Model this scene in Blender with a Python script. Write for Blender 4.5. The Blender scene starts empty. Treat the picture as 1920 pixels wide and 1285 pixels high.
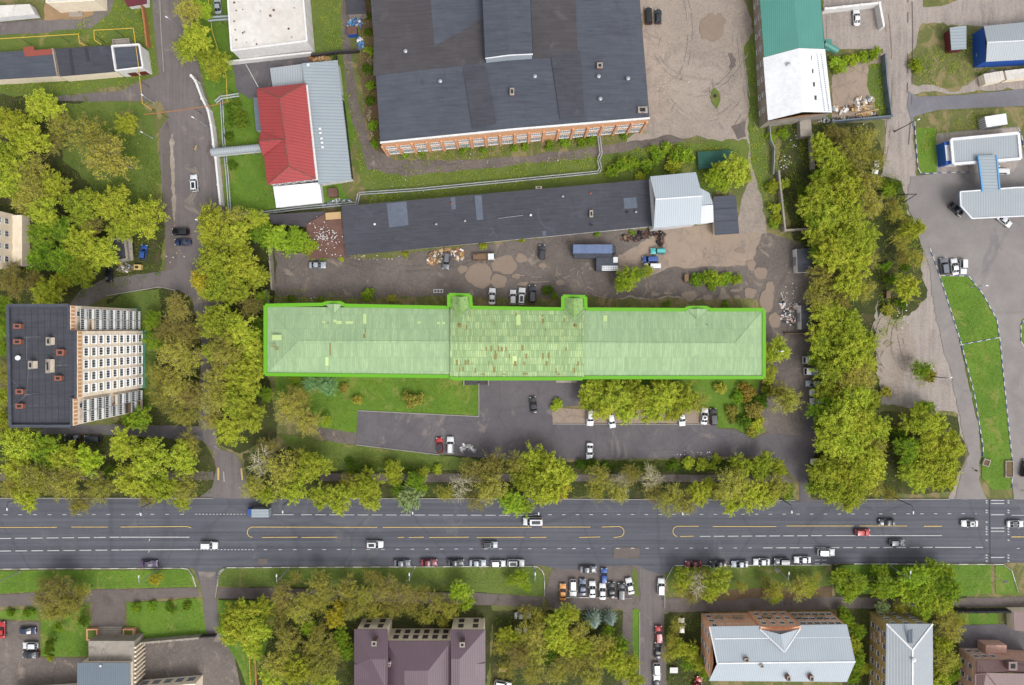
import bpy, math, random
import numpy as np
from mathutils import Vector, Matrix, geometry, noise
PI = math.pi
random.seed(7); rng = np.random.default_rng(7)
scene = bpy.context.scene
C = scene.collection
# ------------------------------------------------------------------ camera, sky, sun
S = 0.155                    # metres per photo pixel on the ground
H = 1280 * S                 # drone height
NX, NY = 960, 617            # photo pixel straight below the drone
cam_d = bpy.data.cameras.new('drone_camera'); cam = bpy.data.objects.new('drone_camera', cam_d); C.objects.link(cam)
cam.location = (0, 0, H); cam.rotation_euler = (0, 0, 0)
cam_d.sensor_width = 36; cam_d.lens = 24; cam_d.shift_y = -(642.5 - NY) / 1920
cam_d.clip_start = 1; cam_d.clip_end = 3000
scene.camera = cam
SUN_EL, SUN_AZ = math.radians(56), math.radians(142)    # compass bearing of the sun
w = bpy.data.worlds.new('World'); scene.world = w; w.use_nodes = True
nt = w.node_tree; bg = nt.nodes['Background']
sky = nt.nodes.new('ShaderNodeTexSky'); sky.sky_type = 'NISHITA'; sky.sun_disc = False
sky.sun_elevation = SUN_EL; sky.sun_rotation = SUN_AZ; sky.dust_density = 4.0; sky.air_density = 1.0; sky.ozone_density = 1.0
hs = nt.nodes.new('ShaderNodeHueSaturation'); hs.inputs['Saturation'].default_value = 0.15
nt.links.new(sky.outputs[0], hs.inputs['Color']); nt.links.new(hs.outputs[0], bg.inputs[0]); bg.inputs[1].default_value = 0.15
sd = bpy.data.lights.new('sun', 'SUN'); so = bpy.data.objects.new('sun', sd); C.objects.link(so)
sd.energy = 0.7; sd.angle = math.radians(20); sd.color = (1, .97, .92)
so.rotation_euler = (PI/2 - SUN_EL, 0, PI - SUN_AZ)
scene.view_settings.view_transform = 'Standard'; scene.view_settings.look = 'None'
scene.view_settings.exposure = 0.7; scene.view_settings.gamma = 1

# ------------------------------------------------------------------ helpers
def W(x, y, h=0.0):
    k = (H - h) / H
    return Vector(((x - NX) * S * k, (NY - y) * S * k, h))
def lin(c):
    c = c / 255.0
    return c / 12.92 if c <= 0.04045 else ((c + 0.055) / 1.055) ** 2.4
K = 0.74
def P(r, g, b, k=K): return (lin(r) * k, lin(g) * k, lin(b) * k, 1)
def link(o, parent=None):
    C.objects.link(o)
    if parent: o.parent = parent
    return o
LABELS = {}
def tag(o, label, cat, group=None, kind=None):
    n = len(label.split())
    if n < 4 or n > 16: print('LABEL LEN', n, label)
    if label in LABELS and not group: print('DUP LABEL', label)
    LABELS[label] = 1
    o['label'] = label; o['category'] = cat
    if group: o['group'] = group
    if kind: o['kind'] = kind
    return o
def thing(name, label, cat, loc=(0, 0, 0), rz=0, group=None):
    o = bpy.data.objects.new(name, None); o.empty_display_size = .5; C.objects.link(o)
    o.location = loc; o.rotation_euler = (0, 0, rz)
    return tag(o, label, cat, group)
class MB:
    def __init__(s): s.v = []; s.f = []; s.m = []
    def add(s, vs, fs, mi=0):
        b = len(s.v); s.v += [tuple(p) for p in vs]; s.f += [tuple(i + b for i in f) for f in fs]; s.m += [mi] * len(fs); return s
    def box(s, c, d, rz=0, mi=0, rx=0):
        x, y, z = d[0] / 2, d[1] / 2, d[2] / 2
        M = Matrix.Translation(c) @ Matrix.Rotation(rz, 4, 'Z') @ Matrix.Rotation(rx, 4, 'X')
        vs = [M @ Vector(p) for p in ((-x,-y,-z),(x,-y,-z),(x,y,-z),(-x,y,-z),(-x,-y,z),(x,-y,z),(x,y,z),(-x,y,z))]
        return s.add(vs, [(3,2,1,0),(4,5,6,7),(0,1,5,4),(1,2,6,5),(2,3,7,6),(3,0,4,7)], mi)
    def bar(s, p, q, w_, h_, mi=0):          # box beam between two points
        p = Vector(p); q = Vector(q); d = q - p; L = d.length
        if L < 1e-5: return s
        z = Vector((0, 0, 1)); 
        if abs(d.normalized().z) > .99: z = Vector((1, 0, 0))
        sx = d.cross(z).normalized() * w_ / 2; up = sx.cross(d).normalized() * h_ / 2
        vs = [p - sx - up, p + sx - up, p + sx + up, p - sx + up, q - sx - up, q + sx - up, q + sx + up, q - sx + up]
        return s.add(vs, [(0,1,2,3),(7,6,5,4),(0,4,5,1),(1,5,6,2),(2,6,7,3),(3,7,4,0)], mi)
    def tube(s, p, q, r0, r1=None, n=8, mi=0, cap=True):
        r1 = r0 if r1 is None else r1
        p = Vector(p); q = Vector(q); d = (q - p)
        if d.length < 1e-5: return s
        d.normalize(); a = d.orthogonal().normalized(); b = d.cross(a)
        vs = []
        for c, r in ((p, r0), (q, r1)):
            for i in range(n):
                t = 2 * PI * i / n; vs.append(c + a * r * math.cos(t) + b * r * math.sin(t))
        fs = [(i, (i + 1) % n, n + (i + 1) % n, n + i) for i in range(n)]
        if cap: fs += [tuple(range(n - 1, -1, -1)), tuple(range(n, 2 * n))]
        return s.add(vs, fs, mi)
    def prism(s, poly, z0, z1, mi=0, top=None, bottom=False):   # poly: xy, clockwise or not
        a = sum(poly[i][0] * poly[(i+1) % len(poly)][1] - poly[(i+1) % len(poly)][0] * poly[i][1] for i in range(len(poly)))
        if a < 0: poly = poly[::-1]
        n = len(poly)
        vs = [(p[0], p[1], z0) for p in poly] + [(p[0], p[1], z1) for p in poly]
        s.add(vs, [(i, (i+1) % n, n + (i+1) % n, n + i) for i in range(n)], mi)
        if top is not None: s.add(vs[n:], [tuple(range(n))], top)
        if bottom: s.add(vs[:n], [tuple(range(n-1, -1, -1))], mi)
        return s
    def build(s, name, mats, parent=None, loc=None, smooth=False):
        me = bpy.data.meshes.new(name); me.from_pydata(s.v, [], s.f)
        if not isinstance(mats, (list, tuple)): mats = [mats]
        for m_ in mats: me.materials.append(m_)
        me.polygons.foreach_set('material_index', s.m)
        if smooth: me.polygons.foreach_set('use_smooth', [True] * len(s.f))
        me.update()
        o = bpy.data.objects.new(name, me)
        if loc is not None: o.location = loc
        return link(o, parent)
def struct(o): o['kind'] = 'structure'; return o

# ------------------------------------------------------------------ materials
def nodes(name):
    m = bpy.data.materials.new(name); m.use_nodes = True
    t = m.node_tree; return m, t, t.nodes['Principled BSDF']
def N(t, kind, **kw):
    n = t.nodes.new(kind)
    for k, v in kw.items():
        if k in n.inputs: n.inputs[k].default_value = v
        else: setattr(n, k, v)
    return n
def mixc(t, fac, a, b, blend='MIX'):
    n = t.nodes.new('ShaderNodeMix'); n.data_type = 'RGBA'; n.blend_type = blend
    for sock, v in ((n.inputs[0], fac), (n.inputs[6], a), (n.inputs[7], b)):
        if hasattr(v, 'is_output') : t.links.new(v, sock)
        else: sock.default_value = v
    return n.outputs[2]
def ramp(t, src, lo, hi, a=0., b=1.):
    n = t.nodes.new('ShaderNodeMapRange'); n.inputs[1].default_value = lo; n.inputs[2].default_value = hi
    n.inputs[3].default_value = a; n.inputs[4].default_value = b; n.clamp = True
    t.links.new(src, n.inputs[0]); return n.outputs[0]
def coords(t, sc=(1, 1, 1), world=True, rz=0):
    if world: g = t.nodes.new('ShaderNodeNewGeometry').outputs['Position']
    else: g = t.nodes.new('ShaderNodeTexCoord').outputs['Object']
    mp = t.nodes.new('ShaderNodeMapping'); mp.inputs['Scale'].default_value = sc; mp.inputs['Rotation'].default_value = (0, 0, rz)
    t.links.new(g, mp.inputs[0]); return mp.outputs[0]
def nz(t, vec, scale, detail=4, rough=.6, dist=0):
    n = N(t, 'ShaderNodeTexNoise', Scale=scale, Detail=detail, Roughness=rough, Distortion=dist)
    t.links.new(vec, n.inputs['Vector']); return n.outputs['Fac']
def plain(name, col, rough=.6, metal=0, coat=0, spec=None):
    m, t, b = nodes(name); b.inputs['Base Color'].default_value = col; b.inputs['Roughness'].default_value = rough
    b.inputs['Metallic'].default_value = metal; b.inputs['Coat Weight'].default_value = coat
    return m
def surf(name, c1, c2, c3=None, big=.08, mid=.6, fine=4., rough=.9, streak=None, patch=None, patch_lo=.56, crack=None, bump=.0, rz=0, fcon=.35, seam=False):
    """weathered surface: big blotches c1/c2, patches of c3, fine speckle"""
    m, t, b = nodes(name)
    v = coords(t, (1, 1, 1))
    n1 = nz(t, v, big, 5, .65, .4)
    col = mixc(t, ramp(t, n1, .38, .62), c1, c2)
    n2 = nz(t, v, mid, 6, .7, .3)
    col = mixc(t, ramp(t, n2, .3, .75, 0, .6), col, tuple(x * .62 for x in c1[:3]) + (1,))
    if c3:
        n3 = nz(t, coords(t, (1.3, 1, 1)), patch or big * 2.3, 7, .72, .8)
        col = mixc(t, ramp(t, n3, patch_lo, patch_lo + .08), col, c3)
    if streak:
        n4 = nz(t, coords(t, (streak[0], streak[1], 1), rz=rz), 1, 5, .7)
        col = mixc(t, ramp(t, n4, .35, .7, 0, streak[2]), col, tuple(min(1, x * 1.5) for x in c2[:3]) + (1,))
        n5 = nz(t, coords(t, (streak[0] * .6, streak[1] * 1.7, 1), rz=rz), 1, 3, .6)
        col = mixc(t, ramp(t, n5, .5, .75, 0, streak[2]), col, tuple(x * .5 for x in c1[:3]) + (1,))
    if crack:
        vo = N(t, 'ShaderNodeTexVoronoi', Scale=crack[0], feature='DISTANCE_TO_EDGE')
        wv = N(t, 'ShaderNodeTexNoise', Scale=crack[0] * 2.5, Detail=4); t.links.new(v, wv.inputs['Vector'])
        mv = t.nodes.new('ShaderNodeVectorMath'); mv.operation = 'MULTIPLY_ADD'; mv.inputs[1].default_value = (2.5 , 2.5 , 0)
        t.links.new(wv.outputs['Color'], mv.inputs[0]); t.links.new(v, mv.inputs[2]); t.links.new(mv.outputs[0], vo.inputs['Vector'])
        col = mixc(t, ramp(t, vo.outputs['Distance'], .0, .02, crack[1], 0), col, tuple(x * .4 for x in c1[:3]) + (1,))
    if seam:    # overlapping felt strips about a metre wide
        br = N(t, 'ShaderNodeTexBrick', Color1=(0, 0, 0, 1), Color2=(1, 1, 1, 1), Mortar=(.5, .5, .5, 1), Scale=1); br.inputs['Brick Width'].default_value = 9; br.inputs['Row Height'].default_value = 1.05; br.inputs['Mortar Size'].default_value = .03
        t.links.new(coords(t, (1, 1, 1), rz=-.085), br.inputs['Vector'])
        col = mixc(t, ramp(t, br.outputs['Color'], 0, 1, 0, .22), col, tuple(x * 1.5 for x in c1[:3]) + (1,))
        col = mixc(t, ramp(t, br.outputs['Fac'], 0, 1, 0, .45), col, tuple(x * .5 for x in c1[:3]) + (1,))
    n6 = nz(t, v, fine, 3, .8)
    col = mixc(t, ramp(t, n6, .3, .7, 0, fcon), col, tuple(min(1, x * 1.7) for x in c2[:3]) + (1,))
    t.links.new(col, b.inputs['Base Color']); b.inputs['Roughness'].default_value = rough
    b.inputs['Specular IOR Level'].default_value = .25
    if bump:
        bp = N(t, 'ShaderNodeBump', Strength=bump, Distance=.1); t.links.new(n6, bp.inputs['Height']); t.links.new(bp.outputs[0], b.inputs['Normal'])
    return m
M = {}
M['asphalt'] = surf('main_road_asphalt', P(78,80,89), P(94,95,102), P(104,102,104), big=.03, mid=.2, streak=(.012, .8, .6), patch=.05, patch_lo=.58, crack=(.035, .3), fcon=.3)
M['asphalt2'] = surf('yard_asphalt', P(96,92,96), P(112,107,110), P(128,119,116), big=.06, mid=.35, patch=.1, patch_lo=.57, crack=(.06, .25), fcon=.25)
M['asphalt3'] = surf('street_asphalt', P(104,98,98), P(120,113,111), P(146,134,122), big=.05, mid=.3, patch=.09, patch_lo=.58, streak=(1.2, .03, .3), fcon=.25)
M['asphalt4'] = surf('station_asphalt', P(136,130,128), P(150,144,141), P(120,116,118), big=.04, mid=.2, patch=.07, patch_lo=.6, crack=(.03, .2), fcon=.2)
M['path'] = surf('path_asphalt', P(104,95,92), P(120,110,106), P(88,80,70), big=.08, mid=.5, fcon=.25)
M['smooth_asphalt'] = surf('new_asphalt', P(118,116,124), P(132,130,136), None, big=.05, mid=.3, fcon=.15)
M['dirt'] = surf('bare_dirt', P(147,135,124), P(166,154,143), P(130,120,113), big=.04, mid=.35, patch=.07, patch_lo=.53, crack=(.05, .25), bump=.25, fine=1.6, fcon=.35)
M['dirt_dark'] = surf('damp_dirt', P(97,90,86), P(124,114,108), P(146,132,120), big=.06, mid=.3, patch=.16, patch_lo=.57, crack=(.12, .4), bump=.3, fine=1.6, fcon=.3)
M['dirt_grey'] = surf('gravelly_dirt', P(136,127,121), P(160,150,143), P(116,109,106), big=.05, mid=.4, patch=.09, patch_lo=.55, streak=(1.0, .05, .45), bump=.3, fine=2, fcon=.4)
M['soil'] = surf('soil', P(92,76,60), P(120,98,76), P(84,94,44), big=.1, mid=.5, patch_lo=.55, bump=.3)
M['sand'] = surf('ochre_soil', P(172,142,108), P(150,124,96), P(120,118,70), big=.15, mid=.6, patch_lo=.58)
M['concrete_yard'] = surf('old_concrete_slab', P(168,148,130), P(150,135,122), P(124,114,106), big=.1, mid=.4, patch=.2, patch_lo=.55, crack=(.12, .5))
M['grass'] = surf('lawn', P(84,104,44), P(106,120,56), P(134,124,80), big=.07, mid=.9, fine=3, patch=.12, patch_lo=.57, bump=.5, fcon=.4)
M['lawn_green'] = surf('fresh_lawn', P(82,114,38), P(104,134,46), P(124,126,66), big=.08, mid=.9, fine=3, patch=.16, patch_lo=.54, bump=.5)
M['meadow'] = surf('rough_grass', P(88,96,52), P(112,114,66), P(140,122,92), big=.09, mid=.7, fine=2.5, patch=.16, patch_lo=.5, bump=.5, fcon=.4)
M['wild'] = surf('woodland_floor', P(56,62,32), P(72,78,38), P(84,74,54), big=.1, mid=.6, fine=2, patch=.2, patch_lo=.52, bump=.5)
M['puddle'] = surf('muddy_water', P(146,129,115), P(152,136,121), None, big=.1, mid=.1, fine=.3, rough=.08, fcon=.1)
M['white_paint'] = surf('worn_white_paint', P(206,206,208), P(188,188,190), P(150,150,155), big=.8, mid=2, patch=1.2, patch_lo=.6, fcon=.1)
M['yellow_paint'] = surf('worn_yellow_paint', P(222,194,126), P(206,178,118), P(130,124,110), big=.8, mid=2, patch=.9, patch_lo=.6, fcon=.1)
M['kerb'] = surf('kerb_concrete', P(168,164,158), P(150,146,140), None, big=.5, mid=2)
M['kerb_white'] = plain('kerb_white_paint', P(206,204,200), .7); M['kerb_blue'] = plain('kerb_blue_paint', P(84,104,146), .7)
# roofs, walls
M['felt'] = surf('roofing_felt', P(64,65,72), P(74,75,83), P(84,85,94), big=.06, mid=.3, patch=.1, patch_lo=.6, streak=(.25, 1.4, .4), fcon=.2, rough=.8, seam=True)
M['felt_blue'] = surf('bluish_roofing_felt', P(69,73,83), P(83,87,97), P(62,64,72), big=.035, mid=.22, patch=.06, patch_lo=.54, streak=(.15, 1.2, .45), fcon=.2, rough=.75, seam=True)
M['felt_brown'] = surf('brownish_roofing_felt', P(70,67,71), P(80,77,80), P(98,93,90), big=.05, mid=.3, patch=.09, patch_lo=.6, streak=(.15, 1.2, .35), fcon=.2, rough=.8, seam=True)
M['felt_red'] = plain('red_lead_patch', P(150,74,62), .8)
M['tar'] = plain('tar_seam', P(48,49,55), .7)
M['white_roof'] = surf('white_membrane', P(214,208,200), P(228,224,218), P(190,180,170), big=.08, mid=.5, patch=.25, patch_lo=.6, fcon=.1)
M['white_metal'] = surf('white_sheet', P(232,234,238), P(242,243,246), None, big=.1, mid=.6, fcon=.1, rough=.5)
M['white_wall'] = surf('white_plaster', P(232,230,228), P(240,238,236), P(200,194,188), big=.3, mid=1, patch=.7, patch_lo=.62, fcon=.1)
M['beige_wall'] = surf('beige_plaster', P(242,226,204,.9), P(230,212,190,.9), None, big=.3, mid=1, fcon=.15)
M['concrete'] = surf('weathered_concrete', P(176,166,154), P(150,142,134), P(116,110,104), big=.2, mid=.8, patch=.5, patch_lo=.55, fcon=.2)
M['rust'] = surf('rusty_sheet', P(96,68,60), P(118,90,80), P(140,124,110), big=.3, mid=.8, patch=.6, patch_lo=.6)
M['rust_spot'] = plain('rust_patch', P(138,126,70), .9)
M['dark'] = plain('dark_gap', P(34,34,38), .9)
M['glass'] = plain('window_glass', P(74,80,90), .12)
M['frame_white'] = plain('white_window_frame', P(232,232,232), .5)
M['frame_bright'] = plain('bright_window_frame', (.86,.86,.86,1), .5)
M['frame_dark'] = plain('brown_window_frame', P(110,86,66), .6)
M['brick_dark'] = plain('chimney_brick', P(150,92,74), .9)
M['steel'] = plain('galvanised_steel', P(176,180,184), .45, .3)
M['steel_dark'] = plain('dark_steel', P(54,52,54), .6)
M['pipe_yellow'] = plain('yellow_gas_pipe', P(214,176,66), .6)
M['pipe_orange'] = plain('rusty_orange_pipe', P(170,112,66), .8)
M['pipe_white'] = surf('pipe_lagging', P(182,186,190), P(164,168,174), None, big=.5, mid=1, fcon=.1, rough=.5)
M['timber'] = plain('timber', P(196,164,118), .8); M['timber2'] = plain('old_timber', P(128,104,80), .9)
M['teal'] = plain('teal_plinth', P(120,196,180), .8)
M['tyre'] = plain('tyre_rubber', P(40,40,42), .85); M['rim'] = plain('wheel_rim', P(170,172,176), .4, .5)
M['carglass'] = plain('car_glass', P(30,34,42), .08, 0, .4)
M['headlight'] = plain('headlight_lens', P(220,224,230), .15); M['taillight'] = plain('tail_light_lens', P(170,30,30), .2)
M['skin'] = plain('skin', P(200,150,120), .6)
def brickmat(name, c1, c2, mort, bw, bh, ms, off=.5, vert=False, noise_c=None, rough=.8, world=True, rz=0, spec=.3):
    m, t, b = nodes(name)
    v = coords(t, (1, 1, 1), world, rz)
    if vert:   # walls: use (x+y, z)
        sp = t.nodes.new('ShaderNodeSeparateXYZ'); t.links.new(v, sp.inputs[0])
        ad = t.nodes.new('ShaderNodeMath'); ad.operation = 'ADD'; t.links.new(sp.outputs[0], ad.inputs[0]); t.links.new(sp.outputs[1], ad.inputs[1])
        cb = t.nodes.new('ShaderNodeCombineXYZ'); t.links.new(ad.outputs[0], cb.inputs[0]); t.links.new(sp.outputs[2], cb.inputs[1]); v2 = cb.outputs[0]
    else: v2 = v
    br = N(t, 'ShaderNodeTexBrick', Color1=c1, Color2=c2, Mortar=mort, Scale=1)
    br.inputs['Mortar Size'].default_value = ms; br.inputs['Brick Width'].default_value = bw; br.inputs['Row Height'].default_value = bh
    br.offset = off; br.inputs['Mortar Smooth'].default_value = .3
    t.links.new(v2, br.inputs['Vector'])
    col = br.outputs['Color']
    n1 = nz(t, v, .12, 5, .7); col = mixc(t, ramp(t, n1, .4, .65, 0, .35), col, tuple(x * .72 for x in c1[:3]) + (1,))
    n2 = nz(t, coords(t, (2.2, .35, 1), world, rz), 1, 5, .75); col = mixc(t, ramp(t, n2, .46, .7, 0, .8), col, noise_c or tuple(x * .6 for x in c2[:3]) + (1,))
    t.links.new(col, b.inputs['Base Color']); b.inputs['Roughness'].default_value = rough; b.inputs['Specular IOR Level'].default_value = spec
    return m
M['green_roof'] = brickmat('green_sheet_roof', P(154,180,136), P(170,195,150), P(134,160,120), .62, 3.9, .035, .5, noise_c=P(130,162,124))
M['green_roof_mid'] = brickmat('worn_green_sheet_roof', P(146,176,124), P(186,208,150), P(122,150,106), .62, 1.95, .06, .35, noise_c=P(128,148,98))
M['green_roof_moss'] = surf('mossy_green_roof', P(150,186,112), P(130,160,100), P(104,126,78), big=.4, mid=1.2, patch=.9, patch_lo=.5)
M['overlay_green'] = plain('bright_green_edge', P(98,170,2), .7)
M['brick'] = brickmat('orange_brick', P(236,178,136,.8), P(222,162,122,.8), P(212,170,140), .5, .16, .02, vert=True)
M['brick_red'] = brickmat('red_brick', P(246,188,152,1), P(232,170,136,1), P(222,190,170), .5, .16, .02, vert=True)
M['brick_yellow'] = brickmat('yellow_brick', P(206,182,120), P(190,164,106), P(176,158,116), .5, .16, .02, vert=True)
M['pink_wall'] = brickmat('pink_brick', P(236,190,172), P(222,172,156), P(220,190,176), .5, .16, .02, vert=True)
M['panel_wall'] = brickmat('panel_facade', P(240,222,202,.95), P(246,230,212,.95), P(214,196,176), 3.2, 3.1, .03, 0, vert=True)
M['panel_orange'] = plain('orange_panel', P(226,160,104), .8)
def ribbed(name, c1, c2, period, axis='x', rough=.45, rz=0, metal=.0, dirt=None):
    m, t, b = nodes(name)
    v = coords(t, (1, 1, 1), True, rz)
    wv = N(t, 'ShaderNodeTexWave', Scale=1 / period * .5 * .628 * 1.0); wv.bands_direction = 'X' if axis == 'x' else 'Y'
    wv.inputs['Scale'].default_value = .314 / period
    t.links.new(v, wv.inputs['Vector'])
    col = mixc(t, ramp(t, wv.outputs['Fac'], .0, .25, 0, 1), c2, c1)
    n1 = nz(t, v, .15, 5, .7); col = mixc(t, ramp(t, n1, .42, .66, 0, .3), col, c2)
    if dirt:
        n2 = nz(t, coords(t, (.8, .3, 1)), 1, 6, .75); col = mixc(t, ramp(t, n2, .55, .7, 0, .6), col, dirt)
    t.links.new(col, b.inputs['Base Color']); b.inputs['Roughness'].default_value = rough; b.inputs['Metallic'].default_value = metal
    bp = N(t, 'ShaderNodeBump', Strength=.4, Distance=.05); t.links.new(wv.outputs['Fac'], bp.inputs['Height']); t.links.new(bp.outputs[0], b.inputs['Normal'])
    return m
M['metal_grey'] = ribbed('grey_ribbed_sheet', P(160,170,177), P(138,148,156), .9, 'y')
M['metal_grey_x'] = ribbed('grey_ribbed_sheet_x', P(166,173,178), P(146,153,160), .7, 'x')
M['metal_pale'] = ribbed('galvanised_seam_roof', P(178,187,195), P(156,167,178), .62, 'x', .4)
M['metal_blue'] = ribbed('bluegrey_ribbed_sheet', P(112,124,136), P(92,104,116), .6, 'x')
M['red_roof'] = ribbed('red_sheet_roof', P(168,64,64), P(146,52,54), .9, 'y', .5, rz=.1, dirt=P(126,48,52))
M['purple_roof'] = ribbed('plum_sheet_roof', P(104,84,94), P(90,70,80), .6, 'x', .5)
M['maroon'] = ribbed('maroon_sheet', P(112,40,52), P(90,30,42), .5, 'y', .5)
M['brown_roof'] = ribbed('brown_sheet_roof', P(122,94,92), P(98,74,74), .45, 'x', .5)
M['teal_roof'] = ribbed('teal_sheet_roof', P(84,148,136), P(62,124,114), .5, 'x', .5)
M['blue_wall'] = plain('blue_cladding', P(36,88,178), .5)
M['station_blue'] = plain('light_blue_fascia', P(96,160,214), .5)
M['tarp_blue'] = surf('blue_tarpaulin', P(92,108,142), P(112,128,160), None, big=.5, mid=1, rough=.6)
M['tarp_dark'] = surf('dark_tarpaulin', P(62,66,76), P(78,82,92), None, big=.5, mid=1, rough=.6)
def leafmat(name, c1, c2, c3, trans=.18):
    m, t, b = nodes(name); t.nodes.remove(b)
    out = t.nodes['Material Output']
    g = t.nodes.new('ShaderNodeNewGeometry'); oi = t.nodes.new('ShaderNodeObjectInfo')
    col = mixc(t, g.outputs['Random Per Island'], c1, c2)
    n1 = nz(t, coords(t, (1, 1, 1)), .35, 3, .6); col = mixc(t, ramp(t, n1, .42, .62, 0, .7), col, c3)
    h = N(t, 'ShaderNodeHueSaturation'); t.links.new(col, h.inputs['Color'])
    t.links.new(ramp(t, oi.outputs['Random'], 0, 1, .492, .512), h.inputs['Hue'])
    mv = t.nodes.new('ShaderNodeMath'); mv.operation = 'MULTIPLY'; mv.inputs[1].default_value = 7.13; t.links.new(oi.outputs['Random'], mv.inputs[0])
    fr = t.nodes.new('ShaderNodeMath'); fr.operation = 'FRACT'; t.links.new(mv.outputs[0], fr.inputs[0])
    t.links.new(ramp(t, fr.outputs[0], 0, 1, .78, 1.2), h.inputs['Value'])
    d = t.nodes.new('ShaderNodeBsdfDiffuse'); tr = t.nodes.new('ShaderNodeBsdfTranslucent'); mx = t.nodes.new('ShaderNodeMixShader')
    mx.inputs[0].default_value = trans
    t.links.new(h.outputs[0], d.inputs[0]); t.links.new(h.outputs[0], tr.inputs[0]); t.links.new(d.outputs[0], mx.inputs[1]); t.links.new(tr.outputs[0], mx.inputs[2])
    t.links.new(mx.outputs[0], out.inputs[0]); return m
KL = 1.0
LEAF = {
 'v': leafmat('sparse_olive_leaf', P(150,150,72,KL), P(116,120,50,KL), P(150,144,70,KL)),
 'y': leafmat('yellowgreen_leaf', P(184,194,68,KL), P(122,138,40,KL), P(182,184,68,KL)),
 'g': leafmat('fresh_green_leaf', P(132,162,50,KL), P(96,126,38,KL), P(150,168,54,KL)),
 'l': leafmat('bright_lime_leaf', P(160,184,56,KL), P(124,150,42,KL), P(168,184,64,KL)),
 'o': leafmat('olive_leaf', P(182,178,78,KL), P(130,132,50,KL), P(172,166,72,KL)),
 'b': leafmat('budding_brown_leaf', P(158,148,76,KL), P(124,116,56,KL), P(154,150,68,KL)),
 'p': leafmat('pale_grey_green_leaf', P(168,186,130,KL), P(140,160,104,KL), P(176,188,120,KL)),
 'c': leafmat('blue_green_leaf', P(140,180,124,KL), P(112,152,98,KL), P(150,184,120,KL)),
 's': leafmat('blue_spruce_needle', P(158,182,172,KL), P(126,150,140,KL), P(170,190,178,KL), .1),
 'u': leafmat('orange_leaf', P(178,154,70,KL), P(142,128,54,KL), P(168,156,74,KL)),
 'd': leafmat('dark_green_leaf', P(92,120,38,KL), P(68,94,30,KL), P(116,132,48,KL)),
 'w': leafmat('golden_leaf', P(186,176,50,KL), P(158,148,44,KL), P(190,180,70,KL)),
}
M['bark'] = surf('bark', P(120,106,88), P(142,128,108), None, big=.5, mid=2)
M['birch'] = plain('birch_bark', P(216,206,184), .8)
M['bark_pale'] = surf('pale_bark', P(168,156,120), P(146,134,98), None, big=.5, mid=2)

# ------------------------------------------------------------------ ground sheets
ZL = [0.0]
def ragged(pts, amp, step=1.2):
    out = []; n = len(pts)
    for i in range(n):
        a = pts[i]; b = pts[(i + 1) % n]; L = (b - a).length; k = max(1, int(L / step)); d = (b - a)
        nrm = Vector((-d.y, d.x, 0)).normalized() if L > 0 else Vector((0, 0, 0))
        for j in range(k):
            p = a + d * (j / k)
            q = p + nrm * amp * (noise.noise(Vector((p.x * .12, p.y * .12, 1))) * 1.6 + noise.noise(Vector((p.x * .6, p.y * .6, 5))) * .9 + noise.noise(Vector((p.x * 1.9, p.y * 1.9, 9))) * .5)
            out.append(q)
    return out
def px(s): 
    a = [float(t) for t in s.replace(',', ' ').split()]
    return list(zip(a[0::2], a[1::2]))
def sheet(name, pts, mat, amp=0.0, z=None, parent=None, kind=True, step=1.2):
    if isinstance(pts, str): pts = px(pts)
    if z is None: ZL[0] += .002; z = ZL[0]
    q = [W(x, y) for x, y in pts]
    if amp: q = ragged(q, amp, step)
    q = [Vector((p.x, p.y, z)) for p in q]
    tr = geometry.tessellate_polygon([q])
    a = sum(q[i].x * q[(i+1) % len(q)].y - q[(i+1) % len(q)].x * q[i].y for i in range(len(q)))
    fs = []
    for t3 in tr:
        p0, p1, p2 = (q[i] for i in t3)
        c = (p1 - p0).cross(p2 - p0).z
        fs.append(tuple(t3) if c > 0 else tuple(t3[::-1]))
    mb = MB(); mb.add(q, fs)
    o = mb.build(name, M[mat], parent)
    if kind and not parent: o['kind'] = 'structure'
    return o
g = MB(); g.add([(-900,-900,0),(900,-900,0),(900,900,0),(-900,900,0)], [(0,1,2,3)]); struct(g.build('ground', M['meadow']))
# woodland floors and soils
sheet('woodland_ground', '-60 180 130 175 235 205 300 300 312 420 300 520 130 570 100 570 -60 600', 'wild', 1)
sheet('woodland_ground', '-60 800 200 812 380 826 410 870 405 915 380 934 -60 934', 'wild', .6)
sheet('woodland_ground', '420 400 560 400 590 470 520 520 500 700 520 820 450 850 400 830 395 700 405 560', 'wild', .6)
sheet('woodland_ground', '200 560 290 538 350 545 378 600 382 700 372 800 210 796 265 770', 'wild', .5)
sheet('woodland_ground', '455 850 620 830 1000 865 1460 868 1490 934 470 934', 'wild', .6)
sheet('woodland_ground', '1470 230 1640 230 1660 300 1650 500 1650 620 1650 780 1670 934 1515 934 1525 600 1500 520 1460 340', 'wild', .8)
sheet('woodland_ground', '1650 770 1800 780 1812 850 1790 920 1640 934', 'wild', .6)
sheet('woodland_ground', '410 1120 560 1070 900 1080 930 1160 910 1300 410 1300', 'wild', .6)
sheet('woodland_ground', '920 1145 1190 1145 1180 1300 920 1300', 'wild', .6)
sheet('woodland_ground', '1240 1150 1330 1140 1330 1300 1245 1300', 'wild', .6)
sheet('woodland_ground', '1560 1060 1810 1060 1820 1300 1580 1300', 'wild', .6)
sheet('lawn', '110 195 255 190 290 215 300 300 306 400 200 380 120 300', 'grass', .8)
sheet('lawn', '-60 62 150 50 215 -20 290 -20 295 140 230 160 100 185 -60 170', 'grass', .5)
sheet('lawn', '200 575 240 545 300 542 302 640 285 700 300 760 240 796 270 700', 'grass', .5)
sheet('lawn', '345 -20 430 -20 445 110 585 105 660 110 670 240 640 350 660 380 520 395 425 400 410 250 380 150', 'lawn_green', .3)
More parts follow.
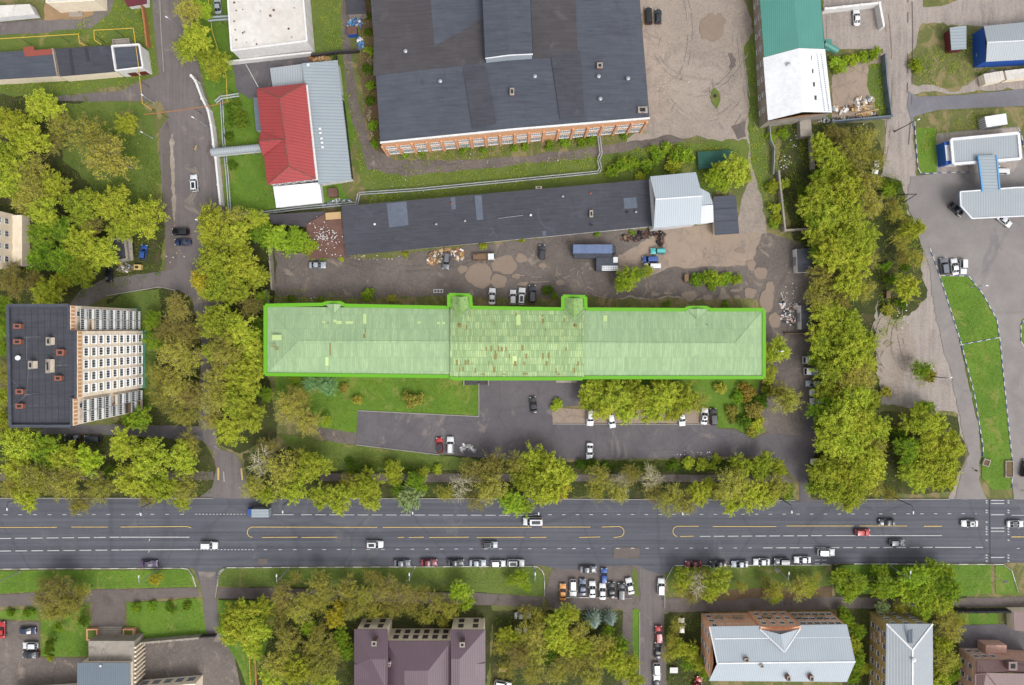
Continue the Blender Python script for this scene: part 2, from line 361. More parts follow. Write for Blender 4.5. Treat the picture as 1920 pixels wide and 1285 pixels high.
sheet('lawn', '583 -20 640 -20 660 180 700 290 680 330 640 120 590 110', 'grass', .5)
sheet('meadow', '660 300 760 320 1100 280 1210 270 1420 260 1430 330 1310 370 1200 340 700 395', 'grass', 1)
sheet('soil', '670 -20 700 -20 722 290 700 280 672 130', 'soil', .6)
sheet('bare_ground', '1196 -20 1400 -20 1412 120 1425 250 1432 420 1436 560 1160 560 1160 440 1380 420 1400 350 1400 265 1250 258 1170 275 1210 225', 'dirt', .9)
sheet('bare_ground', '660 120 672 200 700 280 740 300 900 300 1100 280 1250 255 1290 262 1130 292 900 318 760 332 690 318 655 210 640 60 640 -20 655 -20', 'dirt_dark', .4)
sheet('service_yard', '515 470 650 486 840 470 1060 440 1240 428 1380 445 1450 440 1500 450 1530 520 1525 660 1515 934 1480 890 1440 820 1435 560 1100 556 900 556 520 560', 'dirt_dark', .8)
sheet('concrete_yard', '1160 480 1235 432 1340 425 1390 440 1425 440 1410 500 1330 500 1260 505 1220 515 1160 510', 'concrete_yard', .7)
sheet('lawn', '515 556 640 560 850 570 1435 578 1432 590 515 590', 'meadow', .5)
sheet('lawn', '1395 90 1412 60 1430 230 1440 330 1445 420 1405 300 1405 200', 'grass', .5)
sheet('bare_ground', '1540 -20 1920 -20 1990 -20 1990 180 1920 170 1705 175 1712 250 1720 330 1690 380 1740 450 1800 640 1840 850 1835 936 1780 936 1815 850 1790 770 1650 760 1640 600 1660 500 1655 330 1660 235 1655 130 1655 90 1540 90', 'dirt_grey', .7)
sheet('meadow', '1730 45 1800 42 1870 60 1990 40 1990 160 1860 130 1790 170 1750 160 1712 160 1700 110 1715 90', 'meadow', .8)
sheet('meadow', '1728 -20 1850 -20 1780 8 1730 14', 'meadow', .5)
sheet('soil', '1560 130 1655 100 1664 225 1560 222', 'concrete_yard', .6)
sheet('meadow', '1630 120 1664 120 1668 222 1648 215 1625 160', 'grass', .4)
sheet('woodland_ground', '1640 330 1690 340 1700 400 1740 430 1730 480 1735 520 1740 560 1690 600 1700 640 1650 650', 'wild', .9)
sheet('soil', '1650 590 1700 600 1720 650 1690 740 1660 760 1640 700', 'dirt', 1.8)
# streets
sheet('side_street', '285 -20 345 -20 360 60 378 150 398 220 412 300 421 400 424 480 418 560 402 640 396 740 408 840 440 850 452 870 470 936 370 936 398 915 405 880 398 845 380 826 372 760 378 640 360 560 335 545 300 538 200 555 160 578 125 578 150 545 200 522 313 508 322 470 308 400 300 300 299 245 315 220 300 190 110 190 95 182 230 170 300 140 293 100', 'asphalt3', .25)
sheet('path', '302 250 316 222 326 300 330 420 333 500 312 510 308 400', 'path', .15)
sheet('street_verge', '320 262 323 250 325 300 327 330 329 425 326 425 322 330', 'dirt', .5, step=.6)
sheet('street_verge', '398 272 392 262 388 285 394 300 400 312 404 300', 'path', .2)
sheet('tower_driveway', '90 795 200 797 372 800 385 826 200 815 60 815', 'asphalt2', .2)
sheet('pavement', '-60 886 250 884 400 884 402 900 -60 902', 'path', .15)
sheet('lane', '-60 44 90 38 150 32 178 12 185 -20 222 -20 205 28 170 52 70 62 -60 70', 'asphalt3', .25)
sheet('bare_ground', '85 8 180 8 175 28 150 36 85 38', 'sand', .4)
sheet('yard', '436 122 590 104 575 170 470 185 445 170', 'asphalt2', .2)
mr = sheet('main_road', '-700 934 -60 934 400 934 470 936 900 935 1500 939 1580 936 1920 936 2700 930 2700 1050 1920 1055 1500 1058 1290 1058 1245 1075 1243 1120 1250 1290 1195 1290 1200 1120 1195 1060 1190 1062 1165 1085 1165 1120 1050 1122 1040 1066 1015 1060 600 1061 420 1063 408 1075 406 1120 412 1185 440 1230 450 1320 380 1320 385 1200 383 1120 372 1085 362 1065 0 1066 -700 1070', 'asphalt', 0)
sheet('side_lane', '372 1072 404 1072 406 1120 414 1190 385 1190 380 1120', 'asphalt3', .1)
sheet('bare_ground', '384 1186 414 1186 445 1235 452 1320 375 1320', 'dirt_dark', .4)
sheet('parking_bay', '1035 1068 1110 1064 1180 1060 1203 1062 1198 1125 1245 1125 1250 1320 1197 1320 1200 1145 1190 1142 1040 1145 1020 1120', 'path', .3)
sheet('side_lane', '1200 1065 1240 1078 1240 1320 1199 1320', 'asphalt3', .15)
sheet('path', '1168 1140 1186 1140 1186 1320 1166 1320', 'path', .1)
sheet('pavement', '-60 1118 170 1106 372 1102 374 1118 235 1128 233 1176 173 1176 172 1128 -60 1142', 'path', .1)
sheet('pavement', '408 1102 520 1102 700 1108 900 1112 1018 1120 1016 1138 900 1134 700 1128 520 1124 408 1122', 'path', .1)
sheet('pavement', '1245 1122 1560 1118 1740 1124 1990 1116 1990 1136 1560 1142 1245 1148', 'path', .2)
sheet('bare_ground', '1290 1100 1560 1100 1560 1120 1290 1124', 'soil', .4)
sheet('car_park', '-60 1162 74 1166 76 1232 165 1234 163 1300 -60 1300', 'dirt_dark', .3)
sheet('yard', '265 1200 385 1196 388 1300 265 1300', 'dirt_dark', .3)
sheet('yard', '1795 1172 1990 1168 1990 1220 1800 1220', 'asphalt2', .2)
sheet('lawn', '0 1070 300 1069 352 1067 366 1078 370 1100 180 1104 -60 1116 -60 1070', 'lawn_green', .12)
sheet('lawn', '240 1130 380 1122 388 1194 262 1200 262 1176 240 1176', 'lawn_green', .25)
sheet('lawn', '78 1150 168 1134 168 1230 78 1232', 'lawn_green', .25)
sheet('lawn', '-60 1146 70 1142 72 1162 -60 1158', 'lawn_green', .25)
sheet('lawn', '410 1068 424 1064 1004 1063 1020 1080 1018 1118 900 1110 520 1100 410 1100', 'grass', .1)
sheet('lawn', '408 1124 520 1126 520 1150 470 1300 452 1260 414 1190', 'lawn_green', .3)
sheet('lawn', '1248 1078 1262 1062 1555 1060 1560 1098 1400 1104 1255 1112', 'grass', .1)
sheet('lawn', '1566 1066 1580 1060 1856 1058 1860 1112 1800 1118 1566 1112', 'lawn_green', .12)
sheet('lawn', '1866 1060 1888 1062 1904 1084 1910 1114 1866 1114', 'lawn_green', .1)
sheet('lawn', '1790 1146 1870 1144 1872 1170 1790 1172', 'lawn_green', .2)
sheet('lawn', '1186 1142 1199 1142 1199 1240 1186 1240', 'lawn_green', .1)
sheet('lawn', '1186 1062 1196 1075 1198 1118 1186 1116', 'grass', .1)
# front court of the long building
sheet('front_lawn', '515 700 898 705 897 781 672 769 668 812 600 806 590 780 520 760', 'lawn_green', .05)
sheet('path', '600 800 668 812 666 834 620 832 590 808', 'dirt_dark', .3)
sheet('court', '898 700 1100 700 1098 760 1036 764 1036 794 1343 795 1343 803 1378 804 1412 824 1437 812 1500 818 1524 700 1530 700 1528 850 1512 880 1520 936 1590 940 1500 942 1497 900 1462 862 1400 855 1200 860 1085 862 960 862 825 852 666 834 672 770 898 781', 'asphalt2', .15)
sheet('parking_strip', '1036 764 1100 768 1343 768 1343 795 1036 794', 'concrete_yard', .2)
sheet('front_lawn', '1090 705 1434 705 1425 760 1438 800 1412 822 1380 804 1345 803 1345 768 1100 766 1094 740', 'lawn_green', .2)
sheet('bare_ground', '1430 640 1500 620 1528 640 1528 700 1500 818 1438 810 1412 760 1425 720', 'dirt_dark', .7)
sheet('pavement', '600 888 860 888 1200 890 1470 890 1490 905 1200 903 860 904 600 902', 'path', .1)
sheet('lawn', '520 815 668 834 830 853 900 864 880 882 600 882 560 850', 'grass', .4)
sheet('lawn', '1150 866 1440 862 1475 884 1150 886', 'wild', .3)
# top right and fuel station
sheet('yard_floor', '1548 22 1640 18 1650 64 1655 92 1550 96', 'dirt_grey', .3)
sheet('station_drive', '1704 172 1720 182 1800 179 1990 160 1990 196 1760 206 1730 214 1712 240 1700 200', 'smooth_asphalt', 0)
sheet('station_lawn', '1712 220 1735 212 1990 196 1990 250 1762 256 1760 326 1722 326', 'meadow', 0)
sheet('station_lawn', '1716 262 1720 240 1755 240 1758 324 1726 326', 'lawn_green', .1)
sheet('station_apron', '1756 250 1908 238 1920 300 1990 290 1990 940 1900 936 1895 860 1875 640 1868 600 1842 552 1815 518 1762 518 1745 466 1728 400 1718 330 1756 326', 'asphalt4', 0)
sheet('station_pavement', '1754 252 1908 240 1916 290 1900 322 1760 324', 'dirt_grey', 0)
sheet('access_road', '1722 330 1730 400 1745 466 1800 640 1842 850 1838 900 1850 936 1790 936 1815 852 1790 740 1755 600 1735 480 1700 380 1706 330', 'asphalt4', .5)
sheet('station_lawn', '1762 518 1815 518 1842 552 1868 600 1874 640 1890 800 1896 860 1894 918 1860 918 1840 895 1842 840 1836 806 1800 640', 'lawn_green', 0)
sheet('station_lawn', '1914 600 1920 596 1990 580 1990 660 1918 648 1914 640', 'lawn_green', 0)
# puddles: thin sheets of muddy water
def puddle(x, y, rx, ry, seed):
    pts = []
    for i in range(28):
        a = 2 * PI * i / 28; r = 1 + .35 * noise.noise(Vector((math.cos(a) * 1.3, math.sin(a) * 1.3, seed * 3.1)))  + .12 * noise.noise(Vector((math.cos(a) * 4, math.sin(a) * 4, seed)))
        pts.append((x + rx * r * math.cos(a), y + ry * r * math.sin(a)))
    o = sheet('puddle', pts, 'puddle', 0)
for i, q in enumerate([(900,515,26,22),(945,498,26,17),(935,528,17,12),(867,505,9,8),(1335,52,20,29),(1350,40,10,14),(1292,555,15,9),(1326,558,10,5),(1358,558,10,6),(1382,557,6,4),
    (1408,498,9,11),(1426,513,13,12),(1406,550,11,10),(1436,562,14,20),(1443,540,8,12),(1452,601,11,14),(1388,470,10,5),(978,485,10,9),(1050,530,9,6),(968,518,8,5),(1228,552,8,3),(1252,550,8,3),(1018,498,7,5),(1188,430,4,2),(980,532,9,4),(1070,556,0.1,0.1),(1378,545,9,3)]):
    if q[2] > 1: puddle(*q, i)
# tyre ruts worn into the bare ground
def ruts(mat, arcs):
    mb = MB(); ZL[0] += .002
    for cx, cy, rx, ry, a0, a1 in arcs:
        for off in (0, 9):
            pr_ = None
            for i in range(25):
                a = math.radians(a0 + (a1 - a0) * i / 24); jr = 1 + .03 * noise.noise(Vector((cx, a * 2, off)))
                p = W(cx + (rx + off) * jr * math.cos(a), cy + (ry + off) * jr * math.sin(a)); p.z = ZL[0]
                if pr_ is not None and noise.noise(Vector((p.x * .25, p.y * .25, off + cx))) > .0:
                    d = p - pr_; n = Vector((-d.y, d.x, 0)).normalized() * .10; mb.add([pr_ - n, p - n, p + n, pr_ + n], [(0, 1, 2, 3)])
                pr_ = p
    struct(mb.build('tyre_track', M[mat]))
ruts('dirt_grey', [(1330,90,95,60,60,200),(1320,150,70,70,20,150),(1260,60,30,90,-60,80),(1370,60,40,180,60,150),(1300,20,110,150,30,110),(1330,210,60,30,180,330),(1450,20,60,240,110,170)])
ruts('concrete_yard', [(1700,640,60,70,120,230),(1715,640,45,60,100,220),(1690,680,40,40,130,250),(1760,600,70,120,110,190),(1010,470,90,50,20,120),(1150,520,60,30,100,200),(1650,150,14,160,-80,80)])
ruts('path', [(680,-100,14,330,40,80),(820,180,120,125,70,160),(1690,80,12,240,-50,60),(1500,700,22,120,100,240),(760,420,200,80,40,120)])
# road markings and kerbs
wm = MB(); ym = MB(); ZM = ZL[0] + .013
def line(mb, x0, y0, x1, y1, wpx=1.6, z=None):
    wpx *= .85
    a, b = W(x0, y0), W(x1, y1); d = (b - a); n = Vector((-d.y, d.x, 0)).normalized() * wpx * S / 2; z = z or ZM
    mb.add([(p.x, p.y, z) for p in (a - n, b - n, b + n, a + n)], [(0, 1, 2, 3)])
def dashes(mb, x0, x1, y0, y1, L, gap, wpx=1.6):
    x = x0
    while x < x1:
        e = min(x + L, x1); f = lambda u: y0 + (y1 - y0) * (u - x0) / (x1 - x0); line(mb, x, f(x), e, f(e), wpx); x += L + gap
dashes(wm, 8, 365, 965, 964, 7, 20.5); dashes(wm, 367, 460, 964, 964, 3.5, 3); line(wm, 512, 965, 551, 965)
dashes(wm, 565, 1000, 965, 966, 20, 6.5); dashes(wm, 1002, 1830, 965, 963, 6.5, 19.3); line(wm, 1895, 966, 2100, 966)
dashes(wm, 0, 225, 1009.5, 1007, 22, 7.5, 2); line(wm, 227, 1007, 356, 1007, 2)
dashes(wm, 0, 225, 1033, 1031, 22, 8, 2); line(wm, 227, 1031, 360, 1030, 2); dashes(wm, 362, 478, 1030, 1030.5, 3.5, 3); dashes(wm, 495, 1425, 1030.5, 1027, 6.5, 21)
line(ym, -100, 989, 108, 988.5); line(ym, 135, 988, 203, 988); line(ym, 227, 988, 352, 987); line(ym, 352, 987, 359, 989.5)
line(ym, 474, 988, 708, 988.5); line(ym, 718, 988.5, 997, 988.5); line(ym, 1016, 988, 1107, 988); line(ym, 1128, 988, 1160, 987)
for x0, x1 in ((492,558),(566,632),(746,758),(767,795),(805,879),(894,983),(994,1024),(1086,1125),(1150,1160)): line(ym, x0, 1007.5, x1, 1007 if x0 < 1000 else 1006.5)
def arc(mb, cx, cy, r, a0, a1, n=12):
    for i in range(n):
        t0 = math.radians(a0 + (a1 - a0) * i / n); t1 = math.radians(a0 + (a1 - a0) * (i + 1) / n)
        line(mb, cx + r * math.cos(t0), cy + r * math.sin(t0), cx + r * math.cos(t1), cy + r * math.sin(t1))
arc(ym, 474, 997.7, 9.7, 90, 270); arc(ym, 1160, 996.8, 9.7, -90, 90); arc(ym, 1271, 996, 9.7, 100, 270)
line(ym, 1271, 986.5, 1310, 986.5); line(ym, 1336, 987, 1455, 987); line(ym, 1474, 986, 1600, 986); line(ym, 1610, 986, 1700, 986); line(ym, 1275, 1005.5, 1300, 1005); line(ym, 1731, 986.5, 1765, 986.5, 2)
dashes(wm, 1312, 1545, 1005.5, 1004, 20, 6, 2); line(wm, 1548, 1004, 1765, 1004, 2)
dashes(wm, 1430, 1748, 1027, 1026, 18, 7, 2); line(wm, 1752, 1026, 1820, 1026, 2); line(wm, 1828, 1026, 1842, 1026, 2); line(ym, 1895, 1006.5, 2000, 1006.5, 2); line(wm, 1905, 1028, 1911, 1028)
for y in (938, 944, 965, 990, 996, 1045): line(wm, 1857, y, 1882, y, 2)
for y0 in (938, 942, 956, 960, 978, 987, 991, 996, 1001, 1012, 1040, 1045, 1051):
    for xx in (1847, 1888): line(wm, xx, y0, xx + 3.5, y0 + 1.5, 2.4)
line(wm, 366, 962, 366, 962.1); line(wm, 262, 961, 264, 965, 1.5); line(wm, 280, 1014, 282, 1010, 1.8); line(wm, 279, 1036, 281, 1032, 1.8)
for xx in (1527, 1540): line(wm, xx, 1050, xx + 9, 1050, 1.4); line(wm, xx, 1057, xx + 9, 1057, 1.4)
for (a_, b_, y) in ((0, 22, 934.6), (1735, 1750, 935.5), (1690, 1715, 936)): line(wm, a_, y, b_, y, 1)
line(ym, 410, 877, 410, 900, 4); line(wm, 420, 884, 421, 903, 1.5); line(ym, 453, 878, 455, 900, 4)
struct(sheet('road_patch', '1150 1026 1199 1026 1199 1047 1150 1047', 'path', 0)); struct(sheet('road_patch', '485 1047 502 1047 502 1058 485 1058', 'path', .1))
sheet('crossing_strip', '1855 938 1885 938 1886 1056 1856 1056', 'asphalt', 0)
ZM = ZL[0] + .006
wm.build('white_marking', M['white_paint'], mr); ym.build('yellow_marking', M['yellow_paint'], mr)
def kerb(pts, mats=('kerb',), seg=1.5, wd=.22, h=.13, closed=False):
    if isinstance(pts, str): pts = px(pts)
    mb = MB(); q = [W(x, y) for x, y in pts]; k = 0
    for a, b in zip(q[:-1], q[1:]):
        L = (b - a).length; n = max(1, round(L / seg)) if len(mats) > 1 else 1
        for j in range(n):
            p0 = a + (b - a) * (j / n); p1 = a + (b - a) * ((j + 1) / n)
            zt = ZL[0] + h; mb.bar((p0.x, p0.y, zt / 2), (p1.x, p1.y, zt / 2), wd, zt, k % len(mats)); k += 1
    return struct(mb.build('kerb', [M[m_] for m_ in mats]))
for p_ in ('-60 934 400 934', '600 934.6 900 934.8 1490 938', '1600 936 1780 936', '671 770 898 781 898 712', '668 834 825 853', '1036 795 1343 796', '330 545 300 538 200 555', '405 1120 409 1080 424 1064',
           '300 -20 303 60 308 135', '1246 1140 1246 1090 1262 1062', '1199 1146 1199 1300'): kerb(p_)
for p_ in ('-60 1067 340 1065 354 1067 362 1080 368 1100', '408 1100 409 1084 412 1073 418 1067 426 1064 1000 1061.5 1009 1063 1016 1069 1020 1078 1021 1090 1021 1118', '1265 1060 1555 1059', '1600 1057 1880 1058 1896 1070 1908 1110', '1050 1120 1105 1120 1185 1121'):
    kerb(p_, ('kerb_white', 'kerb'), 2.6, .2)
BW = ('kerb_white', 'kerb_blue')
for p_ in ('1714 228 1716 262 1720 315 1726 326 1756 325 1818 323', '1742 465 1765 530 1800 640 1826 740 1842 838 1842 856', '1762 517 1815 518 1842 552 1868 600 1874 640 1890 800 1897 865', '1798 647 1872 633',
           '1896 880 1896 915', '1908 240 1914 255 1920 282', '1918 650 1913 640 1913 610 1920 598'): kerb(p_, BW, 1.3, .2, .14)
# ------------------------------------------------------------------ building kit
def XY(p, h): v = W(p[0], p[1], h); return (v.x, v.y)
WIN = {}
def win_mesh(w_, h_, nx, fm, ny=1):
    k = (round(w_, 2), round(h_, 2), nx, fm, ny)
    if k in WIN: return WIN[k]
    f = MB(); t_ = .2 if fm == 'frame_bright' else .1
    f.box((0, .03, h_ - t_ / 2), (w_, .12, t_)); f.box((0, .06 + t_ * .3, t_ / 2), (w_ + .1, .16 + t_, t_))
    for s in (-1, 1): f.box((s * (w_ / 2 - t_ / 2), .03, h_ / 2), (t_, .12, h_ - 2 * t_))
    for i in range(1, nx): f.box((-w_ / 2 + w_ * i / nx, .03, h_ / 2), (.07, .1, h_ - 2 * t_))
    for i in range(1, ny): f.box((0, .03, h_ * i / ny), (w_ - 2 * t_, .08, .06))
    g_ = MB(); g_.box((0, .015, h_ / 2), (w_ - 2 * t_, .03, h_ - 2 * t_))
    a = f.build('window', M[fm]); b = g_.build('pane', M['glass'])
    da, db = a.data, b.data; bpy.data.objects.remove(a); bpy.data.objects.remove(b)
    WIN[k] = (da, db); return WIN[k]
def window(parent, p, ang, w_, h_, nx=2, fm='frame_white', ny=1, name='window'):
    da, db = win_mesh(w_, h_, nx, fm, ny)
    o = bpy.data.objects.new(name, da); link(o, parent); o.location = p; o.rotation_euler = (0, 0, ang)
    q = bpy.data.objects.new('pane', db); link(q, o); return o
def facade(parent, a, b, z0, fh, nf, nc, w_, h_, nx=2, fm='frame_white', ny=1, m0=.04, m1=.04, skip=()):
    """windows on the wall from a to b (outward side on the left of a->b)"""
    a = Vector((a[0], a[1], 0)); b = Vector((b[0], b[1], 0)); d = b - a; ang = math.atan2(d.y, d.x); n = Vector((-d.y, d.x, 0)).normalized()
    for i in range(nf):
        for j in range(nc):
            if (i, j) in skip: continue
            t_ = m0 + (1 - m0 - m1) * (j + .5) / nc
            p = a + d * t_ + n * .003; window(parent, (p.x, p.y, z0 + i * fh), ang, w_, h_, nx, fm, ny)
def flat(name, label, cat, poly, h, wall, roof, par=.35, pw=.25, group=None, parmat=None, base=0):
    if isinstance(poly, str): poly = px(poly)
    b = thing(name, label, cat, group=group)
    q = [XY(p, h) for p in poly]
    mb = MB(); mb.prism(q, base, h, 0, bottom=base > 0); mb.build('wall', M[wall], b)
    r = MB(); r.prism(q, h, h + .06, 0, top=0); ro = r.build('roof', M[roof], b)
    if par:
        pm = MB(); n = len(q)
        for i in range(n):
            a_, b_ = Vector(q[i]).to_3d(), Vector(q[(i + 1) % n]).to_3d()
            pm.bar((a_.x, a_.y, h + par / 2 - .1 + .002 * i), (b_.x, b_.y, h + par / 2 - .1 + .002 * i), pw, par + .2)
        pm.build('parapet', M[parmat or wall], b)
    b['_q'] = 0
    return b, q, ro
def rooffaces(parent, pts, faces, mat, th=.18, name='roof'):
    """pts: (px,py,h); faces in clockwise picture order"""
    v = [W(x, y, z) for x, y, z in pts]
    mb = MB(); fs = []
    for f in faces:
        a = v[f[0]]; nrm = (v[f[1]] - a).cross(v[f[2]] - a)
        fs.append(tuple(f) if nrm.z > 0 else tuple(f[::-1]))
    n = len(v)
    edges = {}
    for f in fs:
        for i in range(len(f)): edges[(f[i], f[(i + 1) % len(f)])] = 1
    vs = v + [p - Vector((0, 0, th)) for p in v]
    out = list(fs) + [tuple(i + n for i in f[::-1]) for f in fs]
    for (i, j) in edges:
        if (j, i) not in edges: out.append((j, i, i + n, j + n))
    mb.add(vs, out); return mb.build(name, M[mat] if isinstance(mat, str) else mat, parent)
def walls(parent, pts, h, wall, inset=0, base=0, z1=None):
    q = [XY(p, h) for p in (px(pts) if isinstance(pts, str) else pts)]
    if inset:
        c = Vector((sum(p[0] for p in q) / len(q), sum(p[1] for p in q) / len(q)))
        q = [tuple(c + (Vector(p) - c) * (1 - inset / max(1, (Vector(p) - c).length))) for p in q]
    mb = MB(); mb.prism(q, base, z1 or h, 0); mb.build('wall', M[wall], parent); return q
def ridge_caps(parent, segs, mat, w_=.3, name='ridge_cap'):
    mb = MB()
    for a, b in segs: 
        p, q = W(*a), W(*b); mb.bar(p + Vector((0, 0, .05)), q + Vector((0, 0, .05)), w_, .08)
    mb.build(name, M[mat], parent)
def vent(parent, x, y, h, r=.35, hh=.9, mat='steel', name='roof_vent', cap=True):
    p = W(x, y, h); mb = MB(); mb.tube(p, p + Vector((0, 0, hh)), r * .7, r * .7, 10)
    if cap: mb.tube(p + Vector((0, 0, hh)), p + Vector((0, 0, hh + .25)), r * 1.2, r * .3, 10)
    return mb.build(name, M[mat], parent)
def stack(parent, x, y, h, sx, sy, hh, mat='brick_dark', name='chimney', rz=0, capm='concrete'):
    p = W(x, y, h); mb = MB(); mb.box(p + Vector((0, 0, hh / 2 - .15)), (sx, sy, hh + .3), rz, 0); mb.box(p + Vector((0, 0, hh + .06)), (sx + .2, sy + .2, .12), rz, 1); mb.box(p + Vector((0, 0, hh + .13)), (sx * .6, sy * .6, .03), rz, 2)
    return mb.build(name, [M[mat], M[capm], M['dark']], parent)

# ---- the long building, its roof tinted after a drawn green overlay
b = thing('long_building', 'very long building with pale green sheet roof in a bright green overlay outline', 'building')
EH, RH = 9.5, 11.6
out_ = px('498 573 606 571 612 568 640 568 646 573 842 577 842 553 882 554 884 577 1055 580 1055 556 1097 557 1098 580 1284 581 1290 577 1325 577 1330 581 1432 581 1432 708 1093 708 1092 710 848 710 846 706 498 702')
qb = walls(b, '502 577 842 581 842 557 880 557 880 581 1057 584 1057 560 1095 560 1095 584 1428 584 1428 704 1092 704 1092 706 848 706 846 702 502 699', EH, 'beige_wall')
rooffaces(b, [(500,575,EH),(846,579,EH),(846,640,RH),(560,639,RH),(500,701,EH),(846,705,EH)], [(0,1,2,3),(3,2,5,4),(0,3,4)], 'green_roof')
rooffaces(b, [(846,577,EH+.5),(1093,581,EH+.5),(1093,642,RH+.6),(846,641,RH+.6),(846,708,EH+.5),(1093,708,EH+.5)], [(0,1,2,3),(3,2,5,4)], 'green_roof_mid')
rooffaces(b, [(1093,581,EH),(1430,583,EH),(1378,643,RH),(1093,642,RH),(1430,706,EH),(1093,706,EH)], [(0,1,2,3),(3,2,4,5),(1,4,2)], 'green_roof')
for x0, x1, y0, ya in ((844,881,555,596),(1057,1096,558,600)):
    xm = (x0 + x1) / 2
    rooffaces(b, [(x0,y0,EH+.2),(xm,y0+2,EH+2.1),(x1,y0,EH+.2),(x1,y0+26,EH+.55),(xm,ya,EH+2.2),(x0,y0+26,EH+.55)], [(0,1,4,5),(1,2,3,4)], 'green_roof_moss', name='stair_tower_roof')
    ridge_caps(b, [((x0,y0+24,EH+.8),(xm,ya,EH+2.2)),((x1,y0+24,EH+.8),(xm,ya,EH+2.2))], 'green_roof')
for x0, x1, y0, ya in ((610,642,571,588),(1288,1328,580,598)):
    xm = (x0 + x1) / 2
    rooffaces(b, [(x0,y0,EH+.1),(xm,y0-1,EH+1.1),(x1,y0,EH+.1),(xm,ya,EH+1.3)], [(0,1,3),(1,2,3)], 'green_roof', name='porch_gable')
tm = MB(); qo = [XY(p, EH) for p in out_]; n = len(qo)
for i in range(n):
    a_, c_ = qo[i], qo[(i + 1) % n]; z = EH + .12 + .004 * (i % 3)
    if abs(a_[0]) < 22 and abs(c_[0]) < 22 : z += .5
    tm.bar((a_[0], a_[1], z), (c_[0], c_[1], z), .95, .34)
tm.build('overlay_outline', M['overlay_green'], b)  # drawn overlay outline built as a raised strip, no real eaves part
ridge_caps(b, [((560,639,RH),(845,640,RH)),((560,639,RH),(502,578,EH)),((560,639,RH),(502,699,EH)),((1094,642,RH),(1378,643,RH)),((1378,643,RH),(1428,585,EH)),((1378,643,RH),(1428,704,EH)),((846,641,RH+.6),(1093,642,RH+.6))], 'green_roof', .14)
for xx, yy in ((846,577),(1093,581)): ridge_caps(b, [((xx,yy,EH+.5),(xx,641.5,RH+.6)),((xx,641.5,RH+.6),(xx,708,EH+.5))], 'green_roof_mid', .5, 'verge_flashing')
M['algae'] = plain('weathered_sheet', P(140,152,104), .8)
M['green_pale'] = plain('newer_green_sheet', P(192,216,146), .7)
# rusted sheets: each lies on the slope
def slope_patch(x0, y0, x1, y1, mid, mat, name, dz=.08, par=None):
    e, r = (EH + .5, RH + .6) if mid else (EH, RH)
    xc = (x0 + x1) / 2; yn = 577 + (xc - 846) * .016 if mid else 575 + (xc - 500) * .0086; yr = 641 + (xc - 846) * .004 if mid else 639 + (xc - 560) * .0049; ys = 708 if mid else 701 + (xc - 500) * .0054
    def zz(y): return e + (r - e) * ((y - yn) / (yr - yn) if y < yr else (ys - y) / (ys - yr))
    mb = MB(); v = []
    for (x, y) in ((x0, y1), (x1, y1), (x1, y0), (x0, y0)):
        p = W(x, y, zz(y) + dz); v.append(p)
    mb.add(v, [(0, 1, 2, 3)]); return mb
for (x, y, ww, hh) in ((921,654,2.5,11),(929,662,2.5,9),(935,654,2.5,11),(949,655,2,9),(980,653,3,10),(987,668,3,9),(1018,668,2.5,11),(1029,667,3,11),(1025,682,3,9),(857,680,3,10),(873,680,2.5,9),(878,680,2.5,9),(862,693,2,8),(868,692,2,7),(927,694,3,10),
        (955,668,2,8),(928,670,3,8),(966,682,4,9),(983,682,2,7),(1084,682,2.5,9),(1077,695,2.5,9),(985,701,8,3),(875,614,2,9),(862,612,5,4),(1018,602,3,9),(968,590,2,5),(1058,600,2,7),(905,702,5,2),(945,702,5,2),(1048,702,5,2)):
    slope_patch(x - ww * .6, y - hh / 2, x + ww * .6, y + hh / 2, True, None, None).build('rusted_sheet', M['rust_spot'], b)
for (x, y, ww, hh) in ((619,655,2.5,24),(683,630,4,8),(615,606,2,5),(512,649,8,3),(519,655,7,3),(685,620,2,8)):
    slope_patch(x - ww / 2, y - hh / 2, x + ww / 2, y + hh / 2, False, None, None).build('rusted_sheet', M['rust_spot'], b)
for (x, y, ww, hh, mid) in ((628,602,6,5,0),(636,605,10,6,0),(655,605,14,5,0),(684,598,6,18,0),(613,678,6,16,0),(519,633,18,10,0),(607,604,5,3,0),(786,605,5,4,0),(822,606,5,4,0),(832,606,5,4,0),(1135,597,7,11,0),(1157,683,8,14,0),(972,600,8,20,1),(965,675,8,14,1),):
    slope_patch(x - ww / 2, y - hh / 2, x + ww / 2, y + hh / 2, mid, None, None, .035).build('replaced_sheet', M['green_pale'], b)
rr_ = random.Random(21)
for i in range(22):
    row = rr_.choice((592, 605, 618, 655, 668, 682, 695)); x = rr_.choice((880, 930, 1020, 1065)) + rr_.gauss(0, 17); hh = rr_.uniform(4, 11); ww = rr_.uniform(.7, 1.5)
    if 850 < x < 1088: slope_patch(x - ww, row - hh / 2, x + ww, row + hh / 2, True, None, None, .07 + .002 * (i % 9)).build('rusted_sheet', M['rust_spot'] if i % 3 else M['algae'], b)
M['green_dark'] = plain('algae_stain_sheet', P(140,176,138), .8)
for (x, y) in ((1324,610),(1333,611),(1305,611),(1366,611),(1282,612),(1163,610)): 
    stack(b, x, y, RH - 1.8, .7, .9, .5, 'green_dark', 'roof_hatch', capm='green_dark')
for (x, y) in ((862,610),(1078,611)): vent(b, x, y, RH - 1.2, .45, .8, 'rust_spot')
for i0, i1, nc_ in ((10, 11, 11), (12, 13, 8), (14, 15, 11)): facade(b, qb[i0], qb[i1], 1.2, 3.0, 3, nc_, 1.6, 1.7, 2)
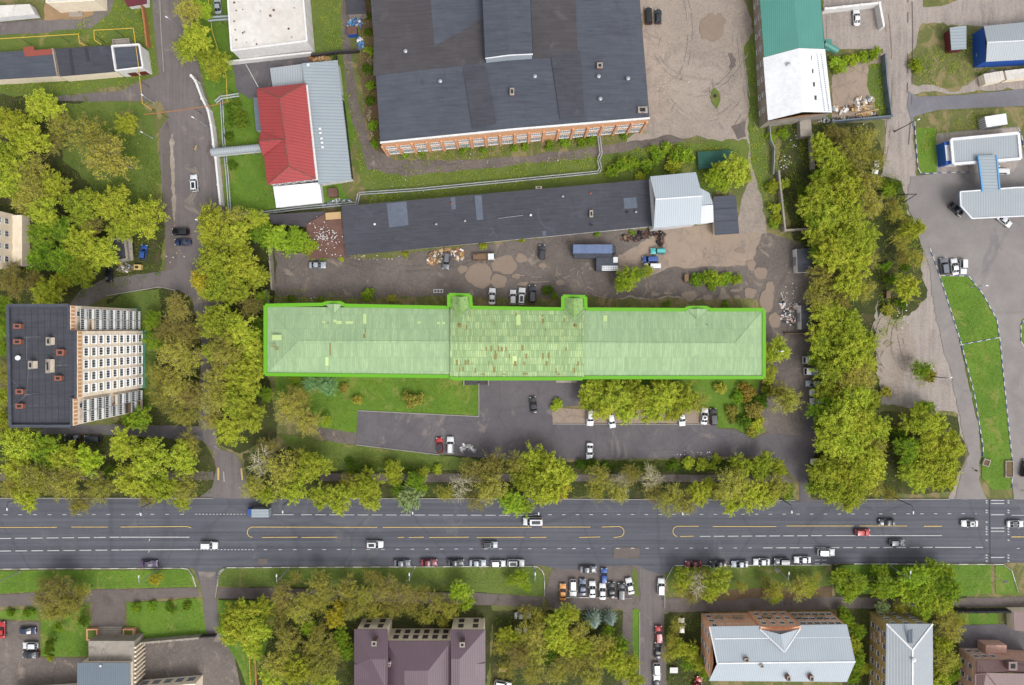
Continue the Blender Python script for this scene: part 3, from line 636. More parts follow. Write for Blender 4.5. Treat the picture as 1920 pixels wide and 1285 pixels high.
# entrance steps and porch slabs on the south side
b2 = thing('entrance_steps', 'dark entrance steps with low walls at the foot of the green roofed building', 'steps')
mb = MB(); p = W(892, 716)
for i in range(3): mb.box((p.x, p.y + .3 * i, .1 + .15 * i), (6.5 - i * .2, 1.8 - .35 * i, .2 + .02 * i))
mb.build('tread', M['felt_brown'], b2)
mb = MB()
for xx in (870, 916): q_ = W(xx, 716); mb = MB(); mb.box((q_.x, q_.y, .4), (.3, 2.1, .8)); mb.build('side_wall', M['concrete'], b2)
b2 = thing('loading_ramp', 'pale concrete ramp under the eaves between the two court trees', 'ramp')
mb = MB(); p = W(1062, 714); mb.box((p.x, p.y, .2), (6, 1.2, .4)); mb.build('slab', M['concrete'], b2)

# ---- tower block
TH = 31.5
b = thing('apartment_tower', 'nine storey apartment tower with black flat roof and balconied pale east facade', 'building')
tp = px('15 573 129 573 129 621 142 621 142 747 134 747 134 799 20 799')
q = [XY(p, TH) for p in tp]
mb = MB(); mb.prism(q, .9, TH, 0); mb.build('wall', M['panel_wall'], b)
mb = MB(); qc = Vector((sum(p[0] for p in q) / 8, sum(p[1] for p in q) / 8)); qp = [tuple(qc + (Vector(p) - qc) * 1.012) for p in q]; mb.prism(qp, 0, 1.4, 0, top=0); mb.build('plinth', M['teal'], b)
mb = MB(); mb.prism(q, TH - .6, TH - .55, 0, top=0); mb.build('roof', M['felt'], b)
mb = MB()
for i in range(8):
    a_, c_ = q[i], q[(i + 1) % 8]; mb.bar((a_[0], a_[1], TH + .0 + .003 * i), (c_[0], c_[1], TH + .0 + .003 * i), .7 if i in (6, 7, 0) else .35, .5)
mb.build('parapet', M['felt_blue'], b)
# felt seams on the roof
mb = MB()
for x in range(32, 128, 12): p0, p1 = W(x, 580, TH), W(x + 3, 793, TH); mb.bar((p0.x, p0.y, TH - .54), (p1.x, p1.y, TH - .54), .1, .04)
for y in range(590, 790, 25): p0, p1 = W(26, y, TH), W(126, y, TH); mb.bar((p0.x, p0.y, TH - .535), (p1.x, p1.y, TH - .535), .1, .04)
mb.build('felt_seam', M['tar'], b)
fx = q[1][0]; fx2 = q[3][0]; fx3 = q[6][0]
def stripy(x, y0, y1, n):   # orange parapet panels facing east, sloping outwards like the real cornice
    base = MB(); pan = MB()
    base.box((x + .12, (y0 + y1) / 2, TH - 1.1), (.24, abs(y1 - y0), 1.8))
    for i in range(n):
        yy = y0 + (y1 - y0) * (i + .5) / n; pan.box((x + .27, yy, TH - 1.15), (.06, abs(y1 - y0) / n * .62, 1.4))
    f = base.build('cornice', M['panel_wall'], b); pan.build('cornice_panel', M['panel_orange'], f)
stripy(fx, q[1][1], q[2][1], 7); stripy(fx2, q[3][1], q[4][1], 17); stripy(fx3, q[5][1], q[6][1], 7)
ya, yb = q[3][1], q[4][1]
facade(b, (fx2, ya), (fx2, yb), 1.7, 3.1, 9, 5, 2.2, 1.9, 3, 'frame_bright', m0=.04, m1=.03)
# balconies on both wings
def balcony(x, y, z, w_, k):
    par = {0: 'frame_bright', 1: 'panel_wall', 2: 'frame_dark', 3: 'white_metal', 4: 'station_blue', 5: 'timber2'}[k]
    f = MB(); f.box((x + .55, y, z - .08), (1.1, w_, .15)); f.box((x + 1.08, y, z + .5), (.08, w_, 1.0), mi=1)
    for s in (-1, 1): f.box((x + .55, y + s * (w_ / 2 - .04), z + .5), (1.0, .08, 1.0), mi=1)
    o = f.build('balcony', [M['concrete'], M[par]], b)
    if k in (0, 2, 3, 5):
        g_ = MB(); n = 5
        g_.box((x + 1.08, y, z + 2.45), (.09, w_, .12))
        for i in range(n + 1): g_.box((x + 1.08, y - w_ / 2 + .05 + (w_ - .1) * i / n, z + 1.7), (.09, .09, 1.4))
        g_.build('balcony_frame', M['frame_dark' if k in (2, 5) else 'frame_white'], o)
        h_ = MB(); h_.box((x + 1.06, y, z + 1.7), (.03, w_ - .1, 1.38)); h_.build('balcony_glazing', M['glass'], o)
random.seed(11)
for (x, y0, y1) in ((fx, q[1][1], q[2][1]), (fx3, q[5][1], q[6][1])):
    ww = abs(y1 - y0)
    for i in range(9):
        for j in range(2):
            yy = y0 + (y1 - y0) * (.1 + .43 * j + .215); balcony(x, yy, .9 + 3.1 * i + .5, ww * .41, random.choice((0, 0, 3, 3, 1, 2, 5, 0, 0, 3, 3, 1)))
        window(b, (x + .004, y0 + (y1 - y0) * .315, 1.6 + 3.1 * i + .8), -PI / 2, 1.2, 1.4, 2, 'frame_white')
for (x, y, sx, sy) in ((38,612,2.4,1.0),(38,641,2.4,1.0),(42,734,2.4,1.0),(42,761,2.4,1.0),(118,661,2.4,1.3),(114,709,2.2,1.0)):
    stack(b, x, y, TH - .5, sx * .7, sy, 1.0, 'brick_dark', 'chimney', capm='brick_dark')
for (x, y, sx, sy, hh) in ((99,640,.9,1.8,1.6),(67,684,.9,1.8,1.8),(99,686,.8,3.2,1.8)): 
    stack(b, x, y, TH - .5, sx, sy, hh, 'beige_wall', 'ventilation_shaft', capm='concrete')
def mast(parent, x, y, h, hh, arms=()):
    p = W(x, y, h); mb = MB(); mb.tube(p, p + Vector((0, 0, hh)), .05, .03, 5)
    for a in arms:
        q_ = W(a[0], a[1], h); mb.tube(p + Vector((0, 0, hh * .95)), (q_.x, q_.y, h), .02, .02, 4)
        for t_ in (.3, .5): pass
    for k in range(4): mb.bar(p + Vector((-.5, 0, hh - .2 * k)), p + Vector((.5, 0, hh - .2 * k)), .03, .03)
    return mb.build('antenna', M['steel'], parent)
mast(b, 76, 632, TH - .5, 5, ((50,675),)); mast(b, 70, 738, TH - .5, 4, ((20,710),(20,765),(54,690))); mast(b, 130, 684, TH - .5, 4, ((120,665),))
p = W(38, 671, TH - .5); mb = MB(); mb.tube(p, p + Vector((0, 0, 1)), .05, .05, 6); mb.tube(p + Vector((0, 0, 1)), p + Vector((.25, 0, 1.2)), .15, .6, 14); mb.build('satellite_dish', M['white_metal'], b)

# ---- building at the far left edge
b, q, _ = flat('apartment_block', 'pale apartment block cut by the left edge beside the trees', 'building', [(x * 1.0, y) for x, y in ((960 - 930 * 1.14 - 110, 617 - 212 * 1.14), (960 - 922 * 1.14, 617 - 212 * 1.14), (960 - 922 * 1.14, 617 - 112 * 1.14), (960 - 930 * 1.14 - 110, 617 - 112 * 1.14))], 24.4, 'beige_wall', 'felt')
facade(b, q[1], q[2], 1.6, 3., 8, 4, 1.6, 1.6, 2)
an = MB(); p0, p1 = W(38, 407), W(56, 500); an.box(((p0.x + p1.x) / 2, (p0.y + p1.y) / 2, 1.6), (abs(p1.x - p0.x), abs(p1.y - p0.y), 3.2)); an.build('annex', M['beige_wall'], b)

# ---- garages top left
b, q, _ = flat('garage_row', 'long low garage row with black felt roof and one red patch', 'garage', '-60 102 100 92 109 143 -60 153', 3.8, 'beige_wall', 'felt_blue', 0)
mb = MB(); p = W(74, 99, 3.9); mb.box((p.x, p.y, 3.9), (8.5, 1.6, .05), .08); p = W(54, 93, 3.9); mb.box((p.x, p.y, 3.905), (3, 1.6, .05), .08); mb.build('red_patch', M['felt_red'], b)
mb = MB(); a_, c_ = q[1], q[2]; mb.bar((*a_, 4), (*c_, 4), .35, .5); mb.build('fire_wall', M['concrete'], b)
b, q, _ = flat('garage_row', 'middle low garage with black felt roof beside the white walled one', 'garage', '103 92 211 85 218 135 113 144', 3.9, 'beige_wall', 'felt', 0)
mb = MB(); p0, p1 = XY((131, 92), 3.97), XY((138, 140), 3.97); mb.bar((*p0, 3.98), (*p1, 3.98), .9, .03); p0, p1 = XY((161, 90), 3.97), XY((166, 115), 3.97); mb.bar((*p0, 3.98), (*p1, 3.98), .9, .03); mb.build('felt_patch', M['tar'], b)
mb = MB(); mb.bar((*q[1], 4), (*q[2], 4), .35, .5); mb.build('fire_wall', M['concrete'], b)
b, q, _ = flat('white_walled_shed', 'white walled shed with black roof and red door at the street corner', 'shed', '212 88 263 85 270 128 219 134', 4.6, 'white_wall', 'felt_blue', .7, .45, parmat='white_wall')
mb = MB(); d = (Vector(q[3]) - Vector(q[2])); 
for k, t_ in enumerate((.08, .45)):
    c0 = Vector(q[2]) + d * t_; c1 = Vector(q[2]) + d * (t_ + .32); nn = Vector((d.y, -d.x)).normalized() * -.03
    mb.add([(c0.x + nn.x, c0.y + nn.y, 0), (c1.x + nn.x, c1.y + nn.y, 0), (c1.x + nn.x, c1.y + nn.y, 2.6), (c0.x + nn.x, c0.y + nn.y, 2.6)], [(0, 1, 2, 3), (3, 2, 1, 0)])
mb.build('door', M['felt_red'], b)
b, q, _ = flat('brick_bin_store', 'small roofless concrete enclosure behind the white walled shed', 'enclosure', '213 76 243 74 244 84 214 87', 2.2, 'concrete', 'dirt_grey' if 'dirt_grey' in M else 'concrete', .5, .3)
b = thing('box_trailer', 'white box trailer parked at the upper left edge', 'trailer')
q = walls(b, '-30 12 56 8 66 27 -30 36', 3.0, 'white_metal', base=.7); 
mb = MB(); mb.prism(q, 3.0, 3.06, 0, top=0); mb.build('roof', M['white_roof'], b)
mb = MB()
for x, y in ((10, 30), (22, 29), (50, 27)): p = W(x, y); mb.tube((p.x, p.y - .6, .5), (p.x, p.y + .6, .5), .5, .5, 12)
mb.build('wheel', M['tyre'], b)
b, q, _ = flat('pale_building', 'pale building with entrance steps at the upper left edge', 'building', '84 -60 176 -60 178 2 88 6', 6, 'beige_wall', 'white_roof', .3)
st = MB(); p = W(143, 20)
for i in range(5): st.box((p.x, p.y + .7 * i - 1.5, .1 + .12 * i), (4.0, .7, .2 + .24 * i))
st.build('steps', M['concrete'], b)
b = thing('maroon_shed', 'small shed with faded maroon roof at the top edge by the orange fence', 'shed')
walls(b, '222 -20 272 -22 272 6 238 10', 2.6, 'white_wall'); rooffaces(b, [(220,-20,2.8),(273,-22,2.8),(275,7,2.8),(240,13,2.8)], [(0,1,2,3)], 'maroon')
# ---- white roofed block
b, q, _ = flat('white_roofed_building', 'white walled block with stained white flat roof at the top', 'building', '423 -80 435 96 576 78 562 -80', 7.6, 'white_wall', 'white_roof', .45, .5)
random.seed(3)
mb = MB()
for x, y in ((455,18),(439,40),(441,56),(443,75),(455,62),(462,80),(508,31),(541,54),(547,70),(552,15),(513,19),(443,20),(439,5),(458,60),(481,83),(488,21)):
    p = W(x, y, 7.68); r_ = random.uniform(.15, .45); mb.tube((p.x, p.y, 7.6), (p.x, p.y, 7.68 + .02 * r_), r_, r_ * .8, 7)
mb.build('rust_stain', M['rust'], b); vent(b, 508, 31, 7.6, .3, .5, 'rust')
facade(b, q[2], q[3], .9, 3.4, 2, 6, 1.6, 1.4, 2); facade(b, q[1] and q[0], q[1], .9, 3.4, 0, 1, 1, 1)
facade(b, q[3], q[2], .9, 3.4, 0, 1, 1, 1)
# ---- red roofed building
b = thing('red_roofed_building', 'white walled building with red hipped sheet roof beside a long grey annex', 'building')
q = walls(b, '484 169 571 159 589 333 504 344', 7, 'white_wall')
rooffaces(b, [(481,166,7),(573,156,7),(592,336,7),(501,347,7),(524,184,9.6),(541,312,9.6)], [(0,1,4),(1,2,5,4),(2,3,5),(3,0,4,5)], 'red_roof')
rooffaces(b, [(489,247,7.25),(484,266,7.3),(493,292,7.25),(486,264,8.6),(532,262,9.5)], [(0,4,3),(0,3,1),(3,4,2),(1,3,2)], 'red_roof', name='west_gable')
ridge_caps(b, [((524,184,9.6),(541,312,9.6)),((481,166,7),(524,184,9.6)),((573,156,7),(524,184,9.6)),((592,336,7),(541,312,9.6)),((501,347,7),(541,312,9.6)),((486,264,8.6),(532,262,9.5))], 'rust', .2)
facade(b, q[2], q[3], 1, 3, 2, 5, 1.2, 1.4, 2)
mb = MB(); p0, p1 = W(574, 160, 6.4), W(594, 338, 6.4); mb.bar(p0, p1, .9, .2); mb.build('gutter', M['white_wall'], b)
b = thing('white_porch', 'white sheet roofed porch on the south end of the red roofed building', 'porch')
walls(b, '514 352 598 344 602 378 520 387', 3.6, 'white_wall'); rooffaces(b, [(512,350,4.6),(599,342,4.6),(604,380,3.6),(518,390,3.6)], [(0,1,2,3)], 'white_metal')
b = thing('grey_annex', 'long low annex with grey ribbed sheet roof east of the red roof', 'building')
walls(b, '570 120 631 116 656 334 598 343', 4.4, 'white_wall'); rooffaces(b, [(566,119,5.4),(633,113,4.6),(659,337,4.6),(597,346,5.4)], [(0,1,2,3)], 'metal_grey')
mb = MB()
for x, y in ((600,242),(601,250),(603,260),(604,268),(605,276),(578,122)):
    p = W(x, y, 5.4); mb.box((p.x, p.y, 5.2), (.7, .6, .9), .1)
mb.build('roof_vent', M['white_metal'], b)
b = thing('grey_lean_to', 'grey sheet roofed lean-to on the north side of the red roof', 'building')
walls(b, '510 130 568 122 570 154 513 160', 4.0, 'white_wall'); rooffaces(b, [(506,128,4.6),(568,120,4.6),(571,157,4.2),(511,163,4.2)], [(0,1,2,3)], 'metal_grey_x')
b = thing('grey_side_shed', 'narrow bluegrey shed against the west wall under the red roof', 'shed')
walls(b, '476 184 485 184 488 244 481 245', 3, 'white_wall'); rooffaces(b, [(475,183,3),(486,182,3.3),(490,244,3.3),(480,246,3)], [(0,1,2,3)], 'metal_blue')
b = thing('covered_gallery', 'pale half round covered gallery from the street wall to the red roof', 'gallery')
p0, p1 = W(397, 286, 3.5), W(490, 277, 3.5); d = p1 - p0; nn = Vector((-d.y, d.x, 0)).normalized()
mb = MB(); 
for i in range(10):
    a0, a1 = PI * i / 10, PI * (i + 1) / 10
    r_ = 1.1
    f_ = lambda a_, c: c + nn * r_ * math.cos(a_) + Vector((0, 0, r_ * math.sin(a_)))
    mb.add([f_(a0, p0), f_(a0, p1), f_(a1, p1), f_(a1, p0)], [(0, 1, 2, 3)])
mb.add([p0 + nn * 1.1 * math.cos(PI * i / 10) + Vector((0, 0, 1.1 * math.sin(PI * i / 10))) for i in range(11)], [tuple(range(11))])
mb.build('barrel_roof', M['metal_grey_x'], b)
mb = MB(); mb.bar(p0 - Vector((0, 0, .8)), p1 - Vector((0, 0, .8)), 1.9, 1.6); mb.build('wall', M['white_wall'], b)
mb = MB()
for t_ in (.1, .45, .8):
    c0 = p0 + d * t_
    for s in (-1, 1): mb.tube((c0.x + nn.x * s, c0.y + nn.y * s, 0), (c0.x + nn.x * s, c0.y + nn.y * s, 2), .12)
mb.build('post', M['steel'], b)
b, q, _ = flat('brown_hatch', 'small square brown roofed hut on the grass below the grey annex', 'hut', '614 354 631 352 633 368 616 370', 1.6, 'rust', 'rust', 0)
# ---- workshop
WH = 12
b = thing('brick_workshop', 'huge brick workshop with dark felt roof and long row of white windows', 'building')
q = walls(b, '690 -120 1190 -120 1216 224 714 270', WH, 'brick')
rooffaces(b, [(688,-120,WH),(1190,-120,WH),(1218,222,WH),(713,268,WH),(930,-120,WH+2.5),(962,243,WH+2.0)], [(0,4,5,3),(4,1,2,5)], 'felt_blue', .25)
def on_ws(pts, mat, name, dz=.03):
    dz += .09
    mb = MB(); v = []
    for x, y in px(pts):
        t_ = 1 - abs(x - (940 + (y + 120) * .06)) / 260; v.append(W(x, y, WH + dz + max(0, t_) * 2.25 ))
    mb.add(v, [tuple(range(len(v) - 1, -1, -1))]); return mb.build(name, M[mat], b)
on_ws('700 -110 800 -110 900 -110 906 119 860 124 700 142 701 60', 'felt_brown', 'felt_layer')
on_ws('990 -110 1075 -110 1083 104 1000 110', 'felt_brown', 'felt_layer', .04)
on_ws('1033 104 1088 96 1096 220 1050 224', 'felt', 'felt_layer', .05)
on_ws('868 128 910 124 930 232 886 242', 'felt', 'felt_layer', .06)
mb = MB(); v0, v1 = W(713, 268, WH), W(962, 243, WH + 2.0); v2 = W(1218, 222, WH)
mb.bar(v0, v1, .5, .45); mb.bar(v1, v2, .5, .45); mb.build('cornice', M['white_wall'], b)
# south wall gable infill
a3, c3 = Vector((*q[3], WH)), Vector((*q[2], WH)); pk = W(962, 243, WH + 1.9); pk.y = a3.y + (c3.y - a3.y) * (pk.x - a3.x) / (c3.x - a3.x)
mb = MB(); nn = Vector((0, -.01, 0)); mb.add([a3 + nn, c3 + nn, pk + nn], [(0, 1, 2)]); mb.build('gable_wall', M['brick'], b)
sa, sb = Vector((*q[2], 0)), Vector((*q[3], 0)); d = sb - sa
nw = 18
for i in range(nw):
    t_ = (i + .5) / nw; p = sa + d * t_; ang = math.atan2(d.y, d.x); 
    if i not in (6,): window(b, (p.x, p.y - .01, 1.3), ang, 2.9, 3.4, 5, 'frame_white', 4)
    window(b, (p.x, p.y - .01, 6.6), ang, 2.9, 1.9, 5, 'frame_white', 2)
mb = MB()
for i in range(nw + 1):
    p = sa + d * (i / nw); mb.box((p.x, p.y - .22, 5), (.6, .45, 10), math.atan2(d.y, d.x))
mb.build('buttress', M['brick'], b)
lp = [(901,-100),(988,-100),(998,101),(911,109)]
l = MB(); qv = [XY(p_, WH + 5.2) for p_ in lp]; l.prism(qv, WH + 1, WH + 5.2, 0); lo = l.build('roof_lantern', M['metal_pale'], b)
rooffaces(lo, [(900,-100,WH+5.3),(989,-100,WH+5.3),(999,102,WH+5.3),(910,110,WH+5.3),(945,-100,WH+5.9),(955,104,WH+5.9)], [(0,4,5,3),(4,1,2,5)], 'felt_blue', .2)
mb = MB(); mb.bar(W(910,110,WH+5.3), W(955,104,WH+5.9), .25, .3); mb.bar(W(955,104,WH+5.9), W(999,102,WH+5.3), .25, .3); mb.build('fascia', M['white_metal'], lo)
for x, y in ((960,175),): stack(b, x, y, WH + 2, 1.0, 1.8, 1.2)
stack(b, 1124, 125, WH + 1, 1.3, 1.3, .8); stack(b, 1204, 208, WH, 2.4, 1.6, .8, 'rust'); 
for x, y in ((826,154),(1003,145),(1122,145),(1125,187),(1177,149),(761,98)): vent(b, x, y, WH + 1.0, .45, .8)
# ---- long shed
LH = 4.4
b = thing('long_shed', 'long low shed with black felt roof north of the muddy yard', 'shed')
q = walls(b, '643 389 1222 339 1226 422 650 476', LH, 'white_wall')
rooffaces(b, [(640,387,LH+.9),(1223,336,LH+.9),(1227,424,LH),(648,480,LH)], [(0,1,2,3)], 'felt', .2)
def on_shed(pts, mat, name, dz=.03):
    mb = MB(); v = []
    for x, y in px(pts):
        yt = 387 - (x - 640) * 51 / 583; t_ = (y - yt) / 90; v.append(W(x, y, LH + .9 * (1 - t_) + dz))
    mb.add(v, [tuple(range(len(v) - 1, -1, -1))]); mb.build(name, M[mat], b)
M['felt_patchblue'] = surf('newer_felt', P(98,106,120), P(108,116,130), None, big=.3, mid=1, fcon=.1)
on_shed('725 382 762 378 766 422 730 427', 'felt_patchblue', 'felt_patch'); on_shed('890 367 903 366 906 412 894 413', 'felt_patchblue', 'felt_patch'); on_shed('845 371 853 370 855 392 847 393', 'felt_patchblue', 'felt_patch')
on_shed('1169 372 1193 370 1195 390 1171 392', 'felt_patchblue', 'felt_patch'); on_shed('1017 434 1023 433 1024 442 1018 443', 'felt_patchblue', 'felt_patch')
for x, y, m_ in ((703,421,'white_metal'),(818,421,'steel'),(847,382,'brick_dark'),(872,415,'steel'),(995,404,'white_metal'),(1055,369,'steel'),(1107,363,'brick_dark'),(1109,423,'steel_dark'),(1176,399,'steel_dark'),(1192,398,'steel')): vent(b, x, y, LH + .5, .3, .6, m_)
stack(b, 1108, 402, LH + .3, .8, 1.8, .9)
stack(b, 1010, 353, LH + .7, 1.6, .5, .8)
mb = MB(); mb.tube(W(934, 410, LH + 1.2), W(980, 404, LH + 1.2), .05); mb.tube(W(934, 410, LH + .3), W(934, 410, LH + 1.2), .05); mb.tube(W(980, 404, LH + .3), W(980, 404, LH + 1.2), .05); mb.build('conduit', M['steel'], b)
b = thing('rusty_shed', 'collapsing brown shed roof strewn with white rubble west of the long shed', 'shed')
walls(b, '612 402 641 399 648 480 588 484', 3.4, 'timber2'); rooffaces(b, [(574,420,3.6),(611,400,3.8),(642,396,3.8),(649,481,3.5),(579,486,3.5)], [(0,1,2,3,4)], 'rust')
random.seed(5); mb = MB()
for i in range(110):
    x = random.gauss(612, 14) ; y = random.gauss(440 + (x - 612) * .3, 9)
    if i % 4 == 0: x, y = random.uniform(585, 640), random.uniform(430, 480)
    p = W(x, y, 3.85); s_ = random.uniform(.12, .35); mb.box((p.x, p.y, 3.9), (s_, s_ * .8, .12), random.random() * 3)
mb.build('rubble', M['white_wall'], b)['kind'] = 'stuff'
mb = MB(); p = W(625, 405, 3.9); mb.box((p.x, p.y, 3.95), (4.4, 2.0, .06), .08); mb.build('plank_patch', M['timber'], b)
b = thing('tarred_shed', 'flat weathered grey shed roof between the porch and the rubble roof', 'shed')
walls(b, '507 408 608 398 610 428 510 418', 3.2, 'timber2'); rooffaces(b, [(502,403,3.4),(609,396,3.4),(612,430,3.4),(510,420,3.4)], [(0,1,2,3)], 'felt_brown')
b = thing('metal_hall', 'tall hall with pale galvanised gable roof at the east end of the shed', 'building')
walls(b, '1221 332 1304 324 1312 416 1229 426', 8.6, 'white_metal'); rooffaces(b, [(1219,331,8.8),(1305,323,8.8),(1317,368,10.2),(1229,374,10.2),(1314,420,8.8),(1226,428,8.8)], [(0,1,2,3),(3,2,4,5)], 'metal_pale')
mb = MB()
for x_, y_, x2, y2 in ((1221,332,1229,426),(1304,324,1312,416)): pass
a_, c_, k_ = XY((1304,324),8.6), XY((1312,416),8.6), W(1314,367,10.1); mb.add([(a_[0]+.01,a_[1],8.5),(c_[0]+.01,c_[1],8.5),(a_[0]*.5+c_[0]*.5+.01,k_.y,10.0)], [(0,1,2),(2,1,0)])
a_, c_ = XY((1221,332),8.6), XY((1229,426),8.6); mb.add([(a_[0]-.01,a_[1],8.5),(c_[0]-.01,c_[1],8.5),(a_[0]*.5+c_[0]*.5-.01,k_.y,10.0)], [(0,1,2),(2,1,0)]); mb.build('gable_wall', M['white_metal'], b)
ridge_caps(b, [((1229,374,10.2),(1317,368,10.2))], 'white_metal', .4)
b = thing('white_lean_to', 'white roofed lean-to on the east wall of the galvanised hall', 'shed')
walls(b, '1313 368 1334 364 1337 415 1314 418', 4.2, 'white_wall'); rooffaces(b, [(1312,386,5),(1337,384,4.4),(1338,417,4.4),(1312,420,5)], [(0,1,2,3)], 'white_metal'); rooffaces(b, [(1312,352,5),(1330,362,4.2),(1337,383,4.2),(1312,385,5)], [(0,1,2,3)], 'metal_pale')
b = thing('triple_garage', 'low dark roofed garage in three strips beside the white lean-to', 'garage')
q = walls(b, '1340 371 1379 368 1383 435 1342 438', 2.9, 'beige_wall'); rooffaces(b, [(1338,369,3.1),(1380,366,3.1),(1386,438,3.1),(1340,441,3.1)], [(0,1,2,3)], 'felt_blue')
mb = MB(); mb.bar(W(1339,393,3.16), W(1382,390,3.16), .12, .05); mb.bar(W(1339,416,3.16), W(1384,413,3.16), .12, .05); mb.build('felt_seam', M['tar'], b)
# ---- teal / white building
b = thing('teal_and_white_hall', 'gabled hall with teal north roof and white south roof', 'building')
q = walls(b, '1426 -60 1534 -60 1557 212 1440 227', 7, 'concrete')
rooffaces(b, [(1420,-60,7),(1483,-60,9),(1498,90,9),(1433,108,7),(1534,-60,7),(1546,92,7)], [(0,1,2,3),(1,4,5,2)], 'teal_roof')
rooffaces(b, [(1431,108.5,7.05),(1498,90.5,9.05),(1547,92.5,7.05),(1560,211,7.05),(1506,210,9.05),(1440,226,7.05)], [(0,1,4,5),(1,2,3,4)], 'white_metal', name='white_roof')
mb = MB()
for x, y in ((1519,108),(1522,133),(1525,158),(1528,183)): mb = MB(); p = W(x, y, 8.35); mb.box((p.x, p.y, 8.12), (1.1, 1.2, .1), 0); mb.build('skylight', M['felt_brown'], b)
mb = MB()
for i in range(28):
    for x0 in (1531, 1540): p = W(x0 + i * .55, 102 + i * 3.9, 7.5); mb.box((p.x, p.y, 7.3 + (.28 if x0 == 1531 else 0)), (.2, .25, .5))
mb.build('snow_guard', M['metal_grey'], b)
vent(b, 1477, 122, 8.3, .5, .6)
facade(b, q[3], q[0], 1.2, 2.8, 2, 9, 1.4, 1.1, 2)
a_, c_ = q[3], q[2]; k_ = XY((1506,213), 9)
mb = MB(); mb.add([(a_[0],a_[1]-.01,6.9),(c_[0],c_[1]-.01,6.9),(k_[0],(a_[1]+c_[1])/2-.01,8.8)], [(0,1,2),(2,1,0)]); mb.build('gable_wall', M['brick'], b)
b = thing('teal_porch', 'small teal half round porch on the east side of the hall', 'porch')
p0, p1 = W(1545, 82, 3.6), W(1570, 96, 3.0); mb = MB(); mb.tube(p0, p1, .9, .9, 12); p = W(1552, 84, 3.4); mb.box((p.x, p.y, 3), (2.4, 3.2, .8)); mb.build('canopy', M['teal_roof'], b)
mb = MB(); mb.tube((p1.x, p1.y, 0), (p1.x, p1.y, 3), .1); mb.tube((p0.x+.4, p0.y, 0), (p0.x+.4, p0.y, 3), .1); mb.build('post', M['steel'], b)
# ---- small buildings top right
b = thing('maroon_kiosk', 'small shed with grey roof and maroon west wall', 'shed')
walls(b, '1783 54 1810 50 1810 90 1787 92', 3.4, 'maroon'); rooffaces(b, [(1781,52,3.6),(1812,48,3.9),(1812,92,3.9),(1784,94,3.6)], [(0,1,2,3)], 'metal_grey')
b = thing('blue_warehouse', 'blue walled warehouse with grey gable roof at the right edge', 'building')
q = walls(b, '1846 50 2010 34 2010 106 1850 114', 5.5, 'blue_wall'); rooffaces(b, [(1845,49,5.6),(2012,33,5.6),(2012,72,7.2),(1851,80,7.2),(2012,107,5.6),(1849,116,5.6)], [(0,1,2,3),(3,2,4,5)], 'metal_grey_x')
window(b, (q[3][0] - .01, q[3][1] + 3.4, 1.5), PI / 2, 1.2, 1.6, 2)
window(b, (q[3][0] - .01, q[3][1] + 8.2, 1.0), PI / 2, 2.2, 2.2, 1, 'blue_wall')
ridge_caps(b, [((1851,80,7.2),(2012,72,7.2))], 'white_metal', .3)
for nm, lb, pl, h_ in (('shipping_container', 'cream shipping container with sloped lid, the western of the pair', '1844 139 1880 133 1884 150 1848 158', 2.6), ('shipping_container', 'cream shipping container cut by the right edge', '1884 133 1960 124 1960 142 1888 150', 2.6)):
    b = thing(nm, lb, 'container', group='cream containers')
    q = walls(b, pl, h_, 'beige_wall', base=.15); mb = MB(); mb.prism(q, h_, h_ + .05, 0, top=0); mb.build('lid', M['white_roof'], b)
    mb = MB(); a_, c_ = Vector(q[0]), Vector(q[1])
    for i in range(1, 6): t_ = i / 6; e = Vector(q[3]) + (Vector(q[2]) - Vector(q[3])) * t_; s_ = a_ + (c_ - a_) * t_; mb.bar((s_.x, s_.y, h_ + .08), (e.x, e.y, h_ + .08), .1, .08)
    mb.build('rib', M['beige_wall'], b)
# ---- fuel station
b = thing('station_shop', 'fuel station shop with white rimmed grey roof and blue west wall', 'building')
q = walls(b, '1784 264 1908 251 1912 296 1788 306', 4.6, 'white_wall'); rooffaces(b, [(1785,264,4.75),(1907,252,4.75),(1911,296,4.75),(1789,305,4.75)], [(0,1,2,3)], 'metal_grey_x')
mb = MB(); vv = [W(x, y, 4.85) for x, y in ((1783,262),(1909,250),(1913,298),(1787,308))]
for i in range(4): mb.bar(vv[i] + Vector((0,0,.003*i)), vv[(i + 1) % 4] + Vector((0,0,.003*i)), .75, .5)
mb.build('parapet', M['white_metal'], b)
mb = MB(); p0, p1 = Vector(q[0]), Vector(q[3]); d = p1 - p0; nn = Vector((d.y, -d.x)).normalized()
if nn.x > 0: nn = -nn
k0 = p0 + nn * 1.6; k1 = p1 + nn * 1.6; mb.prism([tuple(p0), tuple(p1), tuple(k1), tuple(k0)], 0, 3.8, 0, top=0); o = mb.build('blue_wing', M['blue_wall'], b)
mb = MB(); c_ = (p0 + p1) / 2 + nn * .9; mb.box((c_.x, c_.y, 3.83), (1.2, d.length * .7, .08), math.atan2(d.y, d.x) - PI / 2 + PI); mb.build('skylight', M['white_metal'], o)
mb = MB(); mb.bar((*q[3], .0 + 3.9), (*q[2], 3.9), .25, .4); mb.build('blue_band', M['blue_wall'], b)
facade(b, q[2], q[3], .8, 3, 1, 6, 2.0, 2.2, 2)
b = thing('station_canopy', 'flat grey fuel station canopy with blue edge and angled corners', 'canopy')
cp = px('1800 360 1842 357 1905 352 1990 350 1990 402 1822 410 1801 386'); qv = [XY(p_, 5.6) for p_ in cp]
mb = MB(); mb.prism(qv, 5.0, 5.55, 0, bottom=True); mb.build('fascia', M['station_blue'], b); mb = MB(); mb.prism(qv, 5.55, 5.6, 0, top=0); mb.build('roof', M['metal_grey_x'], b)
mb = MB()
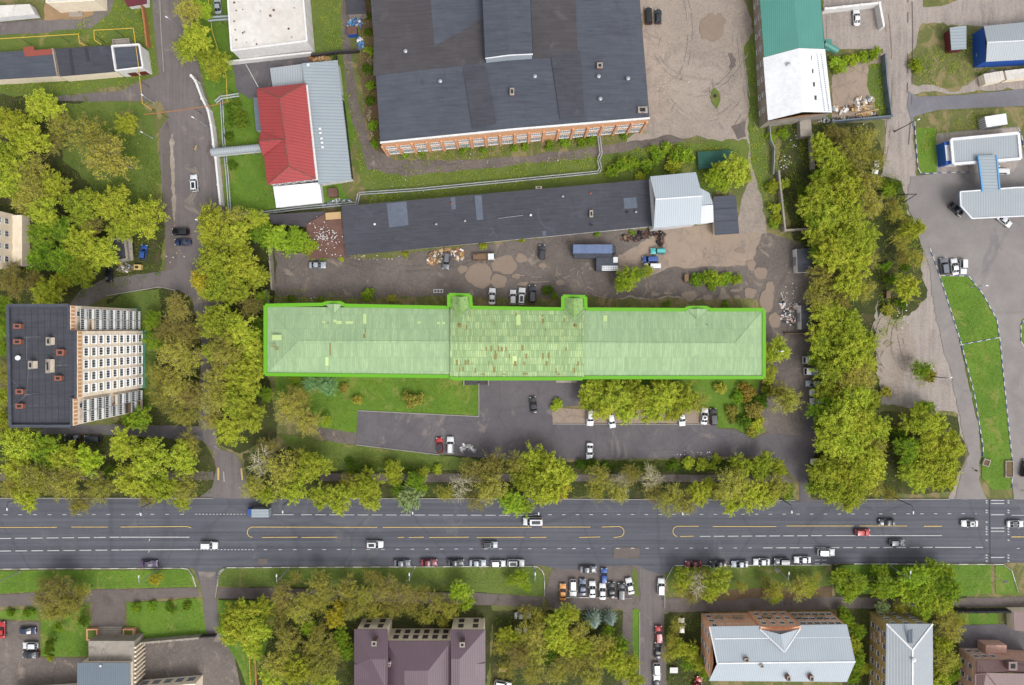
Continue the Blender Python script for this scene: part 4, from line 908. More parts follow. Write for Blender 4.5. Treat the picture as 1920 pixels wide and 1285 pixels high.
for i in range(len(qv)): mb.bar((*qv[i], 5.62 + .003 * i), (*qv[(i + 1) % len(qv)], 5.62 + .003 * i), .35, .3)
mb.build('rim', M['white_metal'], b)
mb = MB(); lq = [XY(p_, 5.9) for p_ in ((1834,292),(1868,291),(1874,356),(1842,359))]; mb.prism(lq, 5.3, 5.9, 0, top=1, bottom=True)
mb.bar((*lq[0], 5.95), (*lq[3], 5.95), .4, .3); mb.bar((*lq[1], 5.95), (*lq[2], 5.95), .4, .3); mb.build('link_roof', [M['station_blue'], M['metal_grey']], b)
mb = MB()
for x, y in ((1830,372),(1860,370),(1900,368),(1940,366),(1830,400),(1860,398),(1900,396),(1940,394),(1850,320)): p = W(x, y); mb.tube((p.x, p.y, 0), (p.x, p.y, 5.2), .2)
mb.build('column', M['white_metal'], b)
for x, y, lb in ((1845,384,'white fuel pump under the west end of the canopy'),(1885,381,'white fuel pump under the middle of the canopy')):
    t_ = thing('fuel_pump', lb, 'fuel pump', W(x, y), group='fuel pumps'); mb = MB(); mb.box((0, 0, .9), (1.0, .6, 1.6)); mb.box((0, 0, .06), (3.5, 1.2, .12)); mb.build('cabinet', M['white_metal'], t_); mb = MB(); mb.box((0, .31, 1.3), (.7, .03, .5)); mb.build('display', M['glass'], t_)
b = thing('white_kiosk', 'white box kiosk with ribbed side north of the station shop', 'kiosk')
q = walls(b, '1846 219 1886 213 1889 233 1850 239', 3.2, 'white_metal'); mb = MB(); mb.prism(q, 3.2, 3.26, 0, top=0); mb.build('roof', M['white_metal'], b)
mb = MB()
for i in range(5): t_ = .1 + .2 * i; p = Vector(q[3]) + (Vector(q[0]) - Vector(q[3])) * t_; mb.box((p.x - .06, p.y, 1.6), (.08, .12, 3))
for i in range(7): t_ = .08 + .14 * i; p = Vector(q[3]) + (Vector(q[2]) - Vector(q[3])) * t_; mb.box((p.x, p.y - .06, 1.6), (.12, .08, 3))
mb.build('rib', M['steel_dark'], b)
# ---- garages at the east side of the yard
for lb, pl in (('small black roofed garage with white west wall by the tree belt', '1494 467 1522 465 1524 510 1496 511'), ('lone black roofed garage south of the rubbish heap', '1502 573 1526 572 1527 616 1503 618')):
    b = thing('garage', lb, 'garage'); q = walls(b, pl, 3.1, 'white_wall'); mb = MB(); mb.prism(q, 3.1, 3.2, 0, top=0); mb.build('roof', M['felt'], b)
    mb = MB(); c_ = (Vector(q[0]) + Vector(q[3])) / 2; mb.box((c_.x - .03, c_.y, 1.2), (.06, 2.6, 2.3)); mb.build('door', M['steel'], b)
b, q, _ = flat('concrete_garage', 'open concrete garage by the blue car under the trees', 'garage', '205 450 235 446 240 486 212 492', 3.2, 'concrete', 'felt', .5, .6)
mb = MB(); p = W(243, 468, 2.5); mb.box((p.x, p.y, 2.4), (1.6, 6.3, .15), .05); mb.build('canopy_slab', M['concrete'], b)
b, q, _ = flat('bag_store_shed', 'small black roofed shed above the heap of blue bags', 'shed', '650 -30 683 -30 685 26 652 28', 3.2, 'concrete', 'felt', 0)
b = thing('container_hut', 'rusted sheet hut with blue side among the bags', 'hut'); p = W(663, 63); mb = MB(); mb.box((p.x, p.y, 1), (2.6, 2.4, 2), .05, 0); mb.build('wall', M['blue_wall'], b); mb = MB(); mb.box((p.x, p.y, 2.05), (2.8, 2.3, .08), .05); mb.build('roof', M['rust'], b)
# ---- plum roofed building (bottom)
PHH = 8.6
b = thing('plum_roofed_building', 'cream building with plum coloured hipped roofs and two front wings', 'building')
q = walls(b, '668 1183 725 1183 725 1204 846 1204 846 1183 907 1183 907 1400 668 1400', PHH, 'beige_wall')
rooffaces(b, [(664,1180,PHH),(727,1180,PHH),(728,1236,PHH+2.6),(695,1236,PHH+2.6),(664,1250,PHH),(727,1300,PHH+2.6),(727,1400,PHH+2.6),(664,1400,PHH)], [(0,1,2,3),(0,3,4),(3,2,5,4),(4,5,6,7)], 'purple_roof')
rooffaces(b, [(844,1181,PHH),(910,1181,PHH),(862,1236,PHH+2.6),(846,1236,PHH+2.6),(910,1400,PHH),(862,1400,PHH+2.6),(846,1400,PHH+2.6)], [(0,1,2,3),(1,4,5,2),(3,2,5,6)], 'purple_roof')
rooffaces(b, [(724,1202,PHH+.3),(847,1202,PHH+.3),(803,1258,PHH+3.4),(758,1258,PHH+3.4),(847,1400,PHH+.3),(724,1400,PHH+.3),(803,1400,PHH+3.4),(758,1400,PHH+3.4)], [(0,1,2,3),(1,4,6,2),(0,3,7,5),(3,2,6,7)], 'purple_roof')
rooffaces(b, [(664,1246,PHH+.4),(700,1246,PHH+1.4),(712,1262,PHH+2.0),(700,1275,PHH+1.4),(664,1275,PHH+.4)], [(0,1,2,3,4)], 'purple_roof', name='dormer')
rooffaces(b, [(910,1244,PHH+.4),(872,1246,PHH+1.6),(862,1262,PHH+2.0),(872,1275,PHH+1.4),(910,1275,PHH+.4)], [(0,1,2,3,4)], 'purple_roof', name='dormer')
ridge_caps(b, [((724,1202,PHH+.4),(724,1400,PHH+.4)),((847,1202,PHH+.4),(847,1400,PHH+.4))], 'brown_roof', .5, 'parapet')
stack(b, 705, 1199, PHH + 1, 1.2, 1.2, 2.6, 'brown_roof'); stack(b, 868, 1201, PHH + 1, 1.2, 1.2, 2.6, 'brown_roof'); stack(b, 731, 1243, PHH + 1.4, .5, .8, 1, 'white_wall')
facade(b, q[2], q[3], 1.2, 3.4, 2, 6, 1.5, 2.0, 2, 'frame_dark', 2); facade(b, q[4], q[5], 1.2, 3.4, 2, 2, 1.5, 2.0, 2, 'frame_dark', 2); facade(b, q[0], q[1], 1.2, 3.4, 2, 2, 1.5, 2.0, 2, 'frame_dark', 2)
# ---- brick building with pale metal roof
BH = 9.8
b = thing('brick_block', 'brick block with pale galvanised roof and triangular front gable', 'building')
q = walls(b, '1333 1178 1588 1174 1602 1240 1586 1276 1332 1274', BH, 'brick_red')
rooffaces(b, [(1330,1175,BH),(1588,1171,BH),(1604,1241,BH+2.8),(1345,1244,BH+2.8),(1588,1279,BH),(1329,1277,BH)], [(0,1,2,3),(3,2,4,5)], 'metal_pale')
a_ = [XY((1333,1178),BH), XY((1332,1274),BH)]; mb = MB(); k_ = W(1345,1244,BH+2.7); mb.add([(*a_[0],BH-.1),(*a_[1],BH-.1),(a_[0][0],k_.y,BH+2.4)], [(0,1,2),(2,1,0)]); mb.build('gable_wall', M['brick_red'], b)
rooffaces(b, [(1425,1180,BH+.5),(1464,1190,BH+2.6),(1500,1179,BH+.5),(1471,1223,BH+3.0)], [(0,1,3),(1,2,3)], 'metal_pale', name='front_gable_roof')
u0, u1 = XY((1425,1178),BH), XY((1500,1177),BH); mb = MB(); mb.prism([(u0[0],u0[1]+.6),(u1[0],u1[1]+.6),(u1[0],u1[1]-1),(u0[0],u0[1]-1)], 0, BH+.4, 0, top=0)
k_ = W(1464,1190,BH+2.5); mb.add([(u0[0],u0[1]+.6,BH+.4),(u1[0],u1[1]+.6,BH+.4),(k_.x,u0[1]+.6,BH+2.5)], [(0,1,2),(2,1,0)]); mb.build('projecting_bay', M['brick_red'], b)
ridge_caps(b, [((1345,1244,BH+2.8),(1604,1241,BH+2.8)),((1425,1180,BH+.6),(1471,1223,BH+3)),((1500,1179,BH+.6),(1471,1223,BH+3)),((1340,1198,BH+.9),(1594,1196,BH+.9)),((1330,1175,BH),(1345,1244,BH+2.8))], 'white_metal', .35)
facade(b, q[0], (u0[0], q[0][1]), 1.3, 3.0, 3, 6, 1.5, 1.6, 2); facade(b, (u1[0], q[1][1]), q[1], 1.3, 3.0, 3, 6, 1.5, 1.6, 2); facade(b, (u0[0], u0[1] + .62), (u1[0], u1[1] + .62), 1.3, 3., 3, 4, 1.3, 1.6, 2)
facade(b, q[4], q[0], 1.3, 3.0, 3, 3, 1.3, 1.6, 2)
stack(b, 1398, 1235, BH + 2.2, 1.2, .9, 1.0); stack(b, 1475, 1268, BH + .8, .8, 1.3, 1.5); stack(b, 1518, 1268, BH + .8, .9, 1.4, 1.5); stack(b, 1427, 1247, BH + 2.6, .8, .7, .7, 'white_metal')
mb = MB()
for k, (x, y, w_) in enumerate(((1385,1160,10),(1440,1158,9),(1500,1156,9),(1540,1156,9),(1350,1158,7))): 
    p = W(x, y, 5); mb.box((p.x, q[0][1] + .62, 4.2), (w_ * S * 2, 1.2, .14), 0, 0); mb.box((p.x, q[0][1] + 1.2, 4.75), (w_ * S * 2, .06, 1.0), 0, 1)
mb.build('balcony', [M['concrete'], M['timber']], b)
# ---- yellow brick building
b = thing('yellow_brick_house', 'ochre brick block with grey hipped metal roof behind lime trees', 'building')
YH = 9.4
q = walls(b, '1664 1173 1746 1173 1747 1400 1661 1400', YH, 'brick_yellow')
rooffaces(b, [(1662,1170,YH),(1749,1170,YH),(1711,1219,YH+2.2),(1711,1400,YH+2.2),(1750,1400,YH),(1659,1400,YH)], [(0,1,2),(1,4,3,2),(5,0,2,3)], 'metal_grey_x')
ridge_caps(b, [((1711,1219,YH+2.2),(1711,1400,YH+2.2)),((1662,1170,YH),(1711,1219,YH+2.2)),((1749,1170,YH),(1711,1219,YH+2.2))], 'white_metal', .45)
facade(b, q[3], q[0], 1.2, 3.0, 3, 9, 1.5, 1.6, 2); facade(b, q[0], q[1], 1.2, 3, 3, 3, 1.5, 1.6, 2)
rooffaces(b, [(1702,1183,YH+1.6),(1711,1180,YH+2.1),(1711,1206,YH+2.3),(1703,1206,YH+1.8)], [(0,1,2,3)], 'metal_blue', name='dormer'); vent(b, 1711, 1236, YH + 2, .5, .7, 'white_metal')
for z in (4, 7): mb = MB(); p = W(1633, 1193, z); mb.box((q[0][0] - .6, p.y, z), (1.2, 3, .15), 0, 0); mb.box((q[0][0] - 1.2, p.y, z + .5), (.08, 3, 1), 0, 1); mb.build('balcony', [M['concrete'], M['timber']], b)
# ---- pink house bottom right
b = thing('pink_brick_house', 'pink brick house with brown ribbed roofs at the lower right corner', 'building')
GH = 8
q = walls(b, '1833 1240 1885 1240 1960 1245 1960 1400 1828 1400', GH, 'pink_wall')
rooffaces(b, [(1831,1238,GH),(1882,1238,GH),(1880,1260,GH+1.5),(1850,1262,GH+1.5),(1831,1266,GH),(1960,1244,GH),(1960,1262,GH+2)], [(0,1,2,3),(0,3,4),(1,5,6,2)], 'brown_roof')
rooffaces(b, [(1828,1264,GH),(1850,1262,GH+1.6),(1960,1264,GH+2.2),(1960,1400,GH+2),(1826,1400,GH)], [(0,1,2,3,4)], 'brown_roof')
b_ = stack(b, 1893, 1245, GH + 1, 2.2, 2.2, 1.2, 'brown_roof', 'turret', capm='brown_roof'); facade(b, q[4], q[0], 1.2, 3.1, 2, 6, 1.3, 1.7, 2); facade(b, q[0], q[1], 1.2, 3.1, 2, 3, 1.3, 1.7, 2)
p = W(1868, 1238, 3.6); mb = MB(); mb.box((p.x, q[0][1] + 1.2, 1.8), (6, 2.4, 3.6)); mb.build('bay', M['pink_wall'], b)
b, q, _ = flat('maroon_roofed_shed', 'flat maroon roofed shed at the right edge above the dark fence', 'shed', '1900 1147 1960 1146 1960 1190 1902 1182', 3, 'beige_wall', 'brown_roof', 0)
# ---- bottom left cluster
b = thing('concrete_entrance_block', 'weathered concrete entrance block with two grassy planters', 'building')
q = walls(b, '166 1202 252 1202 250 1400 168 1400', 5, 'concrete'); mb = MB(); mb.prism(q, 5, 5.05, 0, top=0); mb.build('roof', M['concrete'], b)
for x, y in ((173,1190),(241,1190)):
    p = W(x, y, 1); o = MB(); sx = 3
    for (dx, dy, ax, ay) in ((0,1.5,3.2,.35),(0,-1.5,3.2,.35),(1.42,0,.35,2.66),(-1.42,0,.35,2.66)): o.box((p.x + dx, p.y + dy, .6), (ax, ay, 1.2))
    ob = o.build('planter', M['brick'], b); mb = MB(); mb.box((p.x, p.y, .5), (2.5, 2.6, .9)); mb.build('planter_grass', M['grass'], ob)
mb = MB(); p = W(207, 1188); 
for i in range(8): mb.box((p.x, p.y + 1.8 - .5 * i, .08 + .08 * i), (7, .5, .16 + .16 * i))
mb.build('steps', M['concrete'], b)
mb = MB(); 
for i in range(9): p = XY((257, 1212 + i * 8), 4); mb.box((p[0] - .2, p[1], 2.5), (.9, .5, 5))
mb.build('buttress', M['beige_wall'], b)
b = thing('blue_grey_hall', 'bluegrey ribbed sheet roof at the bottom edge behind the concrete block', 'building')
walls(b, '148 1246 242 1246 242 1400 148 1400', 7, 'beige_wall'); rooffaces(b, [(145,1243,7.2),(244,1243,7.2),(245,1400,7.2),(143,1400,7.2)], [(0,1,2,3)], 'metal_blue'); vent(b, 189, 1248, 7.3, .3, .3, 'white_metal')
b, q, _ = flat('cream_wing', 'cream wing with dark windows at the bottom edge left of the bluegrey roof', 'building', '20 1306 146 1298 146 1400 20 1400', 5.5, 'beige_wall', 'white_roof', .3); facade(b, q[0], q[1], 1, 3, 1, 6, 1.8, 2.2, 3, 'frame_white', 2)
b, q, _ = flat('cream_wing', 'cream wing with slanted windows right of the bluegrey roof', 'building', '246 1292 366 1282 362 1400 246 1400', 5.0, 'beige_wall', 'white_roof', .3); facade(b, q[0], q[1], 1, 3, 1, 5, 2.2, 2.4, 3, 'frame_white', 2)
# ------------------------------------------------------------------ walls, fences, pipes, poles
def fence(name, label, pts, h, th, mat, seg=None, cat='fence', rail=None):
    b = thing(name, label, cat); q = [W(x, y) for x, y in px(pts)]
    mb = MB(); pm = MB()
    for a_, c_ in zip(q[:-1], q[1:]):
        L = (c_ - a_).length; n = max(1, round(L / seg)) if seg else 1
        for j in range(n):
            p0 = a_ + (c_ - a_) * (j / n); p1 = a_ + (c_ - a_) * ((j + 1) / n); e = (p1 - p0).normalized() * .06
            mb.bar((p0.x + e.x, p0.y + e.y, h / 2), (p1.x - e.x, p1.y - e.y, h / 2), th, h); pm.box((p0.x, p0.y, h / 2 + .05), (th + .12, th + .12, h + .1))
    mb.build('panel', M[mat], b); pm.build('fence_post', M[rail or mat], b); return b
fence('street_wall', 'long white concrete wall curving along the side street', '366 148 374 158 386 190 397 212 403 240 407 275 411 300 416 350 420 388', 2.6, .55, 'white_wall', 6, 'wall')
fence('white_wall', 'white wall joining the white block to the street wall', '432 121 588 104', 2.2, .5, 'white_wall', 8, 'wall')
fence('court_wall', 'pale concrete wall at the west end of the muddy yard', '510 466 515 545', 2.6, .4, 'concrete', 4, 'wall')
fence('court_fence', 'short grey fence between the muddy yard and the green roof corner', '502 545 506 571', 2, .2, 'steel', 3)
fence('white_yard_wall', 'white wall around the small yard beside the teal roof', '1540 25 1640 14 1648 58', 2.8, .6, 'white_wall', 6, 'wall')
fence('sheet_fence', 'grey sheet fence round the timber yard east of the white hall', '1652 108 1656 160 1664 222 1640 224 1552 232', 2.4, .35, 'metal_blue', 5)
fence('wavy_fence', 'thin grey fence winding south from the white hall', '1438 230 1441 265 1448 280 1446 330', 2, .15, 'steel', 4)
fence('concrete_wall', 'pale concrete wall cornering at the tree belt beside the yard', '1455 325 1461 380 1467 434 1512 431', 2.3, .5, 'concrete', 6, 'wall')
fence('black_fence', 'long black fence with its shadow built in along the lower right footpath', '1786 1143 1990 1141', 2.2, .5, 'dark', 3)  # black and extra thick: the fence's cast shadow is part of the bar
fence('striped_wall', 'pale slatted wall from the concrete block to the dark gate', '264 1200 380 1190', 2.4, .5, 'concrete', 1.6, 'wall')
fence('steel_gate', 'dark steel gate across the lane left of the lower woods', '380 1190 408 1189', 2, .25, 'steel_dark', 2, 'gate')
fence('brown_fence', 'thin rusty brown fence beside the street at the top left', '270 4 276 40 282 92', 2, .45, 'pipe_orange', 5)
fence('annex_fence', 'dark sheet fence along the east side of the grey annex', '632 108 648 210 662 338', 2.2, .2, 'steel_dark', 4)
fence('back_fence', 'dark fence between the white block and the grey annex', '588 108 640 101 676 99', 2, .4, 'steel_dark', 4)
fence('gas_fence', 'low yellow railing beside the brown pipe in the lower woods', '469 1216 472 1300', .9, .1, 'pipe_yellow', 3)
fence('hut_fence', 'low dark fence beside the lone garage', '1470 626 1518 625', 1.2, .2, 'timber2', 3)
def pipe(name, label, pts, r, mat, n2=1, gap=.6, sup=8, cat='pipe'):
    b = thing(name, label, cat); q = [W(*p) for p in pts]; mb = MB(); sm = MB()
    for k in range(n2):
        off = (k - (n2 - 1) / 2) * gap
        for a_, c_ in zip(q[:-1], q[1:]):
            d = c_ - a_; nn = Vector((-d.y, d.x, 0)); 
            nn = nn.normalized() * off if nn.length > .01 else Vector((off, 0, 0))
            mb.tube(a_ + nn, c_ + nn, r, r, 8)
    for a_, c_ in zip(q[:-1], q[1:]):
        L = (c_ - a_).length; m_ = max(1, int(L / sup))
        for j in range(m_):
            p = a_ + (c_ - a_) * ((j + .5) / m_)
            if p.z > .6: sm.tube((p.x, p.y, 0), (p.x, p.y, p.z - r), .07, .07, 6)
    mb.build('pipe_run', M[mat], b); 
    if sm.v: sm.build('support', M['steel_dark'], b)
    return b
hp = 1.2
pipe('heating_pipe', 'twin white heating pipes running north of the long shed', [(668,386,hp),(673,363,hp),(780,356,hp),(1122,323,hp),(1126,316,hp),(1122,300,hp),(1127,288,hp),(1122,250,hp)], .16, 'pipe_white', 2, .62)
pipe('heating_pipe', 'twin white heating pipes from the lime trees to the long shed', [(448,405,hp),(560,391,hp),(668,381,hp)], .16, 'pipe_white', 2, .62)
pipe('heating_pipe', 'twin white heating pipes beside the long white street wall', [(415,186,hp),(419,260,hp),(426,330,hp),(431,402,hp)], .16, 'pipe_white', 2, .62)
pipe('heating_pipe', 'short twin pipe bend near the bush left of the red roof', [(404,192,2.5),(414,183,2.5),(448,178,2.5)], .2, 'pipe_white', 2, .7)
pipe('pipe_bridge', 'grey pipe bridge between the trees and the white block', [(390,36,4),(430,33,4)], .3, 'metal_grey', 2, .9)
YH_ = 5
pipe('gas_pipe', 'yellow gas pipe on posts over the left garage row', [(-60,80,YH_),(0,73,YH_),(147,64,YH_),(149,80,YH_),(160,86,4.2)], .1, 'pipe_yellow')
pipe('gas_pipe', 'yellow gas pipe looping over the white walled shed to the street', [(190,84,4),(177,75,YH_),(176,57,YH_),(250,53,YH_),(258,110,YH_),(267,194,YH_),(285,206,2)], .1, 'pipe_yellow', sup=14)
pipe('gas_pipe', 'long ochre pipe crossing the side street on thin posts', [(270,215,YH_),(330,208,YH_),(398,198,YH_),(430,190,YH_)], .12, 'pipe_orange', 1, .45, 18)
pipe('gas_pipe', 'yellow gas pipe going south between the lime trees at the top', [(388,-20,4),(398,60,4),(424,140,4),(426,190,4)], .09, 'pipe_yellow')
pipe('brown_pipe', 'thick rusty pipe in the lower woods beside the yellow railing', [(477,1208,.6),(481,1300,.6)], .28, 'pipe_orange')
def lamp(x, y, ang, label, h=10, arm=1.8, group=None, col='steel', head='white_metal', nm='street_lamp'):
    b = thing(nm, label, 'street lamp', W(x, y), group=group)
    mb = MB(); mb.tube((0, 0, 0), (0, 0, h), .16, .09, 8); mb.tube((0, 0, 0), (0, 0, .5), .28, .24, 8); mb.build('pole', M[col], b)
    a = math.radians(ang); e = Vector((math.cos(a) * arm, math.sin(a) * arm, h + .3))
    mb = MB(); mb.tube((0, 0, h - .05), e, .06, .05, 6); mb.build('arm', M[col], b)
    mb = MB(); mb.box((e.x, e.y, e.z), (.75, .3, .16), a); mb.box((e.x, e.y, e.z + .08), (.5, .2, .1), a); mb.build('lamp_head', M[head], b); return b
for x, y, lb in ((38,1072,'leftmost lamp on the south verge of the main road'),(296,1069,'lamp on the south verge beside the small yellow shrub'),(541,1067,'lamp on the south verge below the yellow lane loop'),(777,1065,'lamp on the south verge behind the dark parked car'),(1001,1064,'lamp at the east end of the long south verge'),(1452,1063,'lamp behind the parked grey car on the right south verge'),(1668,1061,'lamp among the lime trees on the right south verge')):
    lamp(x, y, 88, 'pale grey ' + lb, group='lamps of the south verge')
for x, y, lb in ((62,926,'at the far left'),(300,935,'left of the side street'),(552,931,'right of the blue truck'),(783,933,'beside the pale willow'),(1007,934,'above the white van'),(1263,934,'above the second yellow loop'),(1457,931,'at the yard exit corner'),(1673,932,'above the dark driving car')):
    lamp(x, y, -88, 'street lamp on the north kerb of the main road ' + lb, group='lamps of the north side', col='steel_dark')
for x, y, an, lb, h in ((395,242,150,'white lamp leaning over the side street at the pipe bridge',9),(345,60,150,'lamp between the trees at the top of the side street',8),(290,194,140,'small lamp on the grass corner by the gas pipe',5),(1677,247,20,'dark pole with lamp on the corner of the station lawn',10),(402,424,160,'lamp head among lime trees beside the two parked dark cars',9),(1738,705,10,'pole leaning from the lone shrub over the access road',9),(1820,538,0,'thin lamp on the curved edge of the station lawn',5),(286,259,150,'short lamp on the meadow west of the side street',4),(1434,657,0,'short lamp at the east end of the green roof',10)):
    lamp(x, y, an, lb, h, 1.0, col='steel_dark' if 'dark' in lb or 'shrub' in lb else 'steel')
b = thing('braced_pole', 'braced dark power pole beside the access road right of the belt', 'power pole')
mb = MB(); p0, p1, p2 = W(1676, 366), W(1694, 380), W(1719, 364, 10); mb.tube(p0, p2 , .14, .1, 7); mb.build('pole', M['steel_dark'], b); mb = MB(); mb.tube(p1, p2, .12, .09, 7); mb.build('brace', M['steel_dark'], b)
b = thing('power_line', 'pair of thin cables hung along the south verge lamps', 'cable'); mb = MB()
pts = [W(x, y, 9.2) for x, y in ((-60,1098),(15,1097),(262,1095),(519,1093),(768,1091),(1003,1090),(1478,1089),(1705,1086),(1990,1084))]
for k in (-.4, .4):
    for a_, c_ in zip(pts[:-1], pts[1:]): 
        m_ = (a_ + c_) / 2 - Vector((0, 0, .5)); mb.tube(a_ + Vector((0, k, 0)), m_ + Vector((0, k, 0)), .018, .018, 4); mb.tube(m_ + Vector((0, k, 0)), c_ + Vector((0, k, 0)), .018, .018, 4)
mb.build('cable', M['felt_brown'], b)
b = thing('power_line', 'overhead cable from the white block to the red roof corner', 'cable'); mb = MB(); mb.tube(W(461,121,7), W(484,163,7), .07, .07, 4); mb.build('cable', M['white_wall'], b)
# signs
def sign(x, y, ang, label, mat, sz=(.9, .9), h=2.6, name='road_sign', bw=False):
    b = thing(name, label, 'sign', W(x, y), math.radians(ang)); mb = MB(); mb.tube((0, 0, 0), (0, 0, h), .05, .05, 6); mb.build('pole', M['steel'], b)
    mb = MB(); mb.box((0, .07, h - sz[1] / 2), (sz[0], .05, sz[1])); mb.box((0, .1, h - sz[1] / 2), (sz[0] * .8, .02, sz[1] * .8), mi=1); mb.build('sign_plate', [M[mat], M['white_paint' if not bw else mat]], b)
sign(1450, 1064, 20, 'yellow flag banner on a post behind the grey parked car', 'yellow_paint', (1.4, 2.6), 4)
sign(1679, 1070, 60, 'tall blue and white road sign among the lime trees', 'blue_wall', (2.2, 1.8), 6)
sign(1861, 1079, 20, 'lime green bordered crossing sign on the path across the verge', 'yellow_paint', (1.5, 1.3), 6)
sign(1908, 917, 0, 'small yellow bordered sign right of the station lawn tip', 'yellow_paint', (1.2, 1.2), 3)
sign(375, 282, 70, 'small yellow sign at the round patch on the side street', 'yellow_paint', (1.4, .9), 3)
b = thing('hatch_frame', 'ochre square shaft frame in the grass by the big lime tree', 'frame', W(1693, 802)); mb = MB()
for dx, dy, ax, ay in ((0,1.1,2.4,.22),(0,-1.1,2.4,.22),(1.1,0,.22,2),(-1.1,0,.22,2)): mb.box((dx, dy, .4), (ax, ay, .8))
mb.build('frame', M['pipe_orange'], b); mb = MB(); mb.box((0, 0, .1), (1.2, 1.2, .2)); mb.build('hatch_cover', M['dark'], b)
for x, y, s_, a_, lb in ((1847,867,(2.0,1.8),-20,'small dark concrete flower box at the tip of the station lawn'),(1890,879,(2.4,4.6),0,'long concrete flower box with soil on the east lawn edge')):
    b = thing('flower_box', lb, 'planter', W(x, y), math.radians(a_)); mb = MB(); sx, sy = s_
    for dx, dy, ax, ay in ((0,sy/2,sx,.25),(0,-sy/2,sx,.25),(sx/2-.12,0,.25,sy-.25),(-sx/2+.12,0,.25,sy-.25)): mb.box((dx, dy, .35), (ax, ay, .7))
    mb.build('rim', M['concrete'], b); mb = MB(); mb.box((0, 0, .25), (sx - .4, sy - .3, .5)); mb.build('soil', M['soil'], b)
b = thing('white_bench', 'white slatted pallet lying on the grass north of the green roof', 'pallet', W(822, 546)); mb = MB()
for dx, dy, ax, ay in ((0,.45,2.8,.15),(0,-.45,2.8,.15),(1.3,0,.2,.75),(-1.3,0,.2,.75),(.45,0,.2,.75),(-.45,0,.2,.75)): mb.box((dx, dy, .15), (ax, ay, .2))
mb.build('slat', M['white_metal'], b)
for x, y, lb in ((1285,522,'brown metal box at the west end of the round hedge'),(1661,553,'brown box lying in the scrub of the tree belt')):
    b = thing('metal_box', lb, 'box', W(x, y)); mb = MB(); mb.box((0, 0, .7), (1.1, 2.0, 1.4)); mb.build('body', M['rust'], b); mb = MB(); mb.box((0, 0, 1.43), (1.2, 2.1, .08)); mb.build('lid', M['timber2'], b)
b = thing('tank_pit', 'round rusty manhole on a grass patch in the dirt lot', 'manhole', W(1340, 181)); mb = MB(); mb.tube((0, 0, 0), (0, 0, .4), .65, .6, 14); mb.build('ring', M['rust'], b); mb = MB(); mb.tube((0, 0, .3), (0, 0, .43), .4, .4, 12); mb.build('manhole_cover', M['dark'], b)
sheet('grass_patch', '1332 172 1339 165 1347 173 1350 186 1343 205 1336 195 1331 184', 'grass', .4)
for x, y, lb in ((584,735,'left'),(1021,767,'right')) : pass
sheet('road_patch', '1371 238 1396 228 1398 256 1382 262', 'path', .5); sheet('road_patch', '1366 98 1375 100 1378 130 1368 132', 'path', .9, step=.5)
b = thing('green_shelter', 'flat dark green tarpaulin sheet with ties under the bright tree', 'tarpaulin')
M['tarp_green'] = surf('dark_green_net', P(44,84,74), P(56,98,84), None, big=.3, mid=1)
mb = MB(); q = [XY(p_, 1.5) for p_ in px('1308 285 1374 281 1368 310 1310 318')]; mb.prism(q, 1.4, 1.5, 0, top=0, bottom=True); mb.build('tarpaulin_sheet', M['tarp_green'], b)
mb = MB()
for p_ in q: mb.tube((p_[0], p_[1], 0), (p_[0], p_[1], 1.4), .06)
mb.build('post', M['steel_dark'], b)
flat('concrete_shed', 'small stained concrete shed south of the white roofed hall', 'shed', '1499 222 1520 222 1523 255 1501 256', 2.6, 'concrete', 'concrete', 0)
fence('concrete_strip', 'thick weathered concrete wall running south from the small shed', '1517 256 1519 290 1521 320', 1.6, .9, 'concrete', 5, 'wall')
# ---- rubbish, timber and scrap
def debris(name, label, areas, n, mats, smin=.15, smax=.7, zmax=.6, cat='rubbish'):
    random.seed(hash(label) % 1000 if False else len(label)); mb = MB()
    for i in range(n):
        x, y, rx, ry = random.choice(areas); a = random.random() * 2 * PI; r = math.sqrt(random.random())
        p = W(x + rx * r * math.cos(a), y + ry * r * math.sin(a)); z = random.random() ** 2 * zmax * (1 - r * .7)
        s1, s2, s3 = (random.uniform(smin, smax) for _ in range(3))
        if i % 3 == 0:
            n_ = 7; vs = [Vector((p.x, p.y, z + s3 * .7))] + [Vector((p.x + s1 * .6 * math.cos(2 * PI * k / n_) * random.uniform(.7, 1.2), p.y + s1 * .6 * math.sin(2 * PI * k / n_) * random.uniform(.7, 1.2), z)) for k in range(n_)]
            mb.add(vs, [(0, 1 + k, 1 + (k + 1) % n_) for k in range(n_)], random.randrange(len(mats)))
        else: mb.box((p.x, p.y, z + s3 * .2), (s1, s2 * .6, s3 * .5), random.random() * 3, random.randrange(len(mats)), random.uniform(-.4, .4))
    o = mb.build(name, [M[m_] for m_ in mats]); tag(o, label, cat, kind='stuff'); return o
WH_ = ['white_metal', 'white_wall']
debris('bag_heap', 'heap of white and blue plastic bags by the small shed', [(666,44,14,15),(676,82,5,10)], 130, ['white_metal', 'kerb_blue', 'tarp_blue', 'station_blue'], .5, 1.2, 1.4)
debris('rubbish_heap', 'spilled heap of pale rubbish bags in the east yard', [(1475,592,12,14),(1484,600,8,12),(1466,570,5,8),(1490,575,8,5)], 170, ['white_metal', 'white_wall', 'tarp_dark', 'concrete', 'pink_wall'], .2, .9, 1)
debris('branch_pile', 'brown pile of branches and boards south of the long shed', [(820,482,18,10),(838,472,14,6)], 140, ['timber2', 'timber', 'bark', 'white_wall'], .1, 1.3, .9)
debris('carton_pile', 'pile of orange and white cartons beside the dark van', [(860,478,10,12),(808,491,6,5)], 70, ['timber', 'white_wall', 'timber', 'pipe_orange'], .3, 1.2, .6)
